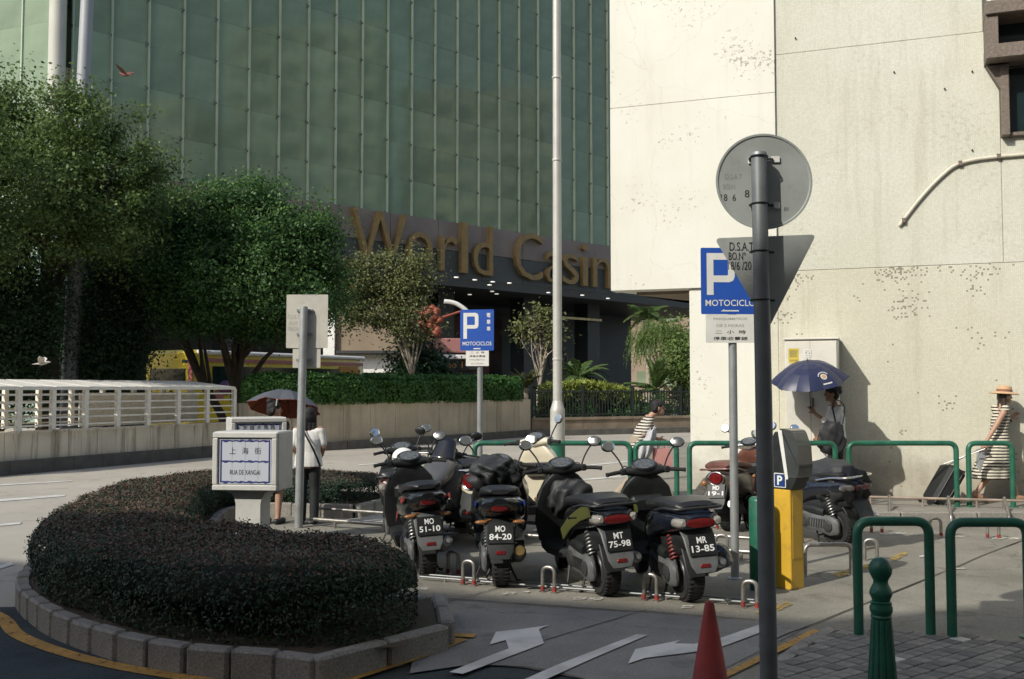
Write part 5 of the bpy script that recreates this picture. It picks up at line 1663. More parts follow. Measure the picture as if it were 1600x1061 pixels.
    if rack:
        zr = .79 if tailstyle != 'round' else .76
        mb = MB(); mb.tube(bent([(.155, .08, zr - .04), (.16, -.12, zr), (.15, -.36, zr + .01), (-.15, -.36, zr + .01), (-.16, -.12, zr), (-.155, .08, zr - .04)], .07), .012, 8); mb.build('grab_rail', mats.get('rail', M_BLACKP), t)
    # ---- floor, leg shield, front
    mb = MB(); mb.loft([sec(.42, .30, .10, .05, 4), sec(.5, .29, .17, .05, 5), sec(.8, .285, .18, .045, 5), sec(.98, .31, .17, .05, 5), sec(1.04, .36, .14, .05, 4)]); mb.build('floorboard', M_BLACKP, t)
    wid = 1.0 if front == 'slim' else 1.12
    mb = MB(); mb.loft([secz(.30, .99, .15 * wid, .03, bow=.03), secz(.36, 1.0, .19 * wid, .045, bow=.05), secz(.52, 1.0, .212 * wid, .05, bow=.06), secz(.70, .965, .205 * wid, .05, bow=.05), secz(.84, .925, .17 * wid, .045, bow=.04), secz(.93, .895, .11 * wid, .04, bow=.02), secz(.97, .885, .07, .03)])
    ls = mb.build('leg_shield', shield, t)
    mb = MB(); mb.box((0, .885, .70), (.25 * wid, .10, .15), rot=(.2, 0, 0), bev=.03); mb.box((-.0, .878, .745), (.05, .02, .02)); mb.build('glove_box', mats.get('glove', M_BLACKP), ls, angle=30)
    mb = MB(); mb.loft([secz(.40, 1.07, .10, .03, bow=.04), secz(.46, 1.09, .16 * wid, .06, bow=.09), secz(.60, 1.09, .19 * wid, .075, bow=.11), secz(.76, 1.05, .185 * wid, .085, bow=.10), secz(.90, .985, .13 * wid, .07, bow=.06), secz(.97, .94, .07, .04)])
    mb.build('front_cowl', body, t)
    if front == 'maxi':
        mb = MB(); mb.loft([sec(.88, .93, .10, .06), sec(1.0, .90, .17, .10), sec(1.16, .82, .18, .12), sec(1.32, .74, .13, .085), sec(1.42, .69, .05, .04)]); nose = mb.build('nose_fairing', body, t)
        for sx in (-1, 1):
            mb = MB(); mb.loft([sec(1.20, .80, .012, .03, x0=sx * .15), sec(1.28, .765, .04, .04, x0=sx * .105), sec(1.385, .70, .018, .018, x0=sx * .055)]); mb.build('headlight', M_CLEARL, t)
            mb = MB(); strap(mb, [(1.30, .58), (1.12, .50), (.96, .40), (.88, .33)], [.01] * 4, .02, x0=sx * .2); mb.build('trim_strip', M_ALU, t)
        mb = MB(); v_ = []
        for i in range(7):
            z = .95 + i * .04
            v_.append([(-.15 + .05 * i / 6 + (.3 - .1 * i / 6) * j / 8, 1.10 - i * .028 - .05 * (j / 4 - 1) ** 2, z) for j in range(9)])
        fl = [p for r_ in v_ for p in r_]; mb.add(fl, [(i * 9 + j, i * 9 + j + 1, (i + 1) * 9 + j + 1, (i + 1) * 9 + j) for i in range(6) for j in range(8)])
        o = mb.build('windscreen', mats.get('screen', M_BLACKG), t); o.modifiers.new('s', 'SOLIDIFY').thickness = .004
    else:
        mb = MB(); mb.ell((0, 1.095, .79), (.075, .05, .055), 16, 10); mb.build('headlight', M_CLEARL, t)
        for sx in (-1, 1):
            mb = MB(); mb.ell((sx * .145, 1.045, .72), (.04, .035, .022), 12, 8); mb.build('indicator', M_ORL, t)
    # steering group turns about the head
    Ms = Matrix.Translation((0, .95, 0)) @ Matrix.Rotation(radians(steer), 4, 'Z') @ Matrix.Translation((0, -.95, 0))
    def mk(mb, name, m, par=t, **k):
        mb.v = [tuple(Ms @ Vector(p)) for p in mb.v]
        return mb.build(name, m, par, **k)
    fy = 1.27
    w_ = wheel(t, 'wheel', fy, .22, .10, M_DGREY)
    me_ = w_.data
    me_.transform(Ms)
    for ch in w_.children: ch.data.transform(Ms)
    mb = MB()
    for sx in (-1, 1):
        mb.tube([(sx * .072, 1.10, .60), (sx * .075, 1.19, .40), (sx * .078, fy, .22)], [.02, .024, .022], 8)
    mk(mb, 'fork', M_DGREY)
    mb = MB(); strap(mb, [(fy + .255 * cos(a), .22 + .255 * sin(a)) for a in [radians(x) for x in (25, 50, 75, 100, 125, 150, 165)]], [.03, .055, .062, .065, .065, .06, .04], .012); mk(mb, 'front_mudguard', body)
    # handlebar cover, dashboard, grips
    hm = mats.get('bar', M_BLACKP)
    if bars:
        def secx(x, y, z, ry, rz): return [(x, y + ry * cos(2 * pi * j / 14), z + rz * sin(2 * pi * j / 14)) for j in range(14)]
        mb = MB(); mb.loft([secx(-.21, .845, 1.0, .02, .02), secx(-.18, .86, 1.0, .035, .032), secx(-.11, .885, 1.0, .06, .05), secx(0, .90, .995, .085, .07), secx(.11, .885, 1.0, .06, .05), secx(.18, .86, 1.0, .035, .032), secx(.21, .845, 1.0, .02, .02)]); hb = mk(mb, 'handlebar_cover', hm)
        mb = MB(); Md = Matrix.Translation((0, .865, 1.055)) @ Matrix.Rotation(radians(38), 4, 'X') @ Matrix.Diagonal((1.55, .95, 1, 1)); mb.lathe([(.078, -.05), (.082, 0), (.074, .012), (.066, .006)], 22, M=Md); db = mk(mb, 'dashboard', M_BLACKP)
        mb = MB(); mb.lathe([(.064, .004), (.063, .009), (.03, .011)], 20, M=Md); mk(mb, 'gauge', mats.get('gauge', mat('gauge_face', (.10, .11, .115), .15, var=.5, scale=30, coat=.6)), db)
        mb = MB(); mb.lathe([(.03, .0115), (.028, .014)], 14, M=Md @ Matrix.Translation((.0, -.01, 0))); mk(mb, 'gauge_ring', M_GREYP, db)
        mb = MB(); mb.tube([(0, 1.0, .62), (0, .93, .88), (0, .9, .96)], .03, 8); mk(mb, 'steering_column', M_DGREY)
        for sx in (-1, 1):
            mb = MB(); mb.tube([(sx * .20, .85, 1.0), (sx * .275, .825, .998), (sx * .35, .795, .99)], [.018, .0185, .017], 10); mb.tube([(sx * .35, .795, .99), (sx * .366, .788, .988)], .02, 10); mk(mb, 'grip', M_RUBBER)
            mb = MB(); mb.tube([(sx * .19, .90, 1.0), (sx * .25, .905, .995), (sx * .35, .86, .985)], [.009, .008, .006], 6); mk(mb, 'brake_lever', M_ALU if lever else M_BLACKP)
            mb = MB(); mb.tube(spline([(sx * .21, .89, .99), (sx * .16, .97, 1.04), (sx * .07, 1.0, .97), (sx * .04, .97, .80)], 5), .0045, 5); mk(mb, 'cable', M_RUBBER)
            mb = MB(); mb.box((sx * .205, .842, 1.0), (.055, .05, .06), bev=.012); mk(mb, 'switch_pod', M_BLACKP, angle=30)
            if mir[0 if sx < 0 else 1]:
                hgt_ = 1.235
                mb = MB(); mb.tube(spline([(sx * .19, .875, 1.02), (sx * .225, .885, 1.1), (sx * .27, .89, 1.17), (sx * .30, .885, hgt_ - .03)], 4), .0075, 7); st_ = mk(mb, 'mirror', M_BLACKP)
                c_ = Vector((sx * .325, .872, hgt_)); rx = .058 if mround else .068
                mb = MB(); mb.ell(c_, (rx, .022, .05 if not mround else .056), 16, 8, rot=(radians(-20), 0, sx * radians(-14))); mk(mb, 'mirror_shell', M_BLACKP if not mround else M_GREYP, st_)
                mb = MB(); Mm = Matrix.Translation(c_) @ Euler((radians(-20), 0, sx * radians(-14))).to_matrix().to_4x4() @ Matrix.Translation((0, -.0185, 0)) @ Matrix.Rotation(pi / 2, 4, 'X') @ Matrix.Diagonal((rx * .9, .045 if not mround else .05, 1, 1))
                mb.lathe([(1, 0), (1, .004), (.94, .0065)], 22, M=Mm); mk(mb, 'mirror_glass', M_MIRROR, st_)
    for ch in t.children:
        if ch.name.split('.')[0] in ('tail_panel', 'seat', 'tail_light', 'indicator', 'rear_mudguard', 'under_tray', 'grab_rail', 'light_rim', 'inner_mudguard', 'leg_shield', 'front_cowl', 'floorboard', 'wheel') and not (ch.name.startswith('wheel') and ch.data.vertices[0].co.y > .6):
            for q in [ch] + list(ch.children):
                q.data.transform(Matrix.Diagonal((1.34, 1, 1, 1)))
    # stands
    mb = MB()
    for sx in (-1, 1):
        mb.tube([(sx * .06, .30, .22), (sx * .10, .22, .10), (sx * .145, .17, .012)], .011, 6); mb.tube([(sx * .145, .17, .012), (sx * .175, .15, .012)], .013, 6)
    mb.tube([(-.10, .22, .10), (.10, .22, .10)], .009, 6); mb.build('centre_stand', M_BLACKP, t)
    mb = MB(); mb.tube([(-.14, .45, .22), (-.20, .36, .08), (-.235, .31, .012)], .009, 6); mb.build('side_stand', M_DGREY, t)
    return t

M_BLUEP = mat('blue_metallic', (.01, .035, .22), .25, .2, var=.2, scale=8, coat=.6, dirt=.15)
M_OLIVEP = mat('olive_paint', (.085, .09, .028), .35, var=.12, scale=5, coat=.3, dirt=.3)
M_SILVER = mat('dusty_silver_fairing', (.105, .105, .104), .38, .3, var=.12, scale=5, dirt=.25, coat=.2)
M_CREAM = mat('cream_paint', (.66, .60, .46), .3, var=.06, scale=4, coat=.5, dirt=.12)
M_MAROON = mat('maroon_paint', (.13, .04, .03), .3, var=.15, scale=5, coat=.5, dirt=.15)
M_BROWNS = mat('brown_leather', (.12, .045, .03), .45, var=.25, scale=8, bump=.2, bscale=200)
M_BRONZEP = mat('bronze_paint', (.10, .085, .07), .35, .3, var=.15, scale=5, coat=.4, dirt=.2)
M_GOLDT = mat('gold_tip', (.5, .34, .14), .3, .9, var=.1, scale=10)
M_DBLUE = mat('dark_blue_gloss', (.010, .013, .022), .2, var=.2, scale=5, coat=.6, dirt=.1)

gA, gB, gC, gD = G(667, 899), G(783, 915), G(946, 929), G(1076, 938)
R_ = radians
sA = scooter('black sporty scooter with red trim and plate MO 51-10', gA, R_(13), M_BLACKG, plate=('MO', '51-10'), tailstyle='sport', accent=M_RED, muffler=M_GREYP, engine=M_GREYP, fender=M_GREYP, rack=False)
sB = scooter('black and blue scooter under a crumpled black cover, plate MO 84-20', gB, R_(1), M_BLUEP, plate=('MO', '84-20'), tailstyle='sport', accent=M_BLUEP, tail=M_BLACKG, mtip=M_GOLDT, roll=-1, rack=False, mir=(1, 1))
sC = scooter('black scooter with olive green side panel and plate MT 75-98', gC, R_(17), M_BLACKG, plate=('MT', '75-98'), tailstyle='wide', accent=M_OLIVEP, tail=M_BLACKG, fender=M_GREYP, engine=M_GREYP, steer=-12)
sD = scooter('black scooter with wide tail light and plate MR 13-85', gD, R_(12), M_BLACKG, plate=('MR', '13-85'), tailstyle='wide', spring=M_RED, tail=M_DBLUE, fender=M_GREYP, engine=M_GREYP, seatz=.0, steer=-6, muffler=M_BLACKP)
sE = scooter('grey faired scooter facing the street behind the MO scooters', G(724, 831), R_(165), M_SILVER, tailstyle='sport', front='maxi', tail=M_SILVER, steer=8, roll=-5, mats={'screen': M_BLACKG})
sF = scooter('cream retro scooter with a black basket box on its leg shield', G(772, 850), R_(-35), M_CREAM, size=1.1, mir=(0, 1), tail=M_CREAM, shield=M_CREAM, tailstyle='round', engine=M_ALU, seat=M_SEAT, mats={'bar': M_CREAM, 'glove': M_BLACKG, 'rail': M_CHROME}, mround=True, roll=-4)
sG = scooter('dark scooter parked behind the black sporty scooter', G(628, 852), R_(4), M_BLACKG, tailstyle='wide', tail=M_MAROON, steer=20, roll=-4)
sH = scooter('maroon retro scooter with red tail light beside the sign pole at the rear', G(1142, 829), R_(-34), M_BRONZEP, plate=('MD', '19-1'), tailstyle='round', tail=M_BRONZEP, seat=M_BROWNS, shield=M_BROWNS, mats={'bar': M_CHROME, 'rail': M_MAROON}, mround=True, roll=-4)
sI = scooter('black scooter under a charcoal cover behind the yellow parking meter', G(1313, 852), R_(30), M_BLACKG, tailstyle='wide', tail=M_DBLUE, mround=True, mats={'rail': M_CHROME}, roll=-5)
# covers and bags lying on them
def on(par, mb, name, m, label, cat, local=True):
    o = mb.build(name, m, angle=0)
    for p_ in o.data.polygons: p_.use_smooth = True
    o.matrix_world = Matrix.Translation(par.location) @ par.rotation_euler.to_matrix().to_4x4()
    return tag(o, label, cat)
mb = drape((0, .62, .93), (.25, .29, .16), 3, .03, fold=9, rot=(-.28, 0, 0)); on(sB, mb, 'rain_cover', M_CLOTHG, 'crumpled black cover thrown over the bars of the MO 84-20 scooter', 'cover')
mb = drape((.03, .80, .72), (.20, .14, .19), 5, .02, fold=6); on(sC, mb, 'lap_apron', M_CLOTH, 'bulging black lap apron on the olive-sided scooter', 'cover')
mb = drape((.0, .02, .70), (.22, .44, .23), 8, .028, fold=11, flat=-.2); on(sI, mb, 'seat_cover', M_CLOTHG, 'charcoal cloth cover hanging over the scooter by the yellow meter', 'cover')
# helmet hanging low on the plate-MR scooter and a pale one behind
def helmet(label, c, rz, m, open_=True):
    mb = MB(); rings = []
    mb.ell((0, 0, 0), (.118, .14, .125), 20, 12)
    mb.v = [(x, y, max(z, -.07)) for x, y, z in mb.v]
    t = thing('helmet', label, 'helmet', c, rz)
    mb.build('shell', m, t)
    mb = MB(); mb.ell((0, -.018, -.015), (.121, .135, .07), 20, 8); mb.v = [(x, min(y, -.02), z) for x, y, z in mb.v]; mb.build('visor', M_BLACKG, t)
    return t
hD = sD.matrix_basis if False else None
def at_scooter(s, p):
    return Matrix.Translation(s.location) @ s.rotation_euler.to_matrix().to_4x4() @ Vector(p)
helmet('black helmet hung low beside the exhaust of the plate MR scooter', at_scooter(sD, (.20, -.16, .36)), .4, M_BLACKG)
helmet('white helmet resting on the dark scooter behind the sporty one', at_scooter(sG, (.06, .45, .93)), 1.2, M_WHITE)

# ================================================================== street furniture
def hoop(name, label, x0, x1, y, z, h, r, m, cat, group=None, rad=.11, rotz=0.0, red=False):
    cx = (x0 + x1) / 2; w = (x1 - x0) / 2
    t = thing(name, label, cat, (cx, y, z), rotz, group)
    mb = MB(); mb.tube(bent([(-w, 0, 0), (-w, 0, h), (w, 0, h), (w, 0, 0)], rad, 7), r, 14); mb.build('tube', m, t)
    for sx in (-w, w):
        mb = MB(); mb.lathe([(r * 1.9, 0), (r * 1.9, .006), (r * 1.2, .012)], 14, M=Matrix.Translation((sx, 0, 0))); mb.build('base_flange', m, t)
        if red:
            mb = MB(); mb.lathe([(r * 1.08, .01), (r * 1.08, h * .24)], 12, M=Matrix.Translation((sx, 0, 0))); mb.build('red_sleeve', M_RED, t)
    return t
RY = 13.75; RH = .87
def rx(px, y=RY): return (px - 800) / FPX * y
for a, b_, lab in ((742, 984, 'long green rail at the kerb behind the cream scooter'), (992, 1056, 'short green rail behind the plate MR scooter, by the man in stripes'), (1076, 1303, 'long green rail in front of the grey cabinet'), (1324, 1491, 'green rail crossing the suitcase, between cabinet and hat wearer'), (1510, 1578, 'narrow green rail in front of the striped dress'), (1600, 1720, 'green rail at the picture edge beyond the striped dress')):
    hoop('pedestrian_rail', lab, rx(a), rx(b_), RY, PZ, RH, .036, M_GREENP, 'railing', 'green rails along the kerb')
hy = 7.12
hoop('pedestrian_rail', 'near green hoop rail behind the green bollard', rx(1335, hy), rx(1446, hy), hy, .004, .80, .034, M_GREENP, 'railing', 'green hoop rails by the diagonal pavers', .10)
hoop('pedestrian_rail', 'near green hoop rail cut by the picture edge, right of the bollard', rx(1479, hy - .05), rx(1598, hy - .05), hy - .05, .004, .80, .034, M_GREENP, 'railing', 'green hoop rails by the diagonal pavers', .10)

# bollard
bo = thing('bollard', 'green cast bollard with a ball top in front of the hoop rails', 'bollard', ((1370 - 800) / FPX * 4.75, 4.75, 0))
k = 4.75 / FPX
def bz(y): return P(1370, y, 4.75).z
mb = MB(); prof = [(.004, bz(870)), (.02, bz(871)), (.037, bz(875)), (.049, bz(882)), (.0535, bz(888)), (.050, bz(896)), (.039, bz(903)), (.033, bz(907)), (.035, bz(912)), (.043, bz(917)), (.052, bz(924)), (.052, bz(928)), (.043, bz(935)), (.040, bz(939))]
mb.lathe(prof[::-1], 28); mb.build('ball_top', M_GREENP, bo)
mb = MB(); mb.lathe([(.044, bz(967)), (.049, bz(963)), (.045, bz(960)), (.052, bz(954)), (.053, bz(949)), (.047, bz(944)), (.048, bz(942)), (.049, bz(940)), (.043, bz(938.5))], 28); mb.build('collar', M_GREENP, bo)
mb = MB(); rings = []
for z, r_ in ((0, .098), (.06, .098), (.07, .088), (.30, .072), (bz(968), .046), (bz(966), .040)):
    rings.append([((r_ * (1 - .10 * (j % 4 == 0))) * cos(2 * pi * j / 48), (r_ * (1 - .10 * (j % 4 == 0))) * sin(2 * pi * j / 48), z) for j in range(48)])
mb.loft(rings); mb.build('shaft', M_GREENP, bo, angle=24)

# cone
cn = thing('traffic_cone', 'faded red traffic cone standing on the painted arrow lane', 'cone', ((1105 - 800) / FPX * 4.6, 4.6, 0), .3)
M_CONE = mat('faded_red_cone', (.33, .04, .035), .6, var=.2, scale=9, dirt=.3, bump=.1)
zt_ = P(1102, 940, 4.6).z
mb = MB(); mb.lathe([(.155, .03), (.145, .05), (.022, zt_ - .012), (.019, zt_), (.012, zt_), (.010, zt_ - .03)], 30); mb.build('cone_body', M_CONE, cn)
mb = MB(); mb.box((0, 0, .018), (.40, .40, .034), bev=.015); mb.build('base', M_CONE, cn, angle=30)
mb = MB(); mb.box((-.005, -.098, .27), (.022, .01, .006), rot=(.2, 0, .1)); mb.build('scuff', M_INK, cn)

# ---------------------------------------------------------------- signs
M_SIGNBACK = mat('grey_sign_back', (.37, .39, .37), .5, .25, var=.12, scale=5, dirt=.2)
M_POLE = mat('dark_grey_pole', (.14, .15, .153), .5, .2, var=.2, scale=6, dirt=.25)
M_LPOLE = mat('light_grey_pole', (.29, .30, .30), .5, .3, var=.14, scale=6, dirt=.3)
M_BLUE = mat('sign_blue', (.02, .085, .40), .4, var=.06, scale=3, dirt=.08)
M_SWHITE = mat('sign_white', (.70, .69, .64), .5, var=.06, scale=5, dirt=.12)
def rrect(w, h, r, n=5):
    p = []
    for cx, cy, a0 in ((w / 2 - r, h / 2 - r, 0), (-w / 2 + r, h / 2 - r, 90), (-w / 2 + r, -h / 2 + r, 180), (w / 2 - r, -h / 2 + r, 270)):
        for i in range(n + 1):
            a = radians(a0 + 90 * i / n); p.append((cx + r * cos(a), cy + r * sin(a)))
    return p
# big sign pair on the near pole, seen from behind
Ys = 5.75
sg = thing('traffic_sign', 'backs of a round and a triangular sign on the near dark grey pole', 'sign', (rx(1195.5, Ys), Ys, 0))
Xs = sg.location.x
ztop = P(1188, 240, Ys).z
mb = MB(); mb.tube([(0, 0, 0), (-.012, 0, ztop * .6), (-.022, 0, ztop - .02), (-.022, 0, ztop - .005), (-.022, 0, ztop)], [.050, .0475, .0445, .040, .026], 20); mb.build('pole', M_POLE, sg)
mb = MB(); mb.tube([(-.022, 0, ztop - .012), (-.022, 0, ztop + .004), (-.022, 0, ztop + .012)], [.047, .045, .028], 18); mb.build('pole_cap', M_GALV, sg)
yb = .078
def loc_px(px, py): 
    p = P(px, py, Ys + yb); return p.x - Xs, p.z
cx, cz = loc_px(1193.5, 284); R0 = 76 * (Ys + yb) / FPX
mb = MB(); mb.lathe([(R0 - .006, 0), (R0, .003), (R0, .010), (R0 - .012, .010), (R0 - .016, .004)], 64, M=frame((cx, yb, cz), (1, 0, 0), (0, -1, 0))); rp = mb.build('round_plate', M_SIGNBACK, sg)
mb = MB()
F0 = frame((0, yb - .0055, 0), (1, 0, 0), (0, -1, 0))
def sgtext(mb, s, px, py, h, F, f=None, w=None):
    x, z = loc_px(px, py); fit_text(mb, s, w, h, (x, z, 0), F)
sgtext(mb, '18  6', 1138, 309, .04, F0, w=.088); sgtext(mb, '8', 1167, 303, .044, F0); sgtext(mb, '01', 1228, 327, .022, F0)
mb.build('stencilled_characters', M_INK, rp)
mb = MB(); sgtext(mb, 'BO.N', 1139, 292, .03, F0, w=.07); sgtext(mb, 'D.S.A.T', 1146, 276, .032, F0, w=.1); mb.build('faded_characters', mat('ghost_ink', (.27, .285, .275), .6), rp)
tri = [loc_px(1117, 372), loc_px(1276, 366), loc_px(1201, 514)]
def round_poly(pts, r, k=6):
    out = []
    n = len(pts)
    for i in range(n):
        p0, p1, p2 = Vector(pts[i - 1]), Vector(pts[i]), Vector(pts[(i + 1) % n])
        a = (p0 - p1).normalized(); b_ = (p2 - p1).normalized()
        for j in range(k + 1):
            t = j / k; out.append(tuple((p1 + a * r) * (1 - t) ** 2 + p1 * 2 * t * (1 - t) + (p1 + b_ * r) * t * t))
    return out
F1 = frame((0, yb + .012, 0), (1, 0, 0), (0, -1, 0))
mb = MB(); mb.prism(round_poly(tri, .035), 0, .006, M=F1); tp_ = mb.build('triangular_plate', M_SIGNBACK, sg, angle=30)
mb = MB(); F2 = frame((0, yb + .0035, 0), (1, 0, 0), (0, -1, 0))
sgtext(mb, 'D.S.A.T.', 1160, 385, .05, F2, w=.15); sgtext(mb, 'BO.N\u00ba', 1152, 400, .045, F2, w=.10); sgtext(mb, '18/6 /201', 1158, 415, .05, F2, w=.15)
mb.build('stencilled_characters', M_INK, tp_)
for px, py, w in ((1173, 252, .038), (1211, 250, .05), (1176, 323, .033), (1213, 322, .035)):
    x, z = loc_px(px, py); mb = MB(); mb.box((x, yb - .012, z), (w, .008, .036), bev=.002); mb.build('bracket', M_SWHITE, sg, angle=30)
for py in (250, 322, 395, 470):
    x, z = loc_px(1191, py)
    mb = MB(); mb.tube([(-.02 + .05 * cos(a * pi / 10), .05 * sin(a * pi / 10) * -1, z) for a in range(-1, 12)], .004, 6); mb.box((-.045, yb - .03, z), (.05, .02, .012)); mb.box((.05, yb - .02, z), (.05, .012, .012)); mb.tube([(-.055, yb - .06, z), (-.055, yb - .01, z)], .007, 6); mb.build('clamp', M_BLACKP, sg)

# blue motorcycle parking signs
def p_sign(label, px, basey, Y, sw, sh, sx_px, sy_px, subw, subh, subx, suby, zbase, side_chars, arrow, flip_sub):
    t = thing('parking_sign', label, 'sign', (rx(px, Y), Y, zbase), 0, 'blue motorcycle parking signs')
    x0 = t.location.x
    c = P(sx_px, sy_px, Y); c2 = P(subx, suby, Y)
    mb = MB(); mb.tube([(0, 0, 0), (0, 0, c.z + sh * .35 - zbase)], .039, 16); mb.build('pole', M_LPOLE, t)
    mb = MB(); mb.lathe([(.075, 0), (.075, .008), (.045, .02)], 16); mb.build('base_flange', M_LPOLE, t)
    F = frame((c.x - x0, -.052, c.z - zbase), (1, 0, 0), (0, -1, 0)) @ Matrix.Rotation(radians(-7 if not arrow else 2), 4, 'Y')
    mb = MB(); mb.prism(rrect(sw, sh, .012), -.006, 0, M=F); pl = mb.build('sign_plate', M_BLUE, t, angle=30)
    mb = MB()
    # block letter P
    k = sw / .58
    a, b_ = -.235 * k, sh * .42
    w_, h_ = .26 * k, sh * .63; s_ = .062 * k
    mb.prism([(a, b_ - h_), (a + s_, b_ - h_), (a + s_, b_), (a, b_)], 0, .0015, M=F)
    outer = [(a + s_, b_), (a + w_ - .05 * k, b_), (a + w_ - .015 * k, b_ - .015 * k), (a + w_, b_ - .05 * k), (a + w_, b_ - .22 * k), (a + w_ - .015 * k, b_ - .255 * k), (a + w_ - .05 * k, b_ - .27 * k), (a + s_, b_ - .27 * k)]
    inner = [(a + s_, b_ - s_), (a + w_ - s_ - .01, b_ - s_), (a + w_ - s_ - .004, b_ - s_ - .004), (a + w_ - s_, b_ - s_ - .01), (a + w_ - s_, b_ - .27 * k + s_ + .01), (a + w_ - s_ - .004, b_ - .27 * k + s_ + .004), (a + w_ - s_ - .01, b_ - .27 * k + s_), (a + s_, b_ - .27 * k + s_)]
    v = [(p[0], p[1], .0015) for p in outer] + [(p[0], p[1], .0015) for p in inner]
    mb.add(v, [(i + 1, i, 8 + i, 9 + i) for i in range(7)], 0, F, False)
    fit_text(mb, 'MOTOCICLOS', sw * .86, sh * .095, (0, -sh * .33, .002), F, bold=.008)
    if side_chars:
        for i, ch in enumerate('\u96fb\u55ae\u8eca'):
            fit_text(mb, ch, .068 * k, .075 * k, (sw * .345, sh * (.36 - .165 * i), .002), F, bold=.02)
    if arrow:
        y = -sh * .445; mb.prism([(-.11, y - .008), (-.075, y + .014), (-.075, y + .004), (.06, y + .004), (.06, y - .008)], 0, .002, M=F)
    else:
        mb.box((0, -sh * .455, .001), (.12 * k, .018 * k, .002), M=F)
    mb.build('sign_characters', M_SWHITE, pl)
    F = frame((c2.x - x0, -.050, c2.z - zbase), (1, 0, 0), (0, -1, 0)) @ Matrix.Rotation(radians(-7 if not arrow else 2), 4, 'Y')
    mb = MB(); mb.prism(rrect(subw, subh, .008), -.006, 0, M=F); s2 = mb.build('notice_plate', M_SWHITE, t, angle=30)
    lines_pt = (('PARQUIMETROS', .68, .10), ('DE 2 HORAS', .56, .10)); lines_cn = (('\u4e8c  \u5c0f  \u6642', .62, .13), ('\u505c\u8eca\u6536\u8cbb\u9336', .70, .13))
    seq = [(l, M_GREYINK) for l in lines_pt] + [(l, M_INK) for l in lines_cn]
    if flip_sub: seq = seq[2:] + seq[:2]
    for i, ((s_, w_, h_), m_) in enumerate(seq):
        mb = MB(); fit_text(mb, s_, subw * w_, subh * h_, (0, subh * (.34 - .23 * i), .0015), F, bold=.006); mb.build('notice_line', m_, s2)
    mb = MB(); mb.box((0, -.028, c.z - zbase + sh * .2), (.12, .025, .03)); mb.box((0, -.028, c.z - zbase - sh * .2), (.12, .025, .03)); mb.build('clamp', M_GALV, t)
    return t
Yn = 9.26
p_sign('near blue P MOTOCICLOS sign with arrow, partly behind the triangular sign back', 1145, 900, Yn, 98 * Yn / FPX, 104 * Yn / FPX, 1142, 440, 77 * Yn / FPX, 44 * Yn / FPX, 1139.5, 514, -.004, False, True, False)
Yf = 14.0
p_sign('far blue P sign with three upright characters, in front of the planter wall', 750, 800, Yf, 53 * Yf / FPX, 64 * Yf / FPX, 745.5, 516, 36 * Yf / FPX, 25 * Yf / FPX, 746, 559.5, PZ, True, False, True)

# sign back on the left pole
Yl = 12.6
sl = thing('traffic_sign', 'back of a rectangular white-grey sign on a pole inside the horseshoe hedge', 'sign', (rx(469, Yl), Yl, -.004))
x0 = sl.location.x
zt_ = P(475, 478, Yl).z
mb = MB(); mb.tube([(0, 0, 0), (.04, 0, zt_ - .03), (.041, 0, zt_ - .005), (.041, 0, zt_)], [.052, .05, .046, .03], 18); mb.build('pole', M_LPOLE, sl)
M_SBW = mat('pale_sign_back', (.50, .48, .42), .5, .1, var=.08, scale=5, dirt=.2)
for (xa, xb, ya, yb_, nm) in ((445, 511, 459, 543, 'sign_plate'), (455, 499, 541, 574, 'lower_plate')):
    a = P(xa, yb_, Yl); b_ = P(xb, ya, Yl)
    F = frame(((a.x + b_.x) / 2 - x0, .075 if nm == 'sign_plate' else .085, (a.z + b_.z) / 2), (1, 0, 0), (0, -1, 0))
    mb = MB(); mb.prism(rrect(b_.x - a.x, b_.z - a.z, .012), 0, .005, M=F); pl = mb.build(nm, M_SBW, sl, angle=30)
    if nm == 'sign_plate':
        mb = MB()
        for s_, py, w in (('D.S.A.T', 494, .15), ('BO.N\u00ba', 504, .11), ('18/6/201', 513, .15)):
            c = P(457, py, Yl); fit_text(mb, s_, w, .05, (c.x - x0 - ((a.x + b_.x) / 2 - x0), c.z - (a.z + b_.z) / 2, .0065), F)
        mb.build('stencilled_characters', M_GREYINK, pl)
for py in (484, 521, 562):
    z = P(475, py, Yl).z; mb = MB(); mb.box((.04, .055, z), (.20, .03, .03)); mb.build('clamp', M_GALV, sl)

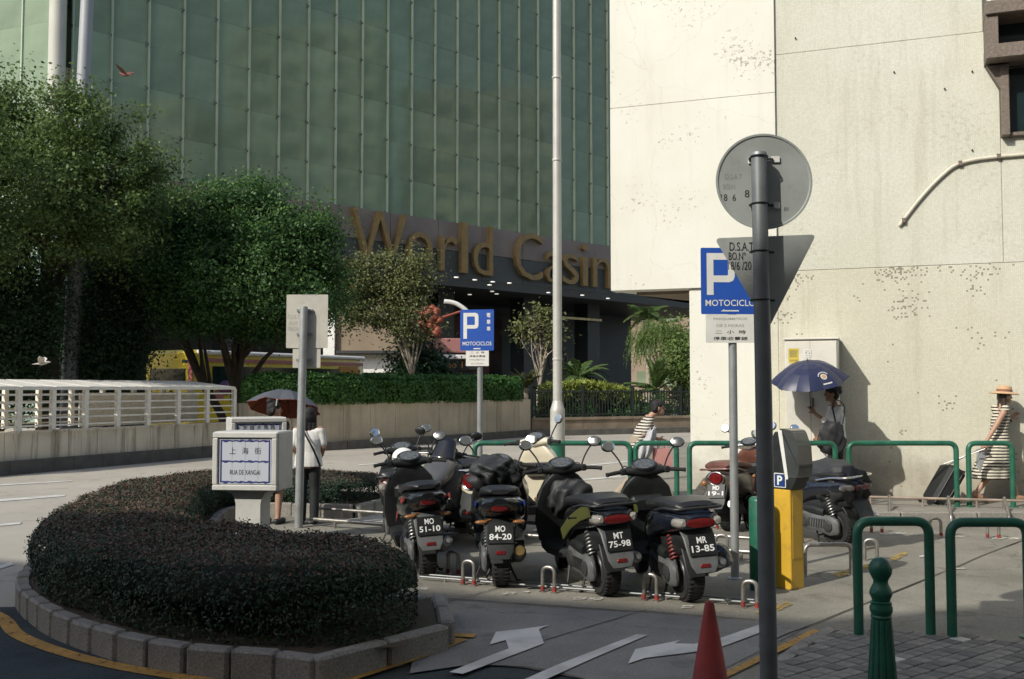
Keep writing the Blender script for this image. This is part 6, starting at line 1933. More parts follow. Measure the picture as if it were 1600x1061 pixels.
# street name signs on stone posts
M_STONE = mat('painted_stone', (.52, .51, .475), .6, var=.07, scale=4, dirt=.25, bump=.2, bscale=60)
M_TILE = mat('pale_blue_tile', (.50, .53, .58), .2, var=.05, scale=2, coat=.4)
M_TBLUE = mat('tile_blue_border', (.035, .04, .16), .3, var=.3, scale=10)
def name_sign(label, loc, rotz, w, h, T, top, lines, zc=None):
    t = thing('street_name_sign', label, 'sign', loc, rotz, 'stone street name signs')
    zb_ = top - h
    mb = MB(); cw = .112
    prof = [(cw, 0), (cw, zb_ - .12), (cw + .01, zb_ - .07), (cw + .04, zb_ - .025), (cw + .09, zb_ - .002)]
    rings = [[(-a, -T * .32, z), (a, -T * .32, z), (a, T * .32, z), (-a, T * .32, z)] for a, z in prof]
    mb.loft(rings, smooth=False); mb.build('post', M_STONE, t, angle=30)
    mb = MB(); mb.box((0, 0, zb_ + h / 2), (w, T, h), bev=.012); bk = mb.build('stone_block', M_STONE, t, angle=30)
    F = frame((0, -T / 2 - .0005, zb_ + h / 2), (1, 0, 0), (0, -1, 0))
    mb = MB()
    for (x, y, ww, hh) in ((0, h / 2 - .03, w - .01, .05), (0, -h / 2 + .03, w - .01, .05), (-w / 2 + .03, 0, .05, h - .11), (w / 2 - .03, 0, .05, h - .11)):
        mb.box((x, y, .012), (ww, hh, .03), bev=.008, M=F)
    mb.build('stone_frame', M_STONE, bk, angle=30)
    tw, th = w - .125, h - .125
    for i in range(4):
        for j in range(2):
            mb = MB(); mb.box((-tw / 2 + (i + .5) * tw / 4, -th / 2 + (j + .5) * th / 2, .004), (tw / 4 - .0012, th / 2 - .0012, .008), bev=.0015, M=F); mb.build('tile', M_TILE, bk, angle=30)
    mb = MB()
    bw = .013
    for y in (th / 2 - .016, 0, -th / 2 + .016):
        mb.tube([(-tw / 2 + .012 + (tw - .024) * i / 24, y + .0035 * sin(i * 1.9), .0085) for i in range(25)], [bw * (.5 + .35 * (i % 12 in (2, 3, 10))) for i in range(25)], 6, flat=.12, M=F)
    for x in (-tw / 2 + .016, tw / 2 - .016):
        mb.box((x, 0, .0088), (bw, th - .03, .0015), M=F)
    mb.build('blue_border', M_TBLUE, bk)
    mb = MB()
    for s_, ww, hh, y in lines:
        n = len(s_)
        if ord(s_[0]) > 255:
            for i, ch in enumerate(s_):
                fit_text(mb, ch, hh, hh, ((i - (n - 1) / 2) * ww / n, y * th, .0095), F)
        else:
            fit_text(mb, s_, ww, hh, (0, y * th, .0095), F, bold=.004)
    mb.build('street_name', M_INK, bk)
    return t
Yr = 8.75
a = P(336, 766, Yr); b_ = P(440, 674, Yr)
name_sign('stone street sign reading RUA DE XANGAI on a square post in the hedge', ((a.x + b_.x) / 2 + .02, Yr + .1, 0), radians(-7), (b_.x - a.x) * 1.03, b_.z - a.z, .37, b_.z, (('\u4e0a\u6d77\u8857', .34, .058, .24), ('RUA DE XANGAI', .27, .042, -.24)))
Yq = 11.2
b_ = P(415, 652, Yq)
name_sign('second stone street sign with five characters, half hidden behind the first', (rx(398, Yq), Yq + .1, 0), radians(24), .62, .5, .34, b_.z, (('\u53cb\u8abc\u5927\u99ac\u8def', .38, .05, .37),))

# ---------------------------------------------------------------- parking meter, green post, cabinet
Ym = 8.85
pm = thing('parking_meter', 'yellow pay-and-display parking meter with a black hooded head and blue P badge', 'meter', (rx(1229, Ym), Ym, -.004), radians(-52))
M_YEL = mat('meter_yellow', (.60, .36, .035), .45, var=.08, scale=4, dirt=.35)
zt_ = P(1229, 763, Ym).z
mb = MB(); mb.box((0, 0, zt_ / 2), (.175, .185, zt_), bev=.006); ped = mb.build('pedestal', M_YEL, pm, angle=30)
mb = MB(); mb.box((.0885, .0, zt_ * .62), (.004, .13, zt_ * .62)); mb.build('access_door', M_YEL, ped, angle=0)
ztp = P(1229, 671, Ym).z
M_HOOD = mat('smoked_hood', (.055, .06, .058), .22, var=.2, scale=4, coat=.5)
# head profile in the meter's own side plane: leans back towards the top
zz0 = zt_ + .004
hp_ = [(-.09, zz0), (.10, zz0), (.155, zz0 + .10), (.16, zz0 + .25), (.13, zz0 + .40), (.08, ztp - .02), (.02, ztp), (-.07, ztp - .02), (-.09, ztp - .06)]
mb = MB(); mb.prism(hp_, -.092, .092, M=frame((0, 0, 0), (1, 0, 0), (0, -1, 0))); hd = mb.build('head', M_BLACKP, pm, angle=30)
mb = MB(); mb.prism(round_poly([(.03, zz0 + .10), (.165, zz0 + .10), (.19, zz0 + .2), (.175, zz0 + .38), (.12, ztp + .0), (.02, ztp + .015), (-.02, ztp + .01)], .03, 4), -.098, .098, M=frame((0, 0, 0), (1, 0, 0), (0, -1, 0))); mb.build('hood', M_HOOD, hd, angle=40)
mb = MB(); mb.prism(round_poly([(-.03, ztp + .002), (.012, ztp + .002), (.075, zz0 + .09), (.045, zz0 + .085)], .012), -.1, .1, M=frame((0, 0, 0), (1, 0, 0), (0, -1, 0))); mb.build('white_band', M_SWHITE, hd, angle=30)
Fp = frame((-.015, -.0935, zz0 + .075), (1, 0, 0), (0, -1, 0))
mb = MB(); mb.prism(rrect(.125, .125, .008), 0, .003, M=Fp); bd = mb.build('badge', M_SWHITE, hd, angle=0)
mb = MB(); mb.prism(rrect(.11, .11, .006), .003, .0045, M=Fp); mb.build('badge_field', mat('badge_blue', (.012, .04, .16), .4), hd, angle=0)
mb = MB(); fit_text(mb, 'P', .055, .082, (0, 0, .0055), Fp, bold=.03); mb.build('badge_letter', M_SWHITE, hd, angle=0)
mb = MB(); mb.lathe([(.09, 0), (.09, .012)], 4, M=Matrix.Rotation(pi / 4, 4, 'Z')); mb.build('base_plate', M_DGREY, pm)
gp = thing('utility_post', 'short green round-topped utility post beside the near dark grey pole', 'post', (rx(1186, 8.7), 8.75, -.004))
zt_ = P(1186, 777, 8.7).z
mb = MB(); mb.lathe([(.09, 0), (.09, zt_ - .03), (.085, zt_ - .012), (.07, zt_), (.0, zt_ + .002)], 24); mb.build('shell', M_GREENP, gp)
mb = MB(); mb.box((0, -.088, zt_ * .55), (.09, .012, zt_ * .5), bev=.004); mb.build('hatch', M_GREENP, gp, angle=30)

def WP(px, py, off):
    p = RP(px, py, WO + WN * off, WN); d = p - WO
    return d.dot(WT), p.z
cx0, ct = WP(1226, 531, .80); cx1, _ = WP(1308, 531, .80)
_, cb_ = WP(1265, 728, .80)
cab = thing('electric_cabinet', 'tall pale grey electrical cabinet against the mosaic wall', 'cabinet', WO + WT * ((cx0 + cx1) / 2) + WN * .42, WROT)
w_ = cx1 - cx0
M_CABW = mat('cabinet_grey_white', (.62, .60, .53), .45, var=.05, scale=3, dirt=.2)
mb = MB(); mb.box((0, 0, (ct + cb_) / 2), (w_, .76, ct - cb_), bev=.01); mb.build('case', M_CABW, cab, angle=30)
mb = MB(); mb.box((0, 0, ct + .012), (w_ + .05, .82, .03), bev=.006); mb.build('roof', M_CABW, cab, angle=30)
mb = MB(); mb.box((0, .01, (PZ + cb_) / 2), (w_ - .03, .72, cb_ - PZ)); mb.build('plinth', mat('plinth_concrete', (.25, .23, .19), .85, var=.2, scale=5), cab, angle=0)
for sx in (-1, 1):
    mb = MB(); mb.box((sx * w_ / 4, -.382, (ct + cb_) / 2), (w_ / 2 - .02, .012, ct - cb_ - .06), bev=.004); d_ = mb.build('door', M_CABW, cab, angle=30)
mb = MB(); mb.box((.02, -.395, (ct + cb_) / 2), (.02, .03, .14), bev=.005); mb.build('handle', M_DGREY, d_, angle=30)
F = frame((-w_ * .33, -.3895, ct - .24), (1, 0, 0), (0, -1, 0))
mb = MB(); mb.box((0, 0, 0), (.15, .22, .003), M=F); yl_ = mb.build('warning_label', mat('label_yellow', (.55, .42, .05), .5), cab, angle=0)
mb = MB(); mb.box((0, .03, .002), (.11, .11, .002), M=F); mb.box((0, -.07, .002), (.12, .03, .002), M=F); mb.build('label_print', mat('label_print', (.32, .26, .06), .6), yl_, angle=0)
F = frame((-w_ * .06, -.3895, ct - .2), (1, 0, 0), (0, -1, 0))
mb = MB(); mb.box((0, 0, 0), (.10, .11, .003), M=F); wl_ = mb.build('notice_label', M_SWHITE, cab, angle=0)
mb = MB(); 
for (x, y, ww, hh) in ((0, .03, .07, .012), (-.02, 0, .03, .03), (.025, -.005, .025, .025), (0, -.035, .07, .01)):
    mb.box((x, y, .002), (ww, hh, .002), M=F)
mb.build('label_print', M_GREYINK, wl_, angle=0)

# ---------------------------------------------------------------- motorcycle racks of steel tube
row = Vector((1, -.376, 0)).normalized(); prp = Vector((.352, .936, 0))
RROT = atan2(row.y, row.x)
hl = ((708, 897), (732, 914), (857, 925), (1016, 938), (1172, 950))
for i, (px, py) in enumerate(hl):
    g_ = G(px, py)
    lab = ('low steel lock hoop beside the black sporty scooter', 'low steel lock hoop with red feet left of the blue scooter wheel', 'low steel lock hoop with red feet between plates MO 84-20 and MT 75-98', 'low steel lock hoop between plates MT 75-98 and MR 13-85', 'low steel lock hoop with red foot at the near dark grey pole')[i]
    hoop('lock_hoop', lab, g_.x - .055, g_.x + .055, g_.y, -.004, .215, .017, M_STEEL, 'rack', 'low steel lock hoops', .055, radians(-25), red=True)
for px, py, lab in ((1361, 876, 'dark steel lock hoop behind the near green hoop rail'), (1462, 838, 'steel lock hoop in front of the suitcase kerb'), (1370, 832, 'small steel lock hoop beyond the covered scooter'), (1552, 841, 'steel lock hoop with red sleeve below the striped dress'), (1113, 826, 'small steel lock hoop left of the maroon scooter'), (1128, 868, 'steel lock hoop beside the sign pole of the near P sign')):
    g_ = G(px, py)
    hoop('lock_hoop', lab, g_.x - .06, g_.x + .06, g_.y, -.004, .215, .018, M_STEEL, 'rack', 'low steel lock hoops', .06, radians(-20), red=py < 845)
def tube_rail(label, pts, r=.02, feet=4, m=M_STEEL):
    o = Vector(pts[0]); t = thing('wheel_rail', label, 'rack', (o.x, o.y, 0), 0, 'long steel wheel rails')
    P_ = [Vector(p) - Vector((o.x, o.y, 0)) for p in pts]
    mb = MB(); mb.tube(bent(P_, .05), r, 10); mb.build('tube', m, t)
    for i in range(feet):
        q_ = P_[0].lerp(P_[-1], (i + .5) / feet); mb = MB(); mb.tube([(q_.x, q_.y, -.004), (q_.x, q_.y, q_.z)], r * .8, 8); mb.build('foot', m, t)
a, b_ = G(655, 908), G(1190, 951)
tube_rail('front steel rail lying on the concrete behind the plated scooters', [a + Vector((0, .06, .03)), b_ + Vector((0, .06, .03))], .009, 6, M_GALV)
tube_rail('thin second steel rail just inside the front one', [a + Vector((.02, .17, .03)), b_ + Vector((.02, .17, .03))], .008, 6, M_GALV)
a, b_ = G(487, 822), G(1215, 880)
tube_rail('long steel wheel rail under the scooter fronts, starting at the sign pole in the hedge', [a + Vector((0, 0, .09)), b_ + Vector((0, 0, .09))], .024, 8)
a2, b2_ = a + Vector((0, .45, .0)), b_ + Vector((0, .45, 0))
tube_rail('rear steel wheel rail behind the scooter fronts', [a2 + Vector((0, 0, .17)), b2_ + Vector((0, 0, .17))], .02, 8)
def wheel_stand(label, px, py, l=.5, h=.30, rot=0.0):
    g_ = G(px, py); t = thing('wheel_stand', label, 'rack', (g_.x, g_.y, -.004), rot, 'sloping steel wheel stands')
    mb = MB(); mb.tube(bent([(0, 0, 0), (0, .02, .10), (.18, l, h), (.18, l, 0)], .05), .02, 10); mb.build('tube', M_STEEL, t)
    mb = MB(); mb.tube([(.09, l * .5, 0), (.09, l * .5, h * .68)], .016, 8); mb.build('leg', M_STEEL, t)
wheel_stand('sloping steel wheel stand left of the suitcase', 1391, 815, .5, .3)
wheel_stand('sloping steel wheel stand below the narrow green rail', 1487, 817, .5, .3)
wheel_stand('sloping steel wheel stand at the picture edge', 1578, 819, .5, .3)
wheel_stand('sloping steel wheel stand left of the maroon scooter tail', 1095, 806, .5, .28)
a, b_ = G(1322, 802), G(1660, 812)
tube_rail('sunlit rusty steel rail along the kerb by the suitcase', [a + Vector((0, .05, .23)), b_ + Vector((0, .05, .23))], .019, 4, mat('pink_sunlit_steel', (.42, .33, .27), .4, .5, var=.2, scale=6))  # pinkish glow of sunlight put into the steel colour
g_ = G(1262, 902); g2_ = G(1326, 896)
hoop('cycle_rack', 'wide low steel wheel frame between yellow meter and covered scooter', g_.x, g2_.x, (g_.y + g2_.y) / 2, -.004, .29, .02, M_STEEL, 'rack', None, .07, radians(4))

# ---------------------------------------------------------------- lamp posts
Ylp = 16.1
lpst = thing('lamp_post', 'slim pale lamp post rising behind the cream scooter', 'lamp post', (rx(871, Ylp), Ylp, -.02))
zc = P(870, 634, Ylp).z; r1 = 11.5 * Ylp / FPX; r2 = 7.2 * Ylp / FPX
M_LAMP = mat('pale_lamp_steel', (.47, .46, .42), .45, .2, var=.08, scale=2, dirt=.15)
mb = MB(); mb.lathe([(r1 * 1.3, 0), (r1 * 1.3, .03), (r1, .05), (r1, zc - .08), (r1 * .98, zc - .04), (r1 * .86, zc), (r2 * 1.15, zc + .06), (r2 * 1.02, zc + .1)], 24); mb.build('base_shaft', M_LAMP, lpst)
mb = MB(); mb.lathe([(r2, zc + .1), (r2 * .96, 4.2), (r2 * .8, 11)], 20); mb.build('shaft', M_LAMP, lpst)
for py in (559, 248, 119):
    z = P(869, py, Ylp).z; mb = MB(); mb.lathe([(r2 * 1.05, z - .02), (r2 * 1.09, z), (r2 * 1.05, z + .012)], 20); mb.build('joint_ring', M_LAMP, lpst)
mb = MB(); mb.lathe([(r1 * 1.03, 0.05), (r1 * 1.03, .85)], 24); mb.build('green_lower_band', M_GREENP, lpst)  # green over the lowest stretch of the shaft
mb = MB(); mb.tube(spline([(0, 0, 10.9), (.1, -.3, 11.6), (.3, -1.2, 12.0)], 4), .05, 8); mb.build('arm', M_LAMP, lpst)
mb = MB(); mb.ell((.35, -1.5, 12.0), (.16, .38, .08), 14, 8); mb.build('lamp_head', M_LAMP, lpst)
Yk = 28.6
mast = thing('lamp_post', 'thick tall pale mast standing behind the slatted shelter', 'lamp post', (rx(109, Yk), Yk, -.02))
mb = MB(); mb.tube([(0, 0, 0), (.02, 0, 2), (.28, 0, 13), (.35, 0, 16)], [.25, .24, .18, .15], 24); mb.build('shaft', mat('mast_grey', (.30, .31, .32), .5, .1, var=.06, scale=1.5, dirt=.15), mast)
mb = MB(); mb.lathe([(.34, .02), (.34, .05), (.27, .08)], 24); mb.build('base_plate', M_DGREY, mast)
mb = MB(); mb.box((.15, -.9, 16), (.25, 1.8, .12), bev=.03); mb.build('lamp_head', M_DGREY, mast, angle=30)

# ---------------------------------------------------------------- bus
bd_ = Vector((.52, .854, 0)).normalized(); br = Vector((bd_.y, -bd_.x, 0))
b0 = Vector(((300 - 800) / FPX * 34.5, 34.5, 0)) - br * 1.22
bus = thing('bus', 'yellow bus with purple graphics parked beyond the planter wall under the trees', 'bus', b0, atan2(-bd_.x, bd_.y))
M_BUSY = mat('bus_yellow', (.68, .52, .035), .35, var=.05, scale=2, coat=.4, dirt=.1)
M_BUSP = mat('bus_pink', (.42, .15, .13), .4, var=.1, scale=2)
M_BUSV = mat('bus_purple', (.17, .05, .14), .4, var=.3, scale=3)
hb_ = P(270, 546, 34.8).z
prof = [(-1.22, .35), (1.22, .35), (1.24, 1.4), (1.22, 2.6), (1.14, hb_ - .12), (.95, hb_), (-.95, hb_), (-1.14, hb_ - .12), (-1.22, 2.6), (-1.24, 1.4)]
mb = MB(); mb.loft([[(x * f_, y, z if z < 2 else z - d_) for x, z in prof] for y, f_, d_ in ((-.02, .93, .12), (.06, .985, .03), (.2, 1, 0), (8.6, 1, 0), (9.1, .97, .06), (9.35, .9, .25))], smooth=True); mb.build('body', M_BUSY, bus, angle=35)
mb = MB(); mb.box((0, -.03, hb_ - .95), (1.85, .03, .55), bev=.012); mb.build('rear_window', GLASSD, bus, angle=30)
mb = MB(); mb.box((.9, -.01, hb_ - .42), (.35, .03, .12)); mb.build('number_display', M_BLACKP, bus, angle=0)
mb = MB(); mb.lathe([(.08, 0), (.08, .02)], 12, M=frame((.2, -.03, hb_ - 1.5), (1, 0, 0), (0, -1, 0))); mb.build('rear_badge', M_BLACKP, bus)
mb = MB(); mb.box((1.255, 4.9, hb_ - .95), (.02, 8.0, .75)); mb.build('side_window', GLASSD, bus, angle=0)
mb = MB(); mb.box((1.13, 4.8, hb_ - .09), (.24, 9.0, .16), bev=.05); mb.build('roof_stripe', M_WHITE, bus, angle=30)
mb = MB(); mb.box((1.25, 4.9, hb_ - .36), (.02, 8.4, .13)); mb.build('red_stripe', M_BUSP, bus, angle=0)
mb = MB(); mb.box((1.13, .02, hb_ - .9), (.22, .1, 1.7), bev=.03); mb.build('pink_corner', M_BUSP, bus, angle=30)
mb = MB(); mb.box((1.265, 8.2, hb_ - .62), (.02, 1.15, .3)); mb.build('side_display', mat('display_amber', (.45, .22, .03), .5), bus, angle=0)
random.seed(9)
for i, (y, z, r_) in enumerate(((1.5, 1.75, .35), (2.0, 1.95, .25), (1.2, 1.5, .25), (2.6, 1.55, .3))):
    mb = MB(); mb.lathe([(r_, 0), (r_, .004)], 10, M=frame((1.262, y, z), (0, 1, 0), (1, 0, 0)) @ Matrix.Diagonal((1, .8, 1, 1))); mb.build('graphic_patch', M_BUSV if i != 2 else M_BUSP, bus, angle=0)
for y in (2.3, 7.3):
    for sx in (-1, 1):
        mb = MB(); mb.lathe([(.28, -.14), (.45, -.15), (.48, 0), (.45, .15), (.28, .14)], 24, M=Matrix.Translation((sx * 1.1, y, .48)) @ WX); mb.build('wheel', M_RUBBER, bus)

# ---------------------------------------------------------------- birds
def bird(label, px, py, Y, col, s, yaw, pitch):
    p = P(px, py, Y); t = thing('bird', label, 'bird', p, yaw); t.rotation_euler = (pitch, 0, yaw)
    m = mat('feather_%d' % px, col, .7, var=.2, scale=20)
    mb = MB(); mb.loft([sec(-.20 * s, 0, .012 * s, .005 * s), sec(-.12 * s, 0, .02 * s, .014 * s), sec(0, 0, .04 * s, .038 * s), sec(.08 * s, .005, .035 * s, .035 * s), sec(.12 * s, .012, .022 * s, .024 * s), sec(.15 * s, .015, .022 * s, .022 * s), sec(.175 * s, .012, .012 * s, .012 * s), sec(.2 * s, .008, .003 * s, .003 * s)]); mb.build('body', m, t)
    for sx in (-1, 1):
        mb = MB(); q_ = [(sx * .02 * s, .07 * s, .01), (sx * .16 * s, .10 * s, .10 * s), (sx * .33 * s, .02 * s, .15 * s), (sx * .16 * s, -.05 * s, .09 * s), (sx * .03 * s, -.06 * s, .01)]
        mb.add(q_ + [(x, y, z + .008) for x, y, z in q_], [(0, 1, 2, 3, 4), (9, 8, 7, 6, 5)] + [(i, 5 + i, 5 + (i + 1) % 5, (i + 1) % 5) for i in range(5)], 0, None, False); mb.build('wing', m, t, angle=0)
    return t
bird('brown bird flying in front of the green glass above the trees', 196, 117, 18, (.16, .06, .04), .8, 1.2, .2)
bird('pale bird flying low over the slatted shelter', 65, 568, 17, (.6, .55, .48), .75, -1.3, .1)

# ================================================================== people
M_SKIN = mat('skin', (.40, .235, .16), .5, var=.08, scale=10)
M_SKIN2 = mat('skin_tan', (.30, .165, .10), .5, var=.08, scale=10)
M_HAIR = mat('black_hair', (.010, .009, .009), .72, var=.4, scale=60, bump=.5, bscale=90)
M_HAIRB = mat('dark_brown_hair', (.035, .02, .014), .45, var=.4, scale=50, bump=.5, bscale=90)
def stripe_mat(name, a, b, freq, axis='Z', duty=.5):
    m, nt, bs = new_mat(name); L = nt.links.new
    tc = N(nt, 'ShaderNodeTexCoord'); sp = N(nt, 'ShaderNodeSeparateXYZ'); L(tc.outputs['Object'], sp.inputs[0])
    no = N(nt, 'ShaderNodeTexNoise'); no.inputs['Scale'].default_value = 5; L(tc.outputs['Object'], no.inputs['Vector'])
    ad = N(nt, 'ShaderNodeMath', operation='MULTIPLY_ADD'); ad.inputs[1].default_value = .018; L(no.outputs['Fac'], ad.inputs[0]); L(sp.outputs[axis], ad.inputs[2])
    mu = N(nt, 'ShaderNodeMath', operation='MULTIPLY'); mu.inputs[1].default_value = freq; L(ad.outputs[0], mu.inputs[0])
    fr = N(nt, 'ShaderNodeMath', operation='FRACT'); L(mu.outputs[0], fr.inputs[0])
    lt = N(nt, 'ShaderNodeMath', operation='LESS_THAN'); lt.inputs[1].default_value = duty; L(fr.outputs[0], lt.inputs[0])
    mx = N(nt, 'ShaderNodeMix', data_type='RGBA'); L(lt.outputs[0], mx.inputs['Factor']); mx.inputs['A'].default_value = (*a, 1); mx.inputs['B'].default_value = (*b, 1)
    L(mx.outputs['Result'], bs.inputs['Base Color']); bs.inputs['Roughness'].default_value = .8
    return m
M_SHIRTW = mat('white_cotton', (.66, .65, .62), .8, var=.05, scale=8, bump=.4, bscale=14)
M_TROUS = mat('black_trousers', (.014, .016, .017), .75, var=.3, scale=8, bump=.4, bscale=14)
M_BEIGET = mat('beige_trousers', (.33, .27, .2), .8, var=.1, scale=8, bump=.4, bscale=14)
M_STRA = stripe_mat('black_white_stripe', (.58, .54, .46), (.03, .025, .022), 24)
M_STRB = stripe_mat('cream_dress_stripe', (.60, .56, .45), (.028, .022, .018), 23, duty=.46)

def V(*a): return Vector(a)
def limb(mb, pts, rs, n=12):
    for i in range(len(pts) - 1):
        mb.capsule(pts[i], pts[i + 1], rs[i], rs[i + 1], n)
def esec(c, hw, hd, ax=None, n=18):
    c = Vector(c)
    return [(c.x + hw * cos(2 * pi * j / n), c.y + hd * sin(2 * pi * j / n), c.z) for j in range(n)]
def hand(mb, wrist, d, palm_n, s=1.0, curl=.5):
    """palm and five curled fingers; d = direction of the hand, palm_n = palm normal."""
    d = Vector(d).normalized(); pn = Vector(palm_n); pn = (pn - d * pn.dot(d)).normalized(); sd = d.cross(pn)
    w = Vector(wrist)
    for k in (-1, 0, 1):
        mb.capsule(w + sd * (.012 * k) * s, w + d * .085 * s + sd * (.024 * k) * s, .016 * s, .0135 * s, 8)
    for k, ln in ((-1.5, .062), (-.5, .074), (.5, .078), (1.5, .07)):
        p0 = w + d * .085 * s + sd * (.0175 * k) * s
        d1 = (d + pn * curl * .6).normalized(); d2 = (d + pn * curl * 2.2).normalized()
        p1 = p0 + d1 * ln * .5 * s; p2 = p1 + d2 * ln * .55 * s
        mb.capsule(p0, p1, .0092 * s, .0085 * s, 8); mb.capsule(p1, p2, .0085 * s, .0072 * s, 8)
    p0 = w + d * .025 * s + sd * .022 * s; p1 = p0 + (d * .5 + sd * .7 + pn * .35).normalized() * .04 * s; p2 = p1 + (d * .8 + pn * .6).normalized() * .032 * s
    mb.capsule(p0, p1, .0115 * s, .010 * s, 8); mb.capsule(p1, p2, .010 * s, .008 * s, 8)
def head(mb, c, f, H):
    """head with face; f = facing direction (unit, xy)."""
    f = Vector(f).normalized(); r = Vector((f.y, -f.x, 0)); u = Vector((0, 0, 1)); c = Vector(c)
    k = H / 1.68
    def L_(x, y, z): return c + r * x * k + f * y * k + u * z * k
    yaw = atan2(-f.x, f.y)
    mb.ell(c + f * -.008 * k + u * .018 * k, (.073 * k, .090 * k, .094 * k), 18, 12, rot=(0, 0, yaw))
    mb.ell(L_(0, .028, -.05), (.054 * k, .058 * k, .062 * k), 14, 10, rot=(0, 0, yaw))
    mb.capsule(L_(0, .072, -.088), L_(0, .068, -.09), .022 * k, .02 * k, 8)
    mb.capsule(L_(0, .083, .012), L_(0, .102, -.024), .010 * k, .0145 * k, 8)
    for sx in (-1, 1):
        mb.ell(L_(sx * .073, -.004, -.012), (.011 * k, .022 * k, .032 * k), 10, 8, rot=(0, 0, yaw))
        mb.ell(L_(sx * .030, .076, .014), (.015 * k, .010 * k, .009 * k), 8, 6, rot=(0, 0, yaw))
    mb.ell(L_(0, .084, -.058), (.026 * k, .009 * k, .009 * k), 10, 6, rot=(0, 0, yaw))
def face_marks(par, c, f, H):
    f = Vector(f).normalized(); r = Vector((f.y, -f.x, 0)); u = Vector((0, 0, 1)); c = Vector(c); k = H / 1.68; yaw = atan2(-f.x, f.y)
    def L_(x, y, z): return c + r * x * k + f * y * k + u * z * k
    for sx in (-1, 1):
        mb = MB(); mb.ell(L_(sx * .031, .086, .013), (.010 * k, .005 * k, .006 * k), 10, 6, rot=(0, 0, yaw)); mb.build('eye', M_HAIR, par)
        mb = MB(); mb.tube([L_(sx * .016, .090, .030), L_(sx * .032, .089, .035), L_(sx * .047, .082, .030)], .0035 * k, 5); mb.build('eyebrow', M_HAIR, par)
    mb = MB(); mb.ell(L_(0, .0915, -.058), (.021 * k, .005 * k, .005 * k), 10, 6, rot=(0, 0, yaw)); mb.build('lips', mat('lips', (.33, .12, .10), .5), par)

def person(label, loc, rotz, H, pose, skin, group=None, shoe=M_BLACKP, bareleg=False):
    """pose: points in metres for an H-tall figure facing local +y."""
    t = thing('person', label, 'person', loc, rotz, group)
    k = H / 1.68
    q = {n: Vector(p) * k for n, p in pose.items()}
    mb = MB()
    pel, chest, neck, hd = q['pelvis'], q['chest'], q['neck'], q['head']
    ax = (chest - pel)
    rings = []
    for t_, hw, hd_ in ((-.45, .10, .085), (-.25, .155, .105), (0, .158, .11), (.35, .128, .092), (.7, .142, .10), (1.0, .152, .105), (1.25, .13, .085), (1.42, .07, .06)):
        c = pel + ax * t_
        rings.append(esec(c, hw * k, hd_ * k))
    mb.loft(rings)
    mb.capsule(chest + ax * .30, neck, .055 * k, .047 * k); mb.capsule(neck, hd - Vector((0, 0, .05 * k)), .047 * k, .046 * k)
    f = q.get('face', Vector((0, 1, 0)))
    head(mb, hd, f, H)
    for s_ in ('L', 'R'):
        sh, el, wr = q['sh' + s_], q['el' + s_], q['wr' + s_]
        mb.capsule(chest + ax * .22, sh, .055 * k, .05 * k)
        limb(mb, [sh, el, wr], [.047 * k, .037 * k, .026 * k])
        hdv = q.get('hand' + s_, (wr - el)); hn = q.get('palm' + s_, Vector((0, .3, 0)) + Vector(((-1 if s_ == 'R' else 1), 0, 0)))
        hand(mb, wr + hdv.normalized() * .01, hdv, hn, k, .9)
        hip, kn, an, to = q['hip' + s_], q['kn' + s_], q['an' + s_], q['to' + s_]
        limb(mb, [hip, kn], [.082 * k, .056 * k]); mid = kn.lerp(an, .3)
        limb(mb, [kn, mid, an], [.054 * k, .053 * k, .034 * k])
        mb.capsule(an - Vector((0, 0, .025 * k)), to, .036 * k, .028 * k); mb.capsule(an - Vector((0, 0, .03 * k)) - (to - an).normalized() * .04 * k, an - Vector((0, 0, .035 * k)), .034 * k, .036 * k)
    remeshed(mb, 'body', skin, .0065, 1, t)
    if 'face' not in pose or True:
        face_marks(t, hd, f, H)
    # shoes
    for s_ in ('L', 'R'):
        an, to = q['an' + s_], q['to' + s_]
        d = (to - an); d.z = 0; d.normalize()
        mb = MB(); b0 = an + Vector((0, 0, -.04 * k)) - d * .05 * k; b1 = Vector((to.x, to.y, min(to.z, b0.z))) + d * .02
        mb.capsule(b0, b1, .044 * k, .038 * k); z0 = min(b0.z, b1.z) - .035 * k
        mb.v = [(x, y, max(z, z0)) for x, y, z in mb.v]; mb.build('shoe', shoe, t)
    return t, q, k
def cloth(mb, name, m, t, vox=.010, smooth=3):
    return remeshed(mb, name, m, vox, smooth, t)
def trousers(t, q, k, m, r=(.112, .088, .066, .064), down=1.0):
    mb = MB()
    mb.loft([esec(q['pelvis'] + Vector((0, 0, z)) * k, a * k, b * k) for z, a, b in ((-.10, .15, .115), (-.02, .175, .125), (.07, .165, .115), (.14, .145, .10))])
    for s_ in ('L', 'R'):
        an = q['kn' + s_].lerp(q['an' + s_], down)
        limb(mb, [q['hip' + s_], q['kn' + s_], an], [r[0] * k * .88, r[1] * k * .85, r[2] * k])
    return cloth(mb, 'trousers', m, t)
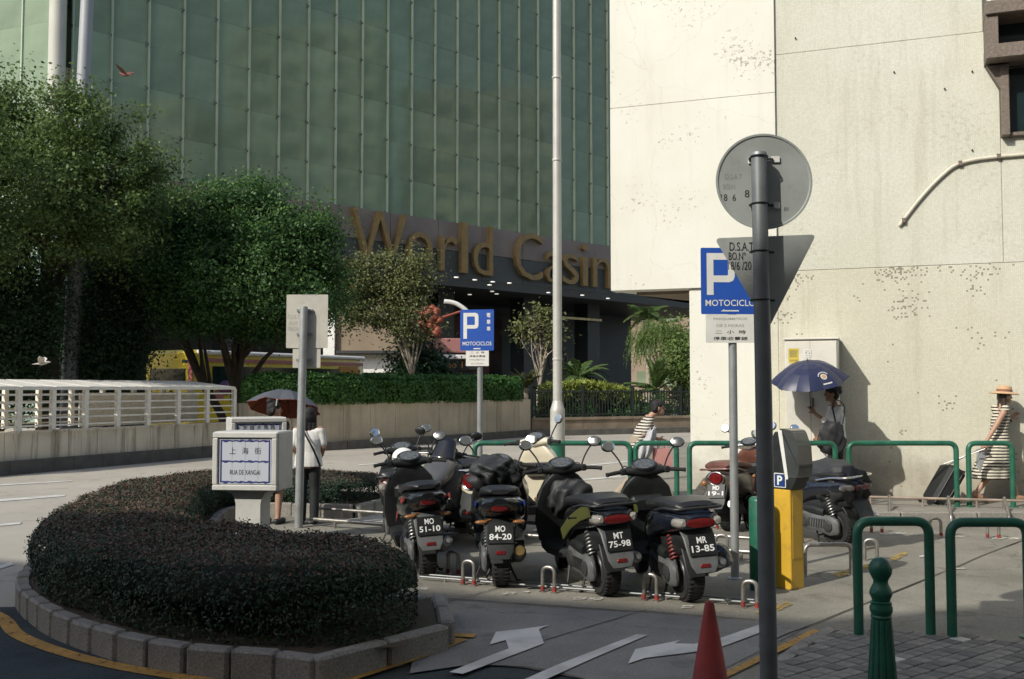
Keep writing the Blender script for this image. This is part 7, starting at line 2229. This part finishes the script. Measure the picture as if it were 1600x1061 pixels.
def shirt(t, q, k, m, hem=-.05, sleeve=.8, loose=1.0, fore=None):
    mb = MB(); pel, ch = q['pelvis'], q['chest']; ax = ch - pel
    R = []
    for t_, a, b in ((hem, .185, .135), (.15, .172, .128), (.4, .155, .118), (.7, .165, .122), (1.0, .172, .122), (1.22, .152, .10), (1.36, .10, .082), (1.42, .07, .068)):
        R.append(esec(pel + ax * t_, a * k * loose, b * k * loose))
    mb.loft(R)
    for s_ in ('L', 'R'):
        sh, el, wr = q['sh' + s_], q['el' + s_], q['wr' + s_]
        mb.capsule(ch + ax * .2, sh + Vector((0, 0, -.012)), .072 * k, .058 * k)
        e_ = sh.lerp(el, min(sleeve, 1)); limb(mb, [sh + Vector((0, 0, -.015)), e_], [.057 * k, .060 * k])
        if sleeve > 1:
            limb(mb, [el, el.lerp(wr, sleeve - 1)], [.058 * k, .05 * k])
    return cloth(mb, 'shirt', m, t)
def hair_cap(t, q, k, m, length=.0, back=None, bun=None, width=1.0):
    c = q['head']; f = q.get('face', Vector((0, 1, 0))).normalized(); r = Vector((f.y, -f.x, 0)); yaw = atan2(-f.x, f.y)
    def L_(x, y, z): return c + r * x * k + f * y * k + Vector((0, 0, 1)) * z * k
    mb = MB()
    mb.ell(L_(0, -.018, .036), (.083 * k * width, .094 * k, .092 * k), 18, 12, rot=(0, 0, yaw))
    mb.ell(L_(0, -.05, -.015), (.078 * k * width, .06 * k, .085 * k), 16, 10, rot=(0, 0, yaw))
    for i in range(9):
        a = -1 + i / 4; mb.capsule(L_(a * .06, .05 - .03 * abs(a), .085), L_(a * .072, .082 - .05 * abs(a), .045 - .02 * (i % 2)), .02 * k, .012 * k, 8)
    if length > 0:
        for i in range(7):
            a = -1 + i / 3
            mb.capsule(L_(a * .07, -.04, 0), L_(a * .085, -.055 - .01 * (i % 2), -length), .035 * k, .02 * k, 8)
    if bun is not None:
        mb.ell(L_(*bun), (.048 * k, .045 * k, .042 * k), 12, 8)
    return cloth(mb, 'hair', m, t, .008, 2)

STAND = dict(pelvis=(0, 0, .93), chest=(0, .005, 1.22), neck=(0, .01, 1.43), head=(0, .03, 1.565),
             shL=(-.175, 0, 1.36), elL=(-.21, -.02, 1.10), wrL=(-.20, .06, .87), shR=(.175, 0, 1.36), elR=(.21, -.02, 1.10), wrR=(.20, .06, .87),
             hipL=(-.085, 0, .90), knL=(-.09, .02, .50), anL=(-.09, -.02, .085), toL=(-.10, .13, .035), hipR=(.085, 0, .90), knR=(.09, .02, .50), anR=(.09, -.02, .085), toR=(.10, .13, .035))
def posed(**k):
    d = dict(STAND); d.update(k); return d
def umbrella(label, hub, axis, R, depth, m_out, m_in, handle_to, nrib=8, seed=1, sag=.10):
    """canopy of panels with ribs; hub = top point, axis = unit vector up the shaft."""
    t = thing('umbrella', label, 'umbrella', hub)
    z = Vector(axis).normalized(); x = z.cross(Vector((.3, 1, .1))).normalized(); y = z.cross(x)
    T = Matrix((( x.x, y.x, z.x, 0), (x.y, y.y, z.y, 0), (x.z, y.z, z.z, 0), (0, 0, 0, 1)))
    def pt(a, s_, dz=0):
        k = a * nrib / (2 * pi); fr_ = k - math.floor(k); mid = 1 - abs(2 * fr_ - 1)
        rad = R * s_ * (1 - sag * mid * s_ ** 2)
        return (cos(a) * rad, sin(a) * rad, -depth * (s_ ** 2.1) - .03 * mid * s_ * (1 - s_ * .6) + dz)
    for nm, m, dz in (('canopy', m_out, 0), ('lining', m_in, -.006)):
        n = nrib * 6; rings = [[pt(2 * pi * j / n, s_, dz) for j in range(n)] for s_ in (.02, .2, .4, .6, .8, .92, 1.0)]
        mb = MB(); mb.loft(rings, 0, False, T); o = mb.build(nm, m, t, angle=9)
    for i in range(nrib):
        a = 2 * pi * i / nrib
        mb = MB(); mb.tube([T @ Vector(pt(a, s_, -.014)) for s_ in (.03, .3, .6, .85, 1.0)], .003, 5); mb.build('rib', M_DGREY, t)
        mb = MB(); mb.tube([T @ Vector((0, 0, -depth * .75)), T @ Vector(pt(a, .5, -.018))], .0025, 4); mb.build('stretcher', M_DGREY, t)
        mb = MB(); p_ = Vector(pt(a, 1.0)); mb.ell(T @ p_, (.008, .008, .012), 8, 5); mb.build('rib_tip', M_DGREY, t)
    e = Vector(handle_to) - Vector(hub)
    mb = MB(); mb.tube([T @ Vector((0, 0, .05)), (0, 0, 0), e * .5, e], [.004, .006, .006, .006], 8); mb.build('shaft', M_DGREY, t)
    mb = MB(); mb.tube([e * .93, e * 1.06], .013, 10); mb.build('handle', M_BLACKP, t)
    return t

# ---- two women under a grey umbrella, seen from behind
Yw = 12.95
W1 = Vector((rx(428, Yw), Yw, -.004))
pose = posed(head=(.0, .04, 1.565), face=(.75, .66, 0), wrR=(.20, .22, 1.12), elR=(.23, .02, 1.12), wrL=(-.17, .18, .95))
w1, q1, k1 = person('person with a hair bun in a dark strapped top holding the grey umbrella', W1, radians(-8), 1.58, pose, M_SKIN)
mb = MB(); pel, ch = q1['pelvis'], q1['chest']; ax = ch - pel
mb.loft([esec(pel + ax * t_, a, b) for t_, a, b in ((-.25, .17, .125), (.3, .14, .105), (.7, .15, .112), (1.0, .158, .112))])
for s_ in (-1, 1):
    mb.tube([ch + V(s_ * .09, .09, .02), ch + V(s_ * .085, .02, .155), ch + V(s_ * .08, -.085, .04)], .013, 6)
    mb.capsule(q1['sh' + ('L' if s_ < 0 else 'R')], q1['sh' + ('L' if s_ < 0 else 'R')] + V(0, 0, -.06), .058, .055)
cloth(mb, 'top', mat('dark_top', (.02, .018, .018), .7, var=.2, scale=8), w1)
mb = MB(); mb.loft([esec(pel + V(0, 0, z), a, b) for z, a, b in ((.06, .15, .11), (-.05, .178, .13), (-.25, .185, .135), (-.40, .19, .14))]); cloth(mb, 'shorts', mat('dark_shorts', (.03, .03, .035), .8), w1)
hair_cap(w1, q1, k1, M_HAIR, .03, bun=(0, -.07, .115))
c = q1['head']; mb = MB(); mb.box((0, 0, 0), (.014, .012, .10), rot=(.3, .25, 0), bev=.004)
mb.build('hair_clip', M_SWHITE, w1, tuple(c + V(.055, -.07, .09)), angle=30)
W2 = Vector((rx(484, Yw), Yw - .02, -.004))
pose = posed(head=(0, .03, 1.565), face=(-.25, .97, 0), elR=(.215, .0, 1.10), wrR=(.17, .20, .98), wrL=(-.16, .16, .95), elL=(-.215, 0, 1.10))
w2, q2, k2 = person('person in white short-sleeved shirt and black trousers beside the sign pole', W2, radians(4), 1.50, pose, M_SKIN2)
trousers(w2, q2, k2, M_TROUS); shirt(w2, q2, k2, M_SHIRTW, hem=-.35, sleeve=.75, loose=1.12)
hair_cap(w2, q2, k2, M_HAIR, .20, width=1.08)
mb = MB(); ch = q2['chest']; pts = [ch + V(-.10, .08, .12), ch + V(-.09, -.02, .19), ch + V(-.03, -.145, .08), ch + V(.09, -.175, -.14), ch + V(.17, -.16, -.34)]
mb.tube(spline(pts, 5), .014, 6, flat=.4); mb.build('bag_strap', M_TROUS, w2)
hx = G(0, 0, 0)
hand1 = W1 + Matrix.Rotation(radians(-8), 3, 'Z') @ (q1['wrR'] + V(0, .05, .02))
hub = P(447, 611, Yw + .62)
M_UGREY = leaf_mat('grey_umbrella_cloth', (.105, .11, .13), (.105, .11, .13), .12, .6)
M_UORG = leaf_mat('orange_umbrella_lining', (.42, .12, .06), (.42, .12, .06), .3, .6)
umbrella('grey umbrella with orange lining over the two people by the hedge', hub, (.05, .30, .95), 57 * Yw / FPX * 1.06, .24, M_UGREY, M_UORG, hand1, 8, 1)

# ---- man in stripes walking right beyond the rail
Yp = 14.9
MPOS = Vector((rx(1003, Yp), Yp, -.02))
pose = posed(pelvis=(0, -.08, .92), chest=(0, .04, 1.19), neck=(0, .15, 1.37), head=(0, .235, 1.475), face=(0, 1, 0),
             shL=(-.17, .10, 1.32), elL=(-.21, -.06, 1.10), wrL=(-.2, .10, .93), shR=(.17, .10, 1.32), elR=(.22, .0, 1.09), wrR=(.19, .20, 1.02),
             hipL=(-.085, -.08, .89), hipR=(.085, -.08, .89), knL=(-.09, .14, .50), anL=(-.09, .20, .085), toL=(-.09, .35, .04), knR=(.09, -.12, .49), anR=(.09, -.42, .16), toR=(.09, -.30, .045))
m3, q3, k3 = person('person in a black and white striped shirt walking past the green rail', MPOS, radians(-90), 1.68, pose, M_SKIN)
trousers(m3, q3, k3, M_BEIGET); shirt(m3, q3, k3, M_STRA, hem=-.25, sleeve=.85, loose=1.05); hair_cap(m3, q3, k3, M_HAIR, .03)
Mm = Matrix.Translation(MPOS) @ Matrix.Rotation(radians(-90), 4, 'Z')
mb = drape((0, 0, 0), (.10, .08, .26), 12, .02, fold=5); M_JKT = mat('pale_grey_jacket', (.42, .42, .44), .85, var=.12, scale=6, bump=.4, bscale=16)
o = mb.build('jacket', M_JKT, angle=0)
for p_ in o.data.polygons: p_.use_smooth = True
o.matrix_world = Mm @ Matrix.Translation((.255, .05, .95)) @ Matrix.Rotation(-.35, 4, 'X'); tag(o, 'pale grey jacket draped over the arm of the striped walker', 'jacket')
def tote(label, loc, rz, w, d, h, m, name='bag'):
    t = thing(name, label, 'bag', loc, rz)
    mb = MB(); rs = [[(sx * w / 2 * f_, sy * d / 2 * f_, z) for sx, sy in ((-1, -1), (1, -1), (1, 1), (-1, 1))] for z, f_ in ((-h, .92), (-h + .01, 1.0), (-h * .5, 1.0), (0, .97))]
    mb.loft(rs, smooth=False); mb.build('bag_body', m, t, angle=30)
    for sy in (-1, 1):
        mb = MB(); mb.tube(spline([(-w * .22, sy * d * .3, 0), (-w * .16, sy * d * .15, .10), (w * .16, sy * d * .15, .10), (w * .22, sy * d * .3, 0)], 5), .007, 6); mb.build('handle', m, t)
    return t
M_PINK = mat('pink_bag', (.62, .30, .27), .6, var=.06, scale=5)
tote('pink shopping bag hanging from the hand of the striped walker', Mm @ Vector((.20, .26, .88)), radians(14), .26, .10, .33, M_PINK)

# ---- woman with blue umbrella facing left
Yb = 14.35
BPOS = Vector((rx(1304, Yb), Yb, PZ))
pose = posed(head=(0, .05, 1.565), face=(0, 1, 0), elL=(-.20, .12, 1.12), wrL=(-.10, .32, 1.27), handL=(.1, .6, .9), elR=(.21, .0, 1.11), wrR=(.16, .18, .95))
b4, q4, k4 = person('person in a loose white blouse holding the blue umbrella before the cabinet', BPOS, radians(90), 1.66, pose, M_SKIN2)
trousers(b4, q4, k4, M_TROUS); shirt(b4, q4, k4, M_SHIRTW, hem=-.5, sleeve=1.45, loose=1.1); hair_cap(b4, q4, k4, M_HAIR, .02, bun=(0, -.11, .03))
mb = MB(); c = q4['head']; mb.ell(c + V(0, -.03, .085), (.10, .12, .05), 16, 8); mb.lathe([(.10, 0), (.125, -.01), (.12, .01)], 18, M=Matrix.Translation(c + V(0, .02, .07))); mb.build('cap', M_TROUS, b4)
Mb = Matrix.Translation(BPOS) @ Matrix.Rotation(radians(90), 4, 'Z')
hubb = P(1262, 565, Yb - .25)
M_UBLUE = leaf_mat('navy_umbrella_cloth', (.026, .032, .075), (.026, .032, .075), .08, .38)
u2 = umbrella('navy blue umbrella with a round crest, held before the grey cabinet', hubb, (-.16, -.30, .94), 56 * Yb / FPX * 1.04, .26, M_UBLUE, M_UBLUE, Mb @ (q4['wrL'] + V(.02, .06, .06)), 8, 2)
# crest and lettering arc lying on the canopy towards the street
def on_canopy(u_, hub, axis, R, depth, pts_uv, name, m, lift=.004):
    z = Vector(axis).normalized(); x = z.cross(Vector((.3, 1, .1))).normalized(); y = z.cross(x)
    T = Matrix((( x.x, y.x, z.x, 0), (x.y, y.y, z.y, 0), (x.z, y.z, z.z, 0), (0, 0, 0, 1)))
    return T
zax = Vector((-.16, -.30, .94)).normalized()
Rb = 56 * Yb / FPX * 1.04
xa_ = zax.cross(Vector((.3, 1, .1))).normalized(); ya_ = zax.cross(xa_)
Tb = Matrix(((xa_.x, ya_.x, zax.x, 0), (xa_.y, ya_.y, zax.y, 0), (xa_.z, ya_.z, zax.z, 0), (0, 0, 0, 1)))
tow = Tb.inverted() @ Vector((.28, -.8, -.35)); tow.z = 0; tow.normalize(); ang0 = atan2(tow.y, tow.x)
def can_pt(a, s_, lift):
    k = a * 8 / (2 * pi); fr_ = k - math.floor(k); mid_ = 1 - abs(2 * fr_ - 1)
    rad = Rb * s_ * (1 - .10 * mid_ * s_ ** 2)
    return Tb @ Vector((cos(a) * rad, sin(a) * rad, -.26 * s_ ** 2.1 - .03 * mid_ * s_ * (1 - s_ * .6) + lift))
def decal(name, fn, n, m):
    mb = MB()
    for poly in fn:
        pts = [can_pt(ang0 + u_ / (Rb * max(v_, .2)), v_, .006) for u_, v_ in poly]
        mb.add(pts, [tuple(range(len(pts)))], 0, None, False)
    return mb.build(name, m, u2, angle=0)
M_CREST = mat('crest_cream', (.55, .50, .42), .6, var=.2, scale=60); M_CRESTR = mat('crest_tan', (.40, .25, .15), .6, var=.2, scale=60)
circ = lambda r_, v0, n=18: [(r_ * cos(2 * pi * i / n), v0 + r_ * sin(2 * pi * i / n) / Rb) for i in range(n)]
decal('crest', [circ(.042, .72)], 1, M_CREST); 
mbk = [[(p[0], p[1]) for p in circ(.030, .72)]]
o_ = decal('crest_field', mbk, 1, M_CRESTR); o_.data.transform(Matrix.Translation(Tb @ Vector((0, 0, .002))))
arc = []
for i in range(11):
    a = radians(200 + i * 14); arc.append([(.062 * cos(a + d_) * s_, .72 + .062 * sin(a + d_) * s_ / Rb) for d_, s_ in ((-.07, 1), (.07, 1), (.07, 1.25), (-.07, 1.25))])
decal('crest_lettering_arc', arc, 1, M_SWHITE)
decal('crest_lettering_line', [[(-.06 + i * .013, .885), (-.051 + i * .013, .885), (-.051 + i * .013, .915), (-.06 + i * .013, .915)] for i in range(10)], 1, M_SWHITE)
mb = drape((0, 0, 0), (.09, .19, .23), 15, .012, fold=5)
o = mb.build('handbag', M_CLOTH, angle=0)
for p_ in o.data.polygons: p_.use_smooth = True
o.matrix_world = Mb @ Matrix.Translation((-.25, .14, .93)); tag(o, 'large black bag hanging at the side of the white-bloused umbrella holder', 'bag')
mb = MB(); mb.tube(spline([(-.27, .08, 1.13), (-.20, .10, 1.36), (-.14, .03, 1.46), (-.16, -.08, 1.36), (-.25, -.02, 1.12)], 5), .012, 6, flat=.5); st_ = mb.build('bag_strap', M_CLOTH, b4)

# ---- woman in hat and striped dress, pulling a suitcase
Yh = 14.25
HPOS = Vector((rx(1556, Yh), Yh, PZ))
pose = posed(pelvis=(0, 0, .93), chest=(0, .05, 1.22), neck=(0, .085, 1.43), head=(0, .12, 1.555), face=(0, 1, 0),
             shL=(-.17, .06, 1.37), elL=(-.22, .10, 1.10), wrL=(-.2, .30, 1.20), handL=(.05, .5, .75), shR=(.17, .04, 1.37), elR=(.215, -.13, 1.12), wrR=(.21, -.27, .90), handR=(0, -.3, -.9),
             knL=(-.08, .18, .51), anL=(-.09, .30, .10), toL=(-.09, .44, .045), knR=(.08, -.10, .50), anR=(.08, -.36, .16), toR=(.08, -.24, .045))
h5, q5, k5 = person('person in straw hat and striped dress striding with a suitcase', HPOS, radians(-90), 1.63, pose, M_SKIN, shoe=mat('tan_sandal', (.30, .17, .1), .6))
mb = MB(); pel, ch = q5['pelvis'], q5['chest']; ax = ch - pel
R = [esec(pel + ax * t_, a, b) for t_, a, b in ((1.40, .085, .075), (1.25, .145, .10), (1.0, .162, .118), (.7, .15, .112), (.35, .145, .11), (0, .175, .15), (-.4, .188, .185), (-.9, .198, .225), (-1.5, .205, .265), (-2.0, .21, .285))]
mb.loft(R)
for s_ in ('L', 'R'):
    mb.capsule(ch + ax * .2, q5['sh' + s_] + V(0, 0, .0), .07, .062)
dr = cloth(mb, 'dress', M_STRB, h5, .010, 2)
for v_ in dr.data.vertices:      # hem folds and a trailing back
    if v_.co.z < .8:
        f_ = (.8 - v_.co.z) / .5; a = atan2(v_.co.y, v_.co.x)
        v_.co.x *= 1 + .06 * f_ * sin(a * 7); v_.co.y = v_.co.y * (1 + .05 * f_ * sin(a * 6 + 1)) - .02 * f_
hair_cap(h5, q5, k5, M_HAIRB, .30, width=1.05)
c = q5['head']; Mt = Matrix.Translation(c + V(0, -.005, .055)) @ Matrix.Rotation(radians(-4), 4, 'X')
M_STRAW = mat('straw', (.55, .36, .20), .8, var=.12, scale=40, bump=.5, bscale=120)
mb = MB(); mb.lathe([(.198, -.022), (.201, -.018), (.17, .002), (.105, .012), (.10, .05), (.092, .082), (.068, .10), (.02, .102)], 30, M=Mt); ht = mb.build('straw_hat', M_STRAW, h5)
mb = MB(); mb.lathe([(.1065, .012), (.1035, .045)], 30, M=Mt); mb.build('hat_band', mat('hat_band', (.22, .10, .06), .7), ht)
mb = MB(); p_ = q5['wrL']; dv = (p_ - q5['elL']).normalized(); mb.tube([p_ - dv * .03, p_ + dv * .0], .031, 12); mb.build('wrist_band', M_HAIR, h5)
mb = MB(); mb.tube(spline([ch + V(.1, -.05, .16), ch + V(-.02, .13, 0), pel + V(-.17, .10, -.05), pel + V(-.2, .02, -.25)], 5), .008, 6); mb.build('bag_strap', M_TROUS, h5)
Mh = Matrix.Translation(HPOS) @ Matrix.Rotation(radians(-90), 4, 'Z')
hr = Mh @ (q5['wrR'] + V(0, -.03, -.09))
tote('grey carrier bag hanging behind the striped dress', hr + V(.09, .14, -.02), radians(5), .24, .09, .34, mat('grey_bag', (.30, .31, .32), .7, var=.1, scale=5))
# suitcase tilted on its wheels
sc_w = G(1453, 792, PZ); scp = Vector((rx(1441, Yh - .12), Yh - .12, PZ + .035))
hd_ = Vector((hr.x - scp.x, hr.y - scp.y, hr.z - scp.z)); dirn = Vector((.52, .02, .85)).normalized()
su = thing('suitcase', 'black trolley suitcase tilted on its wheels behind the striped dress', 'suitcase', scp)
xax = dirn.cross(Vector((0, 1, 0))).normalized(); yax = dirn.cross(xax)
Tsu = Matrix(((xax.x, yax.x, dirn.x, 0), (xax.y, yax.y, dirn.y, 0), (xax.z, yax.z, dirn.z, 0), (0, 0, 0, 1)))
M_CASE = mat('black_suitcase', (.010, .012, .013), .68, var=.25, scale=6, bump=.2, bscale=150)
mb = MB(); mb.box((-.12, 0, .33), (.25, .40, .58), bev=.045, M=Tsu); sb = mb.build('shell', M_CASE, su, angle=25)
for x_ in (-.19, -.05):
    mb = MB(); mb.box((x_, 0, .33), (.02, .412, .592), bev=.004, M=Tsu); mb.build('zip_band', M_BLACKG, sb, angle=30)
for sy in (-1, 1):
    mb = MB(); mb.lathe([(.012, -.014), (.034, -.014), (.034, .014), (.012, .014)], 14, M=Matrix.Translation((0, sy * .15, 0)) @ Matrix.Rotation(pi / 2, 4, 'X')); mb.build('wheel', M_RUBBER, su)
    e0 = Tsu @ Vector((0, sy * .08, .60)); e1 = hd_ + Vector((0, sy * .06, 0)); mb = MB(); mb.tube([e0, e1], .008, 6); mb.build('handle_bar', M_ALU, su)
mb = MB(); mb.tube([hd_ + Vector((0, -.07, 0)), hd_ + Vector((0, .07, 0))], .014, 8); mb.build('handle', M_BLACKP, su)
